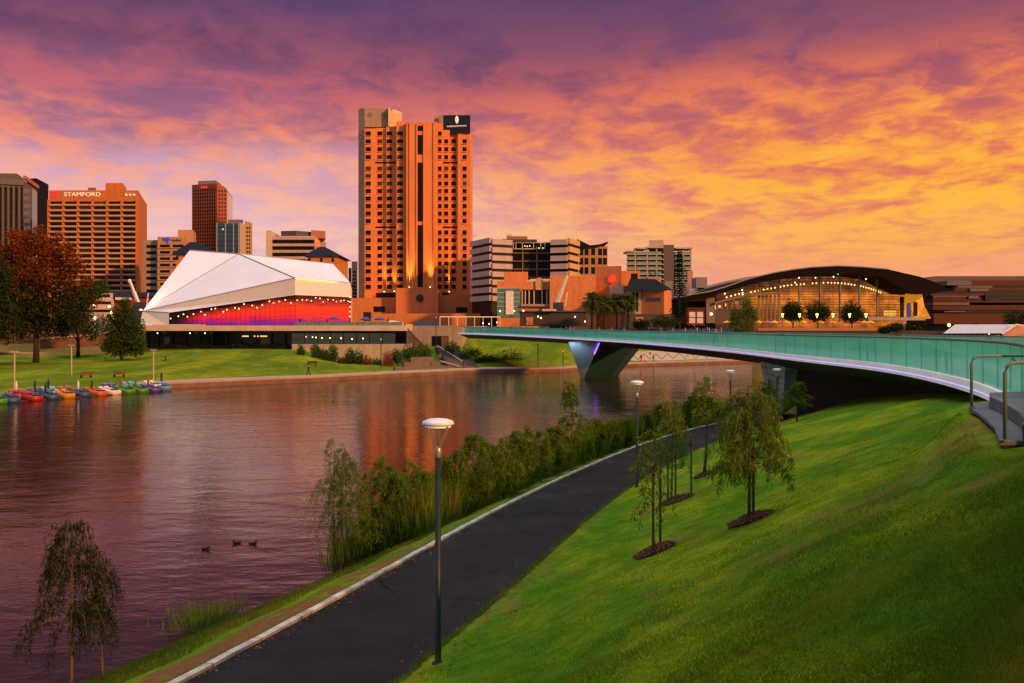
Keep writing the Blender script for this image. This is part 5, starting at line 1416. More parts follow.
wl2.box(b, 'recess', 668, 712, 301.6, 324, 0, mat('dark_recess', (.03,.025,.03)), back=6)
# red-lit notice windows
b = thing('poster_kiosk', 'dark red kiosk with four pale square posters by the plaza', 'kiosk', (X(696, 270), 270, ZG))
wl = Wall(687, 270, 705, 270)
wl.box(b, 'body', 687.5, 704.5, 309, 325, 0, mat('dark_red_frame', (.12,.025,.02)), back=4)
wl.box(b, 'roof', 687, 705, 307.8, 309, .4, mat('dark_red_frame', (.12,.025,.02)), back=4.3)
for x in (689.2, 697): 
    for y in (312, 318): wl.box(b, 'poster', x, x+6, y, y+5.1, .1, mat('pale_poster', (.50,.36,.33), emit=(1, .7, .6), estr=.18, var=.3, vscale=.8))

# ---- dark red terraced building on the far right
D = 300
b = thing('terraced_red_building', 'dark red layered building with sloping terraces at the right edge', 'building', (X(985, D), D, ZG))
m_dr = facade('dark_red_cladding', (.075,.011,.008), joint=1.5, width=5, dark=.7); m_lv = mat('lavender_ledge', (.11,.095,.13), rough=.6); m_drk = mat('dark_strip_glass', (.02,.015,.018), rough=.25)
prism(b, 'core', [(926, D+10), (1100, D+10), (1100, D+50), (926, D+50)], ZG, Z(280, D+10), m_drk)
wl = Wall(915, D, 1110, D)
poly_on(wl, [(930, 276.6), (945, 275.0), (1100, 275.0), (1100, 280), (965, 280.5), (935, 282)], -6, 46, 'roof', mat('grey_flat_roof', (.10,.085,.095)), b)
tiers = [(968, 1100, 280.7, 285.6, m_dr, 2), (944, 968, 281.2, 285.6, m_lv, 2.2), (958, 1100, 285.8, 288, m_drk, 3), (952, 986, 286.3, 288.2, m_lv, 4), (948, 1100, 288.3, 291.4, m_dr, 4.6), (962, 980, 289.3, 292, m_lv, 5.4),
         (930, 1100, 291.6, 294.2, m_drk, 5), (922, 1100, 294.3, 296.4, m_dr, 6.5), (924, 958, 296.5, 297.7, m_lv, 6.6), (958, 968, 296.6, 299.2, m_lv, 7), (924, 1100, 297.8, 301.2, m_dr, 6.4), (974, 1100, 295.5, 301.5, m_drk, 7.2),
         (922, 1100, 301.6, 303.2, m_dr, 8), (922, 957, 303.4, 305.6, m_lv, 8.2), (922, 1100, 305.8, 310.4, m_dr, 7.8), (940, 1100, 310.6, 314.0, m_drk, 7.5), (932, 952, 311.6, 312.6, m_lv, 8.6), (922, 1100, 314.2, 324, m_dr, 8.4)]
for a, c_e, y0, y1, mm, out in tiers: wl.box(b, 'tier', a, c_e, y0, y1, out, mm, back=12)
bulb(b, PT(949, 325, 288), .55, lampmat('orange_lantern', (1, .45, .05), 3.5), 'lantern')
# ---- long pavilion with a white roof
D = 205
b = thing('rotunda_pavilion', 'long low brick pavilion with a pale blue-white gabled roof', 'pavilion', (X(985, D), D, 6))
MB().prism([xy(946, D), xy(1003, D), xy(1040, D+6), xy(1040, D+14), xy(950, D+14)], 4, Z(333.6, D)).build('walls', facade('pavilion_brick', (.38,.19,.12), joint=.5, width=1), b)
MB().add([PT(943, 333.4, D-1.2), PT(1004, 333.2, D-1.2), PT(1016, 324.4, D+6), PT(955, 324.4, D+6), PT(944, 332.6, D+15), PT(1004, 332.4, D+15)], [(0,1,2,3), (3,2,5,4), (0,3,4), (1,5,2)]).build('roof', mat('pale_tin_roof', (.48,.54,.60), rough=.35, var=.12, vscale=.5), b)
MB().add([PT(1003, 333, D-.5), PT(1018, 325, D+3), PT(1040, 328, D+4), PT(1040, 340, D+4), PT(1003, 340, D-.5)], [(0,1,2,3,4)]).build('gable_wall', facade('pavilion_brick', (.38,.19,.12), joint=.5, width=1), b)
MB().add([PT(1001, 333.6, D-1.6), PT(1016, 323.8, D+3), PT(1042, 327.4, D+4), PT(1042, 328.6, D+4), PT(1017, 325.2, D+3), PT(1003, 334, D-1.6)], [(0,1,2,3,4,5)]).build('roof', mat('pale_tin_roof', (.48,.54,.60)), b)
wl = Wall(946, D, 1003, D)
many(b, 'window', [(wl, x, x+2.8, 334.4, 337) for x in (948, 953.5, 959, 964.5, 970, 975.5, 981)], .05, m_win)
wl.box(b, 'door', 988, 991.5, 334.5, 341, .06, m_win)
bulb(b, PT(989, 334.0, D-2), .12)

# ---- plaza edge in front of the hall
pw_ = thing('plaza_wall', 'long terracotta planter wall along the plaza in front of the amber hall', 'wall', (X(820, 250), 250, ZG))
wl = Wall(758, 250, 926, 250)
wl.ubox(pw_, 'wall', 0, wl.L*.78, Z(330.8, 250), Z(328.0, 250), 0, mat('terracotta', (.36,.15,.10)), 1)
wl.ubox(pw_, 'base', -32, wl.L*1.16, 5, Z(330.85, 250), -.3, mat('dark_base2', (.035,.03,.03)), 1.6)
hd = thing('plaza_railing', 'blue fabric-screened railing along the plaza behind the bridge', 'fence', (X(590, 236), 236, 7))
wl = Wall(470, 232, 745, 246); m_bscr = mat('blue_screen_fabric', (.02,.05,.20), rough=.8, var=.4, vscale=.6)
for i in range(22):
    u = i*wl.L/22
    if i in (6, 7, 8): continue
    wl.ubox(hd, 'screen', u+.1, u+wl.L/22-.1, 7.4, 8.5, 0, m_bscr, .05)
for i in range(23): wl.ubox(hd, 'post', i*wl.L/22-.05, i*wl.L/22+.05, 7.2, 8.9, .06, m_alu, .06)

# plaza clutter: white pergola frames, kiosks, crane truck
pg = thing('pergola', 'white framed pergola with blue screens at the far bridge landing', 'pergola', (X(468, 225), 225, 7.5))
wl = Wall(440, 222, 500, 226); m_wf = mat('white_frame', (.62,.60,.60))
for i in range(8): wl.ubox(pg, 'post', i*wl.L/7-.07, i*wl.L/7+.07, 7.2, 11.6, .07, m_wf, .07)
wl.ubox(pg, 'beam', 0, wl.L, 11.4, 11.65, .1, m_wf); wl.ubox(pg, 'beam', 0, wl.L, 9.0, 9.1, .08, m_wf)
for i in range(7): wl.ubox(pg, 'screen', i*wl.L/7+.1, (i+1)*wl.L/7-.1, 7.6, 8.9, .02, m_bscr, .05)
for x, y in ((483, 323), (489, 324), (497, 322.5)): bulb(pg, PT(x, y, 223), .15)
ks = thing('kiosk', 'low dark plaza kiosk with lit counters between the palms and the crane', 'kiosk', (X(545, 250), 250, ZG))
wl = Wall(520, 252, 588, 252)
wl.box(ks, 'body', 520, 586, 312, 326, 0, mat('kiosk_dark', (.035,.033,.04)), back=5)
wl.box(ks, 'awning', 542, 556, 309.2, 311.2, 2, mat('kiosk_pale_awning', (.45,.44,.48)), back=1)
wl.box(ks, 'roof', 518, 588, 310.6, 312, .6, mat('kiosk_roof', (.06,.06,.08)), back=5.5)
wl.box(ks, 'counter', 526, 533, 317, 325, .2, mat('kiosk_orange', (.42,.18,.10)))
for x, y in ((538, 316.5), (541, 318), (575, 316.8), (585, 321.5), (523.5, 310.8), (514, 311), (500, 311.2)): bulb(ks, PT(x, y, 249), .22)
def crane(px0, py0, px1, py1, D, label, truck=True):
    cr = thing('crane_truck', label, 'crane', (X(px0, D), D, ZG))
    a, b_ = PT(px0, py0, D), PT(px1, py1, D)
    m_cw = mat('crane_white', (.72,.68,.68), rough=.4)
    f1 = a.lerp(b_, .5)
    MB().tube([a, f1], .62, 4).build('boom', m_cw, cr); MB().tube([f1, b_], .45, 4).build('boom_extension', m_cw, cr)
    MB().box(b_.x-.25, b_.x+.25, D-.3, D+.3, b_.z-.9, b_.z+.1).build('boom_head', m_cw, cr)
    if truck:
        z = ZG + .4
        MB().box(a.x-2.2, a.x+4.6, D-1.2, D+1.2, z+.5, z+1.5).build('chassis', mat('crane_navy', (.03,.03,.09)), cr)
        MB().box(a.x-1.0, a.x+2.0, D-1.1, D+1.1, z+1.5, a.z+.6).build('slewing_cab', mat('crane_navy', (.03,.03,.09)), cr)
        MB().prism([(a.x+2.9, D-1.15), (a.x+4.7, D-1.15), (a.x+4.7, D+1.15), (a.x+2.9, D+1.15)], z+1.5, z+2.8).build('driver_cab', m_cw, cr)
        for wx in (-1.4, .2, 2.4, 3.8):
            MB().lathe([(.5, -.15), (.5, .15)], 14).build('wheel', mat('tyre', (.02,.02,.02)), cr, Matrix.Translation((a.x+wx, D-1.2, z+.3)) @ Matrix.Rotation(R(90), 4, 'X'))
        MB().tube([a + Vector((2.6, 0, -.5)), a + Vector((3.2, 0, 3.5))], .22, 4).build('jib_strut', m_cw, cr)
    return cr
crane(556.5, 304.5, 567.2, 276, 262, 'mobile crane with its white boom raised in front of the orange complex')
crane(138.5, 304, 129.2, 279.5, 285, 'white crane boom rising behind the trees, left of the white theatre')

# street umbrellas on the plaza
ucols = [(727, m_uyel, 'yellow'), (731.5, m_uyel, 'yellow'), (758.6, m_uyel, 'yellow'), (763, m_ured, 'red'), (767.4, m_upink, 'pink'), (774.3, m_uyel, 'yellow'), (780.6, m_upink, 'pink'), (786.2, m_uyel, 'yellow'), (803.4, m_uyel, 'yellow'), (809, m_ured, 'red'), (820.3, m_uyel, 'yellow'), (826.3, m_ured, 'red'), (831.8, m_uyel, 'yellow'), (858, m_ured, 'red'), (864, m_uyel, 'yellow'), (870.3, m_uyel, 'yellow')]
places = ['by the kiosk, left of the slim tree', 'nearest the slim tree on its left', 'first past the slim tree', 'between yellow and pink ones by the loggia slats', 'under the left loggia', 'below the first amber street light', 'between two yellow ones under the first round tree', 'right of the first round tree',
          'under the second amber street light', 'left of the middle round tree', 'below the middle amber street light', 'between two yellow ones under the middle round tree', 'below the fourth amber street light', 'under the right round tree', 'right of the right round tree', 'nearest the lilac entrance canopy']
for (px, mm, cn), pl_ in zip(ucols, places):
    Du = 262
    umbrella(Vector((X(px, Du), Du, ZG+.3)), 3.2, 1.35, mm, f'{cn} plaza umbrella, {pl_}', 'coloured umbrellas on the plaza')
m_amblamp = lampmat('amber_lamp', (1, .66, .12), 3.2)
for px, nm in ((782.5, 'left of the first round tree'), (799.6, 'between the first and middle round trees'), (817, 'in front of the middle round tree'), (833, 'between the middle and right round trees'), (849.6, 'in front of the right round tree'), (866, 'right of the right round tree')):
    Du = 258; q = Vector((X(px, Du), Du, ZG))
    sl = thing('street_lamp', f'amber glowing street lamp {nm}', 'street lamp', q, 'amber street lamps on the plaza')
    T = Matrix.Translation(q)
    MB().tube([(0, 0, 0), (0, 0, 4.3)], .07, 6).build('post', m_post, sl, T)
    MB().lathe([(.12, 4.3), (.38, 5.3), (.42, 5.45), (.12, 5.5)], 10).build('lantern', m_amblamp, sl, T)

# ---- low buildings and ramps behind the left trees
m_wr = mat('warm_white_render', (.50,.38,.34), rough=.8); m_brn = facade('brown_brick', (.15,.070,.05), joint=.35, width=.8, dark=.8)
b = thing('white_terrace_building', 'small pale stepped building glimpsed between the left trees', 'building', (X(98, 225), 225, 5))
for i, (p0, p1, y0, y1, Dd) in enumerate(((86, 113, 308, 316, 224), (90, 114, 300, 308, 228), (96, 113, 293, 300, 232), (104, 114, 313, 324, 221))):
    prism(b, 'storey', [(p0, Dd), (p1, Dd), (p1, Dd+10), (p0, Dd+10)], 4, Z(y0, Dd), m_wr)
    Wall(p0, Dd, p1, Dd).box(b, 'window', p0+3, p1-3, y0+1.5, y0+4.2, .06, m_win)
for x, y in ((94, 304.6), (109.3, 306.6), (91, 318), (95, 318), (111.5, 312.6)): bulb(b, PT(x, y, 220), .32)
b = thing('long_red_building', 'long low dark red building with a slate roof behind the left trees', 'building', (X(125, 290), 290, ZG))
prism(b, 'walls', [(104, 290), (165, 290), (165, 306), (104, 306)], ZG, Z(297, 290), mat('deep_red_wall', (.22,.055,.04)))
prism(b, 'roof', [(103, 289), (166, 289), (166, 307), (103, 307)], Z(297, 290), [Z(297, 289), Z(297, 289), Z(291, 298), Z(291, 298)], m_slate)
Wall(104, 290, 165, 290).box(b, 'awning', 118, 132, 297.5, 300, 2, m_uwhite)
rp = thing('brick_ramp', 'brown brick embankment ramp with pale copings behind the left trees', 'ramp', (X(80, 195), 195, 3))
for p0, D0, p1, D1_, ya, yb_, mm in ((-30, 190, 118, 196, 352, 357, m_brn), (40, 202, 120, 206, 340, 333, m_brn), (-60, 210, 60, 212, 330, 334, m_brn)):
    q0, q1 = (X(p0, D0), D0), (X(p1, D1_), D1_); za, zb_ = Z(ya, D0), Z(yb_, D1_)
    MB().prism([q0, q1, (q1[0], q1[1]+8), (q0[0], q0[1]+8)], 1.5, [za, zb_, zb_, za]).build('embankment', mm, rp)
    MB().prism([(q0[0], q0[1]-.3), (q1[0], q1[1]-.3), (q1[0], q1[1]+.4), (q0[0], q0[1]+.4)], [za, zb_, zb_, za], [za+.35, zb_+.35, zb_+.35, za+.35]).build('coping', m_prom, rp)
prism(rp, 'back_wall', [(-60, 232), (110, 232), (110, 240), (-60, 240)], 3, Z(322, 232), m_brn)
wl_ = Wall(-60, 232, 110, 232)
many(rp, 'opening', [(wl_, x, x+4, 325, 333) for x in (4, 14, 24, 46, 58)], .05, mat('pale_opening', (.25,.17,.15)))
ow = thing('low_brick_wall', 'low orange brick wall at the end of the terrace lawn', 'wall', (X(152, 184), 184, 3))
Wall(142, 184, 160, 184).box(ow, 'wall', 142, 160, 356, 361.5, 0, facade('low_orange_brick', (.36,.14,.08), joint=.3, width=.7), back=.5)
bn = thing('rubbish_bin', 'dark slim rubbish bin beside the low orange brick wall', 'bin', (X(141.6, 181), 181, 3))
MB().lathe([(.35, -.6), (.38, 2.0), (.30, 2.1), (.30, 2.25), (.1, 2.3)], 12, (X(141.6, 181), 181, Z(361, 181))).build('bin_body', m_navy, bn)

# =================================================================== TREES AND PLANTS
def unit(n):
    v = rng.normal(size=(n, 3)); return v / np.linalg.norm(v, axis=1, keepdims=True)
def leaf_cards(P, d, L, Wd):
    """diamond leaves: base P, direction d, length L, width Wd"""
    n = len(P); r = unit(n); s = np.cross(d, r); s /= np.linalg.norm(s, axis=1, keepdims=True) + 1e-6
    L = np.broadcast_to(np.asarray(L, float), (n,))[:, None]; Wd = np.broadcast_to(np.asarray(Wd, float), (n,))[:, None]
    V = np.stack([P, P + d*L*.45 + s*Wd*.5, P + d*L, P + d*L*.45 - s*Wd*.5], 1)
    return V.reshape(-1, 3)
def cards_mesh(name, V, m, parent, M=None):
    return npmesh(name, V, np.arange(len(V)).reshape(-1, 4), m, parent, M)
m_bark = mat('grey_bark', (.10,.075,.055), rough=.95, var=.35, vscale=6, bump=.6, bscale=25)
m_barkd = mat('dark_bark', (.030,.022,.018), rough=.95, var=.35, vscale=2)
m_stake = mat('timber_stake', (.13,.09,.06), rough=.9, var=.3, vscale=5)
LM = {
 'willow': leafmat('weeping_leaf', (.045,.105,.010), (.17,.25,.025), .4, tip=(.26,.13,.03)),
 'willow_dark': leafmat('weeping_leaf_dark', (.008,.016,.006), (.026,.038,.012), .15),  # near-black leaves: the saplings' silhouette shade put into the colour
 'oak': leafmat('she_oak_needles', (.040,.105,.010), (.145,.235,.020), .4, tip=(.20,.18,.03)),
 'reed': leafmat('reed_blade', (.042,.110,.008), (.15,.24,.022), .4, tip=(.22,.19,.035)),
 'big': leafmat('dark_tree_leaf', (.012,.022,.008), (.042,.055,.016), .25),
 'autumn': leafmat('autumn_leaf', (.085,.024,.006), (.27,.068,.010), .3),
 'green': leafmat('green_tree_leaf', (.018,.045,.012), (.060,.100,.022), .3),
 'olive': leafmat('olive_tree_leaf', (.055,.095,.018), (.13,.16,.03), .3),
 'round': leafmat('round_tree_leaf', (.010,.022,.008), (.030,.050,.016), .2),
 'palm': leafmat('palm_leaf', (.030,.060,.018), (.11,.14,.035), .25),
 'pine': leafmat('pine_leaf', (.008,.020,.010), (.028,.045,.020), .2),
 'bush': leafmat('bush_leaf', (.020,.060,.012), (.075,.130,.025), .3),
 'rust': leafmat('rust_bush_leaf', (.13,.03,.015), (.26,.07,.03), .3),
}
def weeping_tree(name, loc, H, label, cat='tree', group=None, n_br=34, per=46, spread=.30, low=.32, leaf=(.085, .014), kind='willow', trunks=1, droop=1.0, seed=0, lean=(0, 0), trunk_r=.03):
    r = np.random.default_rng(seed + 100)
    tr = thing(name, label, cat, loc, group); T = Matrix.Translation(loc)
    allV = []
    tb = MB()
    for ti in range(trunks):
        ox = Vector((0, 0, 0)) if trunks == 1 else Vector((r.uniform(-.32, .32), r.uniform(-.2, .2), 0))
        Ht = H * (1 if ti == 0 else r.uniform(.75, .95))
        bx, by = r.normal(0, .04, 2) * H
        pts = [ox + Vector((lean[0]*f_*H + bx*math.sin(f_*3)*.6, lean[1]*f_*H + by*math.sin(f_*2.4)*.6, f_*Ht*.96 - .05*(f_ == 0))) for f_ in np.linspace(0, 1, 9)]
        tb.tube(pts, [trunk_r*(1.15 - .95*f_) for f_ in np.linspace(0, 1, 9)], 7)
        nb = max(6, n_br // trunks)
        for b_ in range(nb):
            f_ = low + (1 - low) * r.uniform(0, 1) ** .85
            i0 = min(int(f_*8), 7); p0 = np.array(pts[i0].lerp(pts[i0+1], f_*8 - i0))
            a = r.uniform(0, 2*np.pi)
            ext = H * spread * (1.15 - .75*abs(f_ - .55)*1.6) * r.uniform(.45, 1.15)
            rise = H * .10 * r.uniform(.2, 1.2)
            drop = H * droop * (.12 + .34 * (f_ - low*.5)) * r.uniform(.5, 1.25)
            tt = np.linspace(0, 1, 12)
            cx_ = p0[0] + np.cos(a)*ext*np.sin(tt*np.pi*.5); cy_ = p0[1] + np.sin(a)*ext*np.sin(tt*np.pi*.5)
            cz_ = p0[2] + rise*np.sin(tt*np.pi*.75) - drop*tt**2.2
            cz_ = np.maximum(cz_, .12*H)
            path_ = np.stack([cx_, cy_, cz_], 1)
            tb.tube([Vector(q) for q in path_[::3]], [trunk_r*.28*(1-.7*k_/4) for k_ in range(len(path_[::3]))], 4, cap=False)
            n = int(per * r.uniform(.6, 1.3))
            u = r.uniform(.12, 1, n) ** .75 * 11 * .999
            i_ = u.astype(int); fr = (u - i_)[:, None]
            P = path_[i_]*(1-fr) + path_[np.minimum(i_+1, 11)]*fr + r.normal(0, .018*H**.5, (n, 3))
            d = np.stack([r.normal(0, .45, n), r.normal(0, .45, n), -np.abs(r.normal(.8*droop, .35, n)) + .15*(1-droop)], 1)
            d /= np.linalg.norm(d, axis=1, keepdims=True)
            allV.append(leaf_cards(P, d, leaf[0]*r.uniform(.6, 1.5, n), leaf[1]*r.uniform(.7, 1.3, n)))
    tb.build('trunk', m_bark, tr, T, True)
    cards_mesh('crown', np.concatenate(allV), LM[kind], tr, T)
    return tr
def stake(loc, H, label, dx=.0):
    s = thing('tree_stake', label, 'stake', loc, 'timber stakes beside the lawn saplings'); T = Matrix.Translation(loc)
    MB().box(-.025, .025, -.025, .025, -.1, H).build('post', m_stake, s, T)
    MB().box(-.030, .030, -.030, .030, H-.28, H-.20).build('tie', m_concd, s, T)
m_mulch = leafmat('bark_mulch', (.09,.045,.03), (.32,.19,.13), .05)
m_mulchb = mat('mulch_soil', (.055,.028,.020), rough=1, var=.5, vscale=5)
def mulch(q, rad, label):
    n = 2600
    rr = rad*np.sqrt(rng.uniform(0, 1, n))*(1 + .12*np.sin(rng.uniform(0, 6.28, n)*3)); a = rng.uniform(0, 6.283, n)
    x = q.x + rr*np.cos(a); y = q.y + rr*np.sin(a); z = near_z(x, y) + .055 + .09*np.clip(1-rr/rad, 0, 1)
    d = unit(n); d[:, 2] *= .35; d /= np.linalg.norm(d, axis=1, keepdims=True)
    V = leaf_cards(np.stack([x, y, z], 1), d, rng.uniform(.04, .10, n), .03)
    o = cards_mesh('bark_mulch', V, m_mulch, None); tag(o, label, 'mulch', kind='stuff')
    mb = MB(); k_ = 28; mb.v = [(q.x, q.y, float(near_z(q.x, q.y)) + .11)]
    for ring, (fr, dz_) in enumerate(((.6, .10), (1.0, .035), (1.06, -.05))):
        for i in range(k_):
            an = 2*math.pi*i/k_; r_ = rad*fr*(1 + .07*math.sin(an*3+q.x) + .04*math.sin(an*7))
            xx, yy = q.x + r_*math.cos(an), q.y + r_*math.sin(an); mb.v.append((xx, yy, float(near_z(xx, yy)) + dz_))
    for i in range(k_):
        j = (i+1) % k_; mb.f.append((0, 1+i, 1+j))
        for rg in range(2): mb.f.append((1+rg*k_+i, 1+(rg+1)*k_+i, 1+(rg+1)*k_+j, 1+rg*k_+j))
    s = mb.build('soil', m_mulchb, o, smooth=True)
# lawn saplings
qA = ground_hit(655, 552); mulch(qA, .42, 'round bed of bark mulch at the foot of the thin double-staked sapling')
weeping_tree('sapling', qA + Vector((0, .05, .05)), (552-428)/F*qA.y, 'thin sparse sapling between two tall stakes on the near lawn', n_br=30, per=34, spread=.18, low=.30, seed=1, trunk_r=.014, leaf=(.13, .024), droop=.8)
for dx_, dy_, h_, nm in ((-.07, -.18, 1.95, 'left tall timber stake of the thin sapling'), (.16, .28, 1.75, 'right tall timber stake of the thin sapling')):
    stake(Vector((qA.x+dx_, qA.y+dy_, qA.z)), h_, nm)
qB = ground_hit(750, 521); mulch(qB, .40, 'wide bed of bark mulch under the bushy weeping tree')
weeping_tree('weeping_tree', qB + Vector((-.02, 0, .05)), (521-382)/F*qB.y, 'bushy weeping sapling with drooping leaves and a rusty tinge on the lawn', n_br=84, per=84, spread=.27, low=.28, seed=2, trunk_r=.032, leaf=(.13, .020))
stake(Vector((qB.x+.10, qB.y+.12, qB.z)), 1.5, 'short timber stake against the trunk of the bushy weeping tree')
qC = ground_hit(704, 476); mulch(qC, .38, 'small mulch bed around the upright young tree by the path')
weeping_tree('young_tree', qC + Vector((0, 0, .03)), (476-378)/F*qC.y, 'upright young tree with a bare straight trunk beside the path', n_br=40, per=52, spread=.22, low=.50, seed=3, trunk_r=.06, leaf=(.15, .032), droop=.45)
qD = ground_hit(676, 501); mulch(qD, .50, 'mulch bed under the leafy sapling between three stakes')
weeping_tree('sapling', qD + Vector((-.15, 0, .03)), (501-400)/F*qD.y, 'leafy sapling between three stakes behind the thin one', n_br=42, per=46, spread=.22, low=.30, seed=4, trunk_r=.03, leaf=(.15, .028), droop=.8)
for dx_, dy_, h_, nm in ((-.28, -.15, 1.75, 'left stake of the leafy sapling'), (.05, .35, 1.6, 'middle stake of the leafy sapling'), (.50, .1, 1.85, 'right stake of the leafy sapling')):
    stake(Vector((qD.x+dx_, qD.y+dy_, float(near_z(qD.x+dx_, qD.y+dy_)))), h_, nm)
qE = ground_hit(797, 421)
weeping_tree('young_tree', qE, (421-383)/F*qE.y, 'small rounded young tree in front of the dark hollow under the bridge', n_br=40, per=46, spread=.36, low=.35, seed=5, trunk_r=.05, leaf=(.19, .045), droop=.5)
qF = ground_hit(768, 428, 20, 80)
weeping_tree('young_tree', qF, (428-377)/F*qF.y, 'slim young tree between the weeping tree and the bridge pier', n_br=40, per=46, spread=.27, low=.3, seed=6, trunk_r=.05, leaf=(.19, .035), droop=.6)
# trees on the verge
def verge(px, D_, H, label, **kw):
    while D_ < 80 and X(px, D_) > float(f_kerb(D_)) - .75: D_ += .5
    x = X(px, D_); q = Vector((x, D_, float(near_z(x, D_))))
    q.z = max(q.z, .05)
    return weeping_tree(kw.pop('name', 'verge_tree'), q, H, label, **kw)
verge(71, 17.0, Z(541, 17) - .6, 'dark weeping sapling over the water at the bottom left corner', n_br=64, per=80, spread=.23, low=.40, kind='willow_dark', seed=10, trunk_r=.028, leaf=(.13, .017), droop=1.15)
verge(103, 17.6, Z(588, 17.6) - .7, 'smaller dark sapling with one crooked limb, right of the bottom left one', n_br=28, per=70, spread=.20, low=.5, kind='willow_dark', seed=11, trunk_r=.025, leaf=(.11, .013), droop=1.2)
for i, (px, dd, top, nm) in enumerate(((335, 27.4, 437, 'left'), (343, 27.8, 446, 'middle'), (351, 27.2, 456, 'right'))):
    verge(px, dd, Z(top, dd) - .6, f'slender weeping tree at the water edge, {nm} one of the close trio', n_br=40, per=58, spread=.19, low=.34, kind='oak', seed=20+i, trunk_r=.024, leaf=(.12, .018), droop=.9)
vt = [(372, 29.5, 470), (385, 30.5, 457), (398, 30, 468), (410, 31.5, 458), (422, 32, 466), (448, 33, 452), (460, 33, 446), (476, 34, 431), (488, 35, 440), (503, 36, 436), (515, 37, 428), (527, 37.5, 424), (541, 39, 428), (555, 40.5, 424), (570, 42, 382), (584, 43, 414), (598, 45, 419), (612, 46, 420), (626, 48, 417), (646, 50, 412), (660, 52, 404), (674, 55, 400), (690, 57, 392), (704, 60, 396), (716, 62, 402), (752, 66, 398), (764, 67, 388)]
ords = ['first', 'second', 'third', 'fourth', 'fifth', 'sixth', 'seventh', 'eighth', 'ninth', 'tenth', 'eleventh', 'twelfth', 'thirteenth', 'fourteenth', 'fifteenth', 'sixteenth', 'seventeenth', 'eighteenth', 'nineteenth', 'twentieth', 'twenty-first', 'twenty-second', 'twenty-third', 'twenty-fourth', 'twenty-fifth', 'twenty-sixth', 'twenty-seventh']
for i, (px, dd, top) in enumerate(vt):
    while dd < 80 and X(px, dd) > float(f_kerb(dd)) - .75: dd += .5
    x = X(px, dd); H_ = Z(top, dd) - max(.1, float(near_z(x, dd)))
    extra = ', tallest' if px == 570 else ''
    verge(px, dd, max(H_, 1.6), f'{ords[i]} she-oak in the reed belt, counted from the waterside trio' + extra, n_br=(34, 52, 42)[i % 3] if px != 570 else 60, per=66, spread=.24 if px != 570 else .15, low=.12, kind='oak', seed=40+i, trunk_r=.03, leaf=(.17, .020 + .00035*dd), droop=.55 if i % 3 else .9, group='she-oaks in the reed belt')
# reed belt
def reeds(n, y0, y1, h, b0, b1, label, w_=.03):
    Yr = rng.uniform(y0, y1, n); br = rng.uniform(b0, b1, n) * f_bank(Yr)
    Xr = f_kerb(Yr) - .15 - br; P = np.stack([Xr, Yr, np.maximum(near_z(Xr, Yr), -.1)], 1)
    clump = .72 + .28*np.sin(Xr*2.3 + Yr*1.1)*np.sin(Yr*1.7)
    keep_ = rng.uniform(0, 1, n) < clump; P = P[keep_]
    nn = len(P); d = np.stack([rng.normal(0, .16, nn), rng.normal(0, .16, nn), np.ones(nn)], 1); d /= np.linalg.norm(d, axis=1, keepdims=True)
    o = cards_mesh('reeds', leaf_cards(P, d, h*rng.uniform(.5, 1.2, nn), w_), LM['reed'], None)
    return tag(o, label, 'reeds', kind='stuff')
reeds(16000, 29.5, 45, 1.7, .30, 1.15, 'dense dark green reeds along the lake edge, nearer stretch')
reeds(15000, 44, 72, 1.9, .16, 1.2, 'dense reeds along the lake edge, farther stretch', .045)
n = 700; xx = X(205, 24.3) + rng.normal(0, .45, n); yy = 24.3 + rng.normal(0, .35, n)
d = np.stack([rng.normal(0, .35, n), rng.normal(0, .35, n), np.ones(n)], 1); d /= np.linalg.norm(d, axis=1, keepdims=True)
ts = cards_mesh('grass_tussock', leaf_cards(np.stack([xx, yy, np.maximum(near_z(xx, yy), 0)], 1), d, .75*rng.uniform(.4, 1.3, n), .016), LM['reed'], None)
tag(ts, 'tall grass tussock at the water edge near the bottom left', 'grass')
ts["kind"] = 'stuff'

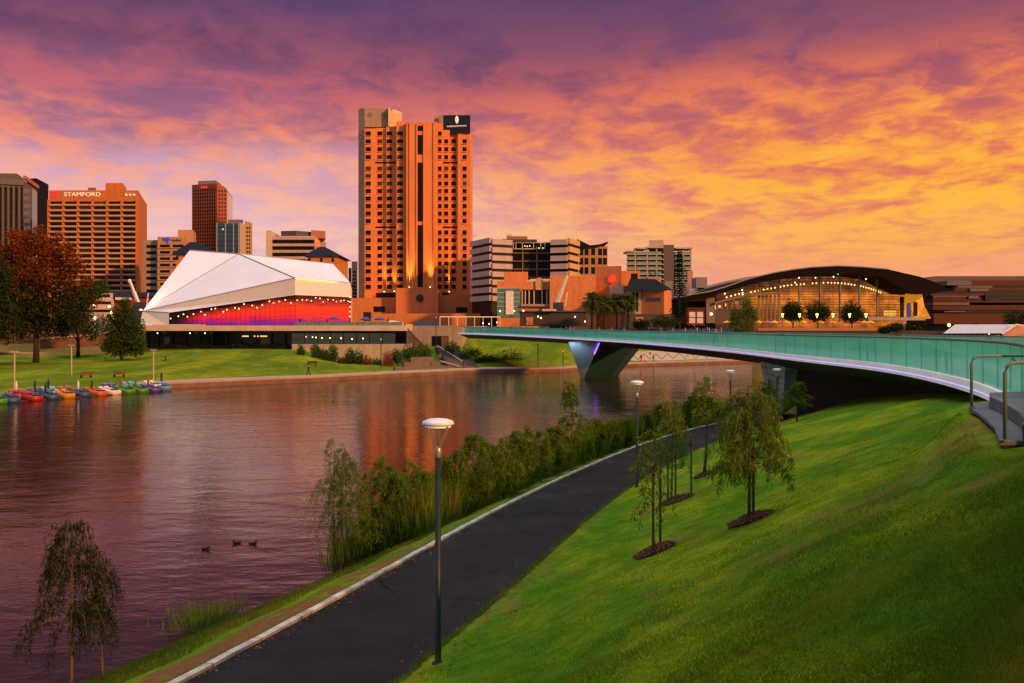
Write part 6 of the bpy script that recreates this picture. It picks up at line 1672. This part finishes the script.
# -------- broad-crowned trees
def blob_tree(name, loc, H, label, lumps, n, leaf, kind, cat='tree', group=None, trunk=(.35, .30), limbs=7, kind2=None, split=None, bark=None, seed=0):
    """lumps: (x, y, z, rx, ry, rz) relative to the base"""
    tr = thing(name, label, cat, loc, group); T = Matrix.Translation(loc); r = np.random.default_rng(seed + 300)
    tb = MB(); th = H*trunk[1]
    tb.tube([(0, 0, -.3), (0.02*H*.2, 0, th*.5), (0, 0, th), (.02*H, .01*H, H*.7)], [trunk[0]*1.2, trunk[0], trunk[0]*.8, trunk[0]*.2], 9)
    for L in lumps[:limbs]:
        e = Vector((L[0], L[1], L[2])); s0 = Vector((0, 0, th*r.uniform(.7, 1.1)))
        tb.tube([s0, s0.lerp(e, .5) + Vector((0, 0, .06*H*r.uniform(-.4, 1))), e], [trunk[0]*.45, trunk[0]*.28, trunk[0]*.08], 6)
    tb.build('trunk', bark or m_barkd, tr, T, True)
    A_ = np.array(lumps, float); vol = A_[:, 3]*A_[:, 4]*A_[:, 5]; pk = vol**.8 / (vol**.8).sum()
    def mk(n_, mats_, cond=None):
        which = r.choice(len(A_), n_, p=pk); L = A_[which]
        u = r.normal(size=(n_, 3)); u /= np.linalg.norm(u, axis=1, keepdims=True)
        rad = r.uniform(0, 1, n_) ** .42
        nzv = 1 + .22*np.sin(u[:, 0]*5 + which) * np.sin(u[:, 2]*6 + which*2)
        P = L[:, :3] + u*L[:, 3:]*(rad*nzv)[:, None] + r.normal(size=(n_, 3))*L[:, 3:]*.13
        d = u*.5 + r.normal(size=(n_, 3))*.7; d[:, 2] -= .25; d /= np.linalg.norm(d, axis=1, keepdims=True)
        return P, d
    P, d = mk(n, kind)
    if kind2:
        sel = split(P, r)
        cards_mesh('crown', leaf_cards(P[~sel], d[~sel], leaf*r.uniform(.6, 1.4, (~sel).sum()), leaf*.55), LM[kind], tr, T)
        cards_mesh('autumn_foliage', leaf_cards(P[sel], d[sel], leaf*r.uniform(.6, 1.4, sel.sum()), leaf*.55), LM[kind2], tr, T)
    else:
        cards_mesh('crown', leaf_cards(P, d, leaf*r.uniform(.6, 1.4, n), leaf*.55), LM[kind], tr, T)
    return tr
def lumps_px(items, D_, base):
    """(px, py, rpx, rpy) circles at distance D_ -> lumps relative to base"""
    out = []
    for px, py, rx, ry in items:
        q = PT(px, py, D_ + random.uniform(-2, 2)); k_ = D_/F
        out.append((q.x-base.x, q.y-base.y, q.z-base.z, rx*k_, max(rx, ry)*k_*.8, ry*k_))
    return out
def gz_far(px, D_): return Vector((X(px, D_), D_, far_z(px, D_)))
bq = gz_far(36, 168)
blob_tree('big_tree', bq, 22, 'huge spreading tree with rust red top and dark lower boughs at the left edge', lumps_px([(6,258,14,16),(22,248,12,14),(40,246,13,13),(54,258,13,13),(64,274,11,13),(8,282,16,18),(30,272,15,15),(46,284,15,15),(70,292,9,11),(12,306,15,16),(36,304,14,13),(58,308,13,13),(-15,280,22,30),(4,326,10,15),(22,328,9,13),(44,326,10,12),(62,328,9,12),(76,316,8,12),(30,236,7,6),(50,243,7,6),(78,266,8,8),(67,247,7,6),(86,284,7,6),(14,234,8,5),(72,256,6,6),(38,229,5,4),(92,300,6,6),(58,236,5,4)], 166, bq),
          26000, .55, 'big', trunk=(.50, .35), limbs=16, kind2='autumn', split=lambda P, r: (P[:, 2] + .15*P[:, 0] + r.normal(0, 2.6, len(P)) - 2.6*(P[:, 0] < -3)) > 15.2, seed=1)
bq = gz_far(-4, 150)
blob_tree('big_tree', bq, 18, 'dark bare-stemmed tree cut by the left frame edge', lumps_px([(-10,300,16,20),(6,315,10,14),(-4,275,14,18),(0,330,9,8)], 150, bq), 3500, .6, 'big', trunk=(.5, .3), seed=2)
bq = gz_far(78, 184)
blob_tree('dark_tree', bq, 14, 'dark spreading tree behind the rust-topped one, over the brick ramp', lumps_px([(72,300,14,12),(88,292,13,13),(100,288,8,9),(80,316,14,12),(64,322,12,9),(92,330,10,9)], 186, bq), 5500, .6, 'green', trunk=(.35, .3), seed=3)
bq = gz_far(122, 170)
blob_tree('bushy_tree', bq, 12, 'bushy green tree at the left end of the theatre terrace', lumps_px([(124,314,12,11),(116,326,13,12),(132,328,12,13),(122,342,17,13),(110,345,8,9),(136,345,9,10),(124,303,6,5)], 170, bq), 7500, .5, 'green', trunk=(.3, .2), seed=4)
for i, (px, py0, py1, w_, nm) in enumerate(((793, 300, 322, 11, 'left of the three round plaza trees'), (818, 298, 324, 13.5, 'middle and largest of the three round plaza trees'), (852, 301, 324, 11.5, 'right of the three round plaza trees'))):
    D_ = 266; q = Vector((X(px, D_), D_, ZG)); cy_ = (py0+py1)/2
    blob_tree('round_tree', q, 8, f'dark round-crowned tree, {nm}', lumps_px([(px, cy_-1, w_*.8, 9), (px-w_*.45, cy_+2, w_*.5, 7), (px+w_*.45, cy_+2, w_*.5, 7), (px, cy_+4, w_*.8, 6)], D_, q), 2600, .6, 'round', trunk=(.2, .3), group='round trees in front of the amber hall', seed=20+i)
q = Vector((X(747, 246), 246, 6.5)); blob_tree('slim_tree', q, 10, 'olive green column-shaped tree in front of the amber hall', lumps_px([(747,305,5,9),(742,316,7,9),(751,316,7,10),(746,326,9,8)], 246, q), 3200, .5, 'olive', trunk=(.2, .3), seed=30)
q = Vector((X(736, 252), 252, 6.5)); blob_tree('slim_tree', q, 7, 'small olive tree just left of the column-shaped one', lumps_px([(735,314,5,7),(733,322,5,6)], 252, q), 900, .45, 'olive', trunk=(.14, .3), seed=31)
for px, py, rx, ry, nm in ((896, 327, 8, 4, 'dark shrub at the right end of the terracotta planter wall'), (884, 330, 5, 2.5, 'low shrub left of the lilac canopy posts'), (664, 322, 13, 6, 'dark shrub below the round-fronted pavilion'), (641, 324, 8, 4, 'low dark shrub right of the palms'), (1016, 318, 12, 9, 'dark shrub against the red layered building')):
    q = Vector((X(px, 240), 240, 6.2)); blob_tree('shrub', q, 3, nm, lumps_px([(px, py, rx, ry), (px-rx*.5, py+ry*.3, rx*.5, ry*.7), (px+rx*.5, py+ry*.2, rx*.5, ry*.8)], 240, q), 1100, .5, 'round', cat='shrub', trunk=(.12, .3), seed=int(px))
# shrubs under the terrace stone wall
for i, (px, py, rx, ry, kd, nm) in enumerate(((301,352,3.5,7,'bush','slim green shrub at the left end of the stone wall'),(316,351,4.5,8,'bush','tall pointed shrub by the stone wall'),(324,355,6,6,'bush','wide low shrub left of the stone wall centre'),(333,353,4.5,8,'bush','second pointed shrub by the stone wall'),(350,357,4.5,9,'green','tall dark shrub before the middle of the stone wall'),(359,359,4.5,8,'green','dark rounded shrub right of the tall one'),(342,362,5,4,'bush','low shrub at the lawn edge under the stone wall'),(367,363,5,7,'rust','rust coloured shrub by the lawn tip'),(377,365,5,6,'bush','green shrub between the two rust coloured ones'),(388,362,5,11,'rust','taller rust red shrub near the stairs'),(397,356,5,7,'bush','pale shrub right of the rust red one'),(410,352,9,7,'bush','broad bright shrub bank beside the stairs'),(424,351,9,8,'bush','bright green shrub bank under the doorway'),(470,352,12,6,'bush','dark green shrub bank left of the bridge underside'),(487,360,12,6,'green','dark shrub bank under the bridge deck'),(512,358,13,9,'bush','round shrubs on the slope under the bridge'),(452,347,7,5,'bush','small shrub bank right of the doorway'))):
    D_ = 179 if px < 400 else 183
    q = Vector((X(px, D_), D_, Z(py+ry, D_)-.2)); blob_tree('shrub', q, 2.5, nm, lumps_px([(px, py, rx, ry), (px-rx*.4, py+ry*.4, rx*.6, ry*.6), (px+rx*.4, py+ry*.3, rx*.6, ry*.6)], D_, q), 1000, .36, kd, cat='shrub', trunk=(.08, .3), limbs=2, seed=60+i, group='shrubs along the far bank walls')
hq = PT(230, 347.5, 196)
n = 4200; hx = rng.uniform(X(160, 196), X(286, 196), n); P = np.stack([hx, 195.5 + rng.uniform(-.8, .8, n), 3.9 + rng.uniform(0, 1.25, n)*(.7 + .3*np.sin(hx*.9))], 1)
hg = cards_mesh('hedge', leaf_cards(P, unit(n), .4, .22), LM['round'], None); tag(hg, 'low dark hedge along the foot of the glazed ground floor', 'hedge')
# palms
def palm(loc, H, label, seed):
    r = np.random.default_rng(seed); p_ = thing('palm_tree', label, 'palm tree', loc, 'palm trees on the plaza'); T = Matrix.Translation(loc)
    MB().tube([(0, 0, -.3), (.1, 0, H*.4), (0, 0, H*.78)], [.45, .35, .38], 9).build('trunk', m_barkd, p_, T, True)
    Vs = []
    for k_ in range(170):
        a = r.uniform(0, 6.283); el = r.uniform(-1.25, 1.3); L = r.uniform(2.2, 3.3)
        tt = np.linspace(0, 1, 15)
        px_ = np.cos(a)*np.cos(el)*L*tt; py_ = np.sin(a)*np.cos(el)*L*tt; pz_ = H*.78 + np.sin(el)*L*tt - .55*L*.5*tt**2
        P = np.stack([px_, py_, pz_], 1)
        ax = np.gradient(P, axis=0); ax /= np.linalg.norm(ax, axis=1, keepdims=True)
        for sgn in (-1, 1):
            sd = np.cross(ax, [0, 0, 1.0])*sgn; sd /= np.linalg.norm(sd, axis=1, keepdims=True) + 1e-6
            d = sd*.75 + ax*.6; d[:, 2] -= .25; d /= np.linalg.norm(d, axis=1, keepdims=True)
            Vs.append(leaf_cards(P, d, .65, .16))
    cards_mesh('crown', np.concatenate(Vs), LM['palm'], p_, T)
for i, (px, top, nm) in enumerate(((592, 290, 'left of the palm row'), (604, 293, 'second of the palm row'), (617, 291, 'third of the palm row'), (628, 292, 'right of the palm row'))):
    D_ = 232 + i*2; q = Vector((X(px, D_), D_, 6.5)); palm(q, Z(top, D_) - 6.5, f'bushy palm tree on the plaza behind the bridge, {nm}', 500+i)
# tall pine
D_ = 250; q = Vector((X(679.5, D_), D_, ZG)); pn = thing('pine_tree', 'tall dark narrow pine with tiered boughs beside the apartment tower', 'tree', q); T = Matrix.Translation(q)
Hp = Z(252, D_) - ZG
MB().tube([(0, 0, -.3), (0, 0, Hp*.6), (0, 0, Hp)], [.32, .18, .03], 8).build('trunk', m_barkd, pn, T)
Vs = []
for k_ in range(30):
    f_ = .12 + .87*k_/29; z_ = Hp*f_; rad = 2.9*(1 - f_)**.7 + .25
    for a in np.linspace(0, 6.283, 8)[:-1] + rng.uniform(0, 1):
        n = 34; tt = rng.uniform(.1, 1, n); rr = rad*rng.uniform(.8, 1.15)
        P = np.stack([np.cos(a)*rr*tt, np.sin(a)*rr*tt, z_ + .18*rr*tt**2 + rng.normal(0, .07, n)], 1)
        d = unit(n)*.5 + np.array([np.cos(a), np.sin(a), .7])*.6; d /= np.linalg.norm(d, axis=1, keepdims=True)
        Vs.append(leaf_cards(P, d, .45, .16))
cards_mesh('crown', np.concatenate(Vs), LM['pine'], pn, T)
# unseen trees added behind and right of the viewer to shade the near lawn
q = Vector((10.5, 3.0, float(near_z(10.5, 3.0))))
blob_tree('shade_tree', q, 14, 'tall spreading dark gum tree on the slope right of the viewer', [(-4.5, 2, 10, 4.2, 4.2, 1.8), (-7.5, 5, 10.8, 3.6, 3.8, 1.7), (-3.2, 7, 11.2, 4.2, 4, 1.7), (0, 1, 8.5, 4, 4, 2.2), (-7.5, 1, 10.2, 3.4, 3.4, 1.5), (1, 5.5, 10.5, 3.6, 3.6, 2.0), (-3, -3, 8.8, 3.8, 3.4, 2.0)], 34000, .40, 'big', trunk=(.32, .5), seed=80)
q = Vector((8.5, -5.5, float(near_z(8.5, -5.5))))
blob_tree('shade_tree', q, 11, 'broad dark tree on the slope behind the viewer', [(0, 0, 7.8, 4.4, 4.4, 2.4), (-4, 1.5, 7.4, 3.2, 3.2, 1.8), (2.4, -1, 7, 3, 3, 2.2), (-2, -2.6, 6.6, 3.4, 3.2, 2.2)], 14000, .36, 'big', trunk=(.28, .4), seed=81)
n = 16000; pxl = rng.uniform(-60, 1090, n); Dl = 400 + rng.uniform(-6, 6, n)
hgt = 4.2 + 2.2*np.sin(pxl*.11) * np.sin(pxl*.037+1) + 1.2*np.sin(pxl*.31)
P = np.stack([(pxl-512)/F*Dl, Dl, 7.6 + np.abs(hgt)*rng.uniform(0, 1, n)**.7], 1)
tl = cards_mesh('treeline', leaf_cards(P, unit(n), 2.2*rng.uniform(.6, 1.4, n), 1.3), LM['big'], None); tag(tl, 'dark far-off treeline between and behind the city blocks', 'treeline', kind='stuff')

# fallen leaves along the kerb and on the lawn
n = 900; Yf = 13 + 45*rng.uniform(0, 1, n)**1.5; side = rng.uniform(0, 1, n)
Xf = np.where(side < .6, f_kerb(Yf) + np.abs(rng.normal(.05, .18, n)), f_kerb(Yf) + path_w(Yf) + rng.normal(.1, .5, n))
Zf = np.where((Xf > f_kerb(Yf)) & (Xf < f_kerb(Yf) + path_w(Yf)), f_zp(Yf) + .022, near_z(Xf, Yf) + .04)
d = unit(n); d[:, 2] *= .15; d /= np.linalg.norm(d, axis=1, keepdims=True)
fl_ = cards_mesh('fallen_leaves', leaf_cards(np.stack([Xf, Yf, Zf], 1), d, .075, .035), leafmat('dry_leaf', (.12,.05,.02), (.36,.17,.05), .1), None); tag(fl_, 'dry brown fallen leaves along the path edges', 'leaves', kind='stuff')

# =================================================================== BOATS, PEOPLE, DUCKS, SMALL THINGS
def skin_mesh(name, verts, edges, radii, root=0, sub=2):
    me = bpy.data.meshes.new(name); me.from_pydata(verts, edges, [])
    o = bpy.data.objects.new(name, me); COL.objects.link(o)
    sk = o.modifiers.new('skin', 'SKIN'); sk.use_smooth_shade = True
    for i, r_ in enumerate(radii):
        rr = r_ if isinstance(r_, tuple) else (r_, r_)
        me.skin_vertices[0].data[i].radius = rr
        me.skin_vertices[0].data[i].use_root = (i == root)
    sb = o.modifiers.new('sub', 'SUBSURF'); sb.levels = sub; sb.render_levels = sub
    dg = bpy.context.evaluated_depsgraph_get()
    out = bpy.data.meshes.new_from_object(o.evaluated_get(dg))
    bpy.data.objects.remove(o)
    return out
def person_mesh(stride, arm):
    v = [(0,0,.95),(0,0,1.12),(0,0,1.32),(0,0,1.47),(0,-.01,1.56),(0,-.015,1.66),(0,0,1.73)]
    r_ = [(.15,.11),(.13,.10),(.16,.11),.055,.075,.09,.05]
    e = [(0,1),(1,2),(2,3),(3,4),(4,5),(5,6)]
    for s in (-1, 1):
        b = len(v); st_ = stride*s
        v += [(s*.09,0,.88),(s*.10,-st_*.5-.02,.50),(s*.10,-st_+.03,.10),(s*.10,-st_-.12,.04)]; r_ += [.095,.065,.045,.04]
        e += [(0,b),(b,b+1),(b+1,b+2),(b+2,b+3)]
        b = len(v)
        v += [(s*.19,0,1.40),(s*.24,st_*.3*arm+.02,1.14),(s*.23,st_*.7*arm-.08,.90),(s*.22,st_*.8*arm-.10,.80)]; r_ += [.06,.045,.035,.035]
        e += [(2,b),(b,b+1),(b+1,b+2),(b+2,b+3)]
    return skin_mesh('person_body', v, e, r_, 0, 2)
PM = {'stand': person_mesh(.04, .5), 'walk': person_mesh(.26, 1.0)}
m_skin = mat('skin', (.42,.25,.18), rough=.6, var=.05)
m_hair = mat('dark_hair', (.02,.014,.010), rough=.6)
def person(loc, rot, pose, top, trousers, label):
    p_ = thing('person', label, 'person', loc, None)
    me = PM[pose].copy(); me.materials.clear()
    for m_ in (m_skin, top, trousers): me.materials.append(m_)
    for pl_ in me.polygons:
        z = pl_.center.z; x = abs(pl_.center.x)
        pl_.material_index = 2 if (z < .98 and x < .17) else (1 if (z < 1.46 and not (z < .93 and x > .17)) else 0)
    T = Matrix.Translation(loc) @ Matrix.Rotation(rot, 4, 'Z')
    reg(bpy.data.objects.new('body', me), p_, T)
    MB().lathe([(.03, .02), (.075, .035), (.098, .10), (.09, .15), (.05, .185), (.01, .19)], 12, (0, .022, 1.58)).build('hair', m_hair, p_, T, True)
    return p_
m_blk = mat('black_cloth', (.012,.012,.014)); m_blu = mat('navy_cloth', (.02,.03,.06)); m_gry = mat('grey_cloth', (.12,.12,.12)); m_rd = mat('red_cloth', (.35,.03,.03)); m_tl = mat('teal_cloth', (.05,.12,.14))
def far_pt(px, dd): 
    q = Vector((X(px, f_shore(px)+dd), float(f_shore(px))+dd, .90)); return q
person(far_pt(308.5, 1.6), R(70), 'walk', m_blk, m_blk, 'person in black walking along the far promenade below the lawn')
person(far_pt(463, 2.2), R(100), 'stand', m_blk, m_blu, 'person in dark clothes standing at the foot of the riverside stairs')
q = Vector((X(440, 172), 172, 1.9)); person(q, R(10), 'walk', m_gry, m_blk, 'person walking up the middle of the riverside stairs')
person(far_pt(641, 2.6), R(160), 'stand', m_blk, m_blk, 'person in black beside red cones, before the patterned white wall')
person(far_pt(653.5, 3.0), R(90), 'walk', m_blu, m_blk, 'person in dark blue on the far promenade, right of the red cones')
for px, D_, u_, pose, tp_, tr_, nm in ((716, 88, 5.2, 'walk', m_tl, m_blk, 'person walking alone on the middle of the footbridge'), (566.5, 160, 3.5, 'walk', m_blk, m_blu, 'left one of two people walking on the footbridge above the first pier'), (570.5, 159, 4.2, 'walk', m_gry, m_blk, 'right one of two people walking on the footbridge above the first pier'), (511, 178, 4.0, 'stand', m_blk, m_blk, 'person in black on the far end of the footbridge')):
    # slide along the deck until the person lies in the wanted column
    best = min(np.arange(20, 205, .25), key=lambda y: abs(512 + (bframe(float(y))[0] + bframe(float(y))[1]*u_).x / (bframe(float(y))[0] + bframe(float(y))[1]*u_).y * F - px))
    fp, nr, d_ = bframe(float(best)); q = fp + nr*u_; q.z -= .02
    person(q, R(30), pose, tp_, tr_, nm)
def cone(q, label):
    c = thing('traffic_cone', label, 'cone', q, 'red cones by the patterned wall'); T = Matrix.Translation(q)
    MB().box(-.25, .25, -.25, .25, 0, .05).build('base', mat('cone_red', (.65,.05,.02)), c, T); MB().lathe([(.2, .05), (.12, .6), (.04, 1.15)], 12).build('body', mat('cone_red', (.65,.05,.02)), c, T)
    MB().lathe([(.125, .62), (.10, .8)], 12).build('reflective_band', mat('white_band', (.8,.8,.8)), c, T)
cone(far_pt(640.5, 1.4), 'left red traffic cone at the feet of the person in black'); cone(far_pt(645, 1.6), 'right red traffic cone beside the person in black')
# ducks
dv = [(-.15,0,.09),(-.08,0,.065),(.02,0,.065),(.09,0,.075),(.12,0,.105),(.125,0,.135),(.14,0,.148),(.185,0,.142),(-.19,0,.11)]
de = [(0,1),(1,2),(2,3),(3,4),(4,5),(5,6),(6,7),(0,8)]
dm = skin_mesh('duck_body', dv, de, [.04,(.075,.065),(.085,.07),.062,.035,.034,.036,.012,.018], 2, 2)
dm.materials.clear(); dm.materials.append(mat('dark_plumage', (.018,.014,.012), rough=.7, var=.4, vscale=9))
for px, py, rot, sc_, nm in ((206, 549.5, 8, .95, 'nearest dark duck, alone on the left'), (236.5, 543.5, 185, 1.0, 'middle dark duck of the three on the water'), (253, 544, 5, .95, 'right dark duck of the three on the water')):
    D_ = CZ*F/(py-HOR); q = Vector((X(px, D_), D_, -.035))
    dk = bpy.data.objects.new('duck', dm); reg(dk, None, Matrix.Translation(q) @ Matrix.Rotation(R(rot), 4, 'Z') @ Matrix.Scale(sc_, 4)); tag(dk, nm, 'duck', 'ducks on the water')
# pedal boats
def boat_mat(n_, c): return mat('boat_' + n_, c, rough=.45, var=.15, vscale=2)
BC = {'blue': boat_mat('blue', (.022,.055,.17)), 'red': boat_mat('red', (.26,.012,.014)), 'yellow': boat_mat('yellow', (.42,.19,.012)), 'orange': boat_mat('orange', (.40,.08,.010)), 'white': boat_mat('white', (.55,.50,.46)), 'green': boat_mat('green', (.045,.20,.014)), 'pale blue': boat_mat('pale_blue', (.08,.20,.34)), 'violet': boat_mat('violet', (.06,.045,.24)), 'sky': boat_mat('sky', (.10,.28,.40))}
def pedal_boat(q, rot, mm, label, pole=None, sc_=1.0):
    b_ = thing('pedal_boat', label, 'pedal boat', q, 'pedal boats moored along the far bank'); T = Matrix.Translation(q) @ Matrix.Rotation(rot, 4, 'Z') @ Matrix.Scale(sc_, 4)
    hull = MB()
    prof = [(-1.25, .45, .52), (-1.1, .72, .60), (.2, .78, .55), (.9, .70, .50), (1.25, .50, .42)]
    n_ = len(prof)
    for x, w_, h_ in prof: hull.v += [(x, -w_*.78, -.1), (x, -w_, h_*.55), (x, -w_*.9, h_), (x, w_*.9, h_), (x, w_, h_*.55), (x, w_*.78, -.1)]
    for i in range(n_-1):
        for j in range(6):
            k_ = (j+1) % 6; hull.f.append((i*6+j, i*6+k_, (i+1)*6+k_, (i+1)*6+j))
    hull.f.append(tuple(range(6))[::-1]); hull.f.append(tuple((n_-1)*6 + j for j in range(6)))
    hull.build('hull', mm, b_, T, True)
    for sy in (-.36, .36):
        MB().box(-.75, -.25, sy-.26, sy+.26, .55, .72).add([(-.80, sy-.26, .70), (-.62, sy-.26, .70), (-.84, sy-.24, .86), (-.96, sy-.24, .84), (-.80, sy+.26, .70), (-.62, sy+.26, .70), (-.84, sy+.24, .86), (-.96, sy+.24, .84)], [(0,1,2,3), (4,7,6,5), (0,4,5,1), (2,6,7,3), (1,5,6,2), (0,3,7,4)]).build('seat', mm, b_, T)
    MB().tube([(.35, 0, .55), (.45, 0, .95), (.32, 0, 1.0)], .03, 6).build('tiller', m_alu, b_, T)
    MB().box(.55, 1.0, -.4, .4, .5, .60).build('pedal_box', m_concd, b_, T)
    if pole:
        MB().lathe([(.03, .5), (.03, .7), (.10, .8), (.12, 1.2), (.06, 1.55), (.02, 1.65)], 9, (-.45, 0, 0)).build('folded_canopy', pole, b_, T, True)
bl = [(9, 0, 'blue', None, 'light blue pedal boat cut close to the left frame edge'), (-4, 0, 'green', None, 'green pedal boat cut by the left frame edge'), (30.5, 0, 'red', None, 'red pedal boat, front row, second along from the left edge'), (48, 0, 'blue', m_blk, 'dark blue pedal boat between the red and the yellow-red one'), (64, 0, 'yellow', None, 'yellow pedal boat in the front row, left of the blue one with a pale canopy'), (80.5, 0, 'blue', m_wf, 'blue pedal boat with a pale folded canopy, left of the orange boat'), (95, 0, 'orange', m_blu, 'orange pedal boat with a navy folded canopy'), (109, 0, 'white', None, 'white pedal boat in the middle of the front row'),
      (124, 0, 'green', m_rd, 'bright green pedal boat with a red folded canopy'), (138, 0, 'green', m_tl, 'bright green pedal boat with a dark folded canopy'), (150.5, 0, 'violet', m_rd, 'violet blue pedal boat with a red folded canopy at the end of the front row'),
      (17, 2.2, 'red', m_wf, 'red pedal boat in the back row behind the light blue one'), (36, 2.2, 'blue', m_blu, 'blue pedal boat in the back row behind the red one'), (49, 2.4, 'sky', m_blk, 'sky blue pedal boat in the back row behind the dark blue one'), (66, 1.9, 'red', None, 'red pedal boat in the back row behind the yellow one'), (110, 2.4, 'violet', None, 'violet pedal boat in the back row behind the white one'), (130, 2.4, 'sky', None, 'sky blue pedal boat in the back row behind the green ones'), (152, 2.4, 'white', None, 'white pedal boat in the back row behind the violet one'), (163, .8, 'pale blue', None, 'pale blue pedal boat moored apart at the right end')]
for px, back, cn, pole, nm in bl:
    d_ = float(f_shore(px)) - 5.0 + back*1.0; q = Vector((X(px, d_), d_, .02 + back*.12))
    pedal_boat(q, math.atan2(21, 12) - R(180) + R(random.uniform(-8, 8)) + (R(90) if back == 0 else R(70)), BC[cn], nm, pole, 1.2)
pt_ = MB(); fp_ = [( -10, .9), (156, .9)]
pontoon = thing('pontoon', 'dark floating pontoon under the row of pedal boats', 'pontoon', (X(70, 110), 110, 0))
pv_ = [(X(-20, float(f_shore(-20))-6.2), float(f_shore(-20))-6.2), (X(156, float(f_shore(156))-6.2), float(f_shore(156))-6.2), (X(156, float(f_shore(156))-.6), float(f_shore(156))-.6), (X(-20, float(f_shore(-20))-.6), float(f_shore(-20))-.6)]
MB().prism(pv_, -.3, .14).build('deck', m_wood, pontoon)
# far bank lamps, benches and poles
def far_lamp(px, dd, ytop, label):
    D_ = float(f_shore(px)) + dd; q = Vector((X(px, D_), D_, far_z(px, D_))); H_ = Z(ytop, D_) - q.z
    L = thing('far_lamp_post', label, 'lamp post', q, 'pale lamp posts on the far bank'); T = Matrix.Translation(q)
    MB().tube([(0, 0, -.1), (0, 0, H_)], .09, 7).build('post', mat('pale_post', (.42,.38,.36)), L, T)
    MB().box(-.42, .42, -.2, .2, H_-.02, H_+.10).build('lamp_head', mat('pale_post', (.42,.38,.36)), L, T)
far_lamp(14.5, 3.2, 352, 'pale double-armed lamp post on the far bank, farthest left')
far_lamp(71.5, 24, 345.5, 'pale lamp post on the far lawn in front of the brick ramp')
far_lamp(153.5, 3.0, 350.5, 'pale lamp post on the far bank at the end of the pedal boats')
for px, dd, yt, nm in ((538, 3, 345, 'slim dark lamp pole on the bright slope under the bridge'), (563, 3.2, 352, 'short dark lamp pole just left of the first pier'), (381, 14, 340, 'slim pole before the stone wall by the shrubs'), (436, 30, 318, 'tall slim pole at the bridge landing')):
    D_ = float(f_shore(px)) + dd; q = Vector((X(px, D_), D_, far_z(px, D_)))
    L = thing('lamp_pole', nm, 'lamp post', q); MB().tube([q, Vector((q.x, q.y, Z(yt, D_)))], .08, 6).build('post', m_post, L); MB().lathe([(.1, -.1), (.22, .1), (.05, .25)], 8, (q.x, q.y, Z(yt, D_))).build('lamp_head', m_alu, L)
bo = thing('bollard', 'small dark bollard by the promenade beside the pale lamp post', 'bollard', far_pt(161.5, 2.5)); MB().lathe([(.14, 0), (.14, 1.1), (.05, 1.25)], 10, far_pt(161.5, 2.5)).build('post', m_navy, bo)
def far_bench(px, D_, label, col):
    q = Vector((X(px, D_), D_, far_z(px, D_))); b_ = thing('bench', label, 'bench', q); T = Matrix.Translation(q)
    MB().box(-.9, .9, -.3, .3, .40, .48).build('seat', col, b_, T); MB().box(-.9, .9, .25, .31, .55, .85).build('backrest', col, b_, T)
    for sx in (-.75, .65): MB().box(sx, sx+.1, -.25, .25, 0, .40).build('leg', m_concd, b_, T)
m_rb = mat('red_bench', (.22,.05,.035))
far_bench(86, 131, 'red bench by the promenade above the orange pedal boat', m_rb); far_bench(119, 133, 'red bench by the promenade above the green pedal boats', m_rb)
far_bench(312, 160, 'dark bench on the far lawn behind the walking person', m_wood)
pt2 = thing('picnic_table', 'dark picnic table on the far lawn', 'table', (X(165.5, 165), 165, far_z(165.5, 165))); T = Matrix.Translation((X(165.5, 165), 165, far_z(165.5, 165)))
MB().lathe([(1.0, .72), (1.0, .80)], 14).build('tabletop', m_navy, pt2, T); MB().lathe([(.5, 0), (.1, .1), (.1, .72)], 10).build('pedestal', m_navy, pt2, T)
# people and tables on the theatre terrace
for i, (px, nm) in enumerate(((303, 'left'), (319, 'second'), (345, 'third'), (356, 'fourth'), (373, 'right'))):
    q = Vector((X(px, 193), 193, ZT)); tb_ = thing('cafe_table', f'small dark cafe table on the theatre terrace, {nm} of five', 'table', q, 'cafe tables on the theatre terrace'); T = Matrix.Translation(q)
    MB().lathe([(.5, .70), (.5, .75)], 12).build('tabletop', m_concd, tb_, T); MB().lathe([(.3, 0), (.05, .05), (.05, .70)], 8).build('pedestal', m_concd, tb_, T)
for i, (px, tp_, nm) in enumerate(((300, m_blk, 'person in black standing at the left end of the theatre terrace'), (311, m_gry, 'person in grey on the terrace in front of the red glass'), (327, m_blk, 'person in black left of the first blue umbrella'), (350, m_tl, 'person in teal between the blue umbrellas'), (388, m_blk, 'person in black near the white kiosk'))):
    q = Vector((X(px, 192.2), 192.2, ZT)); person(q, R(60*i), 'stand', tp_, m_blk, nm)
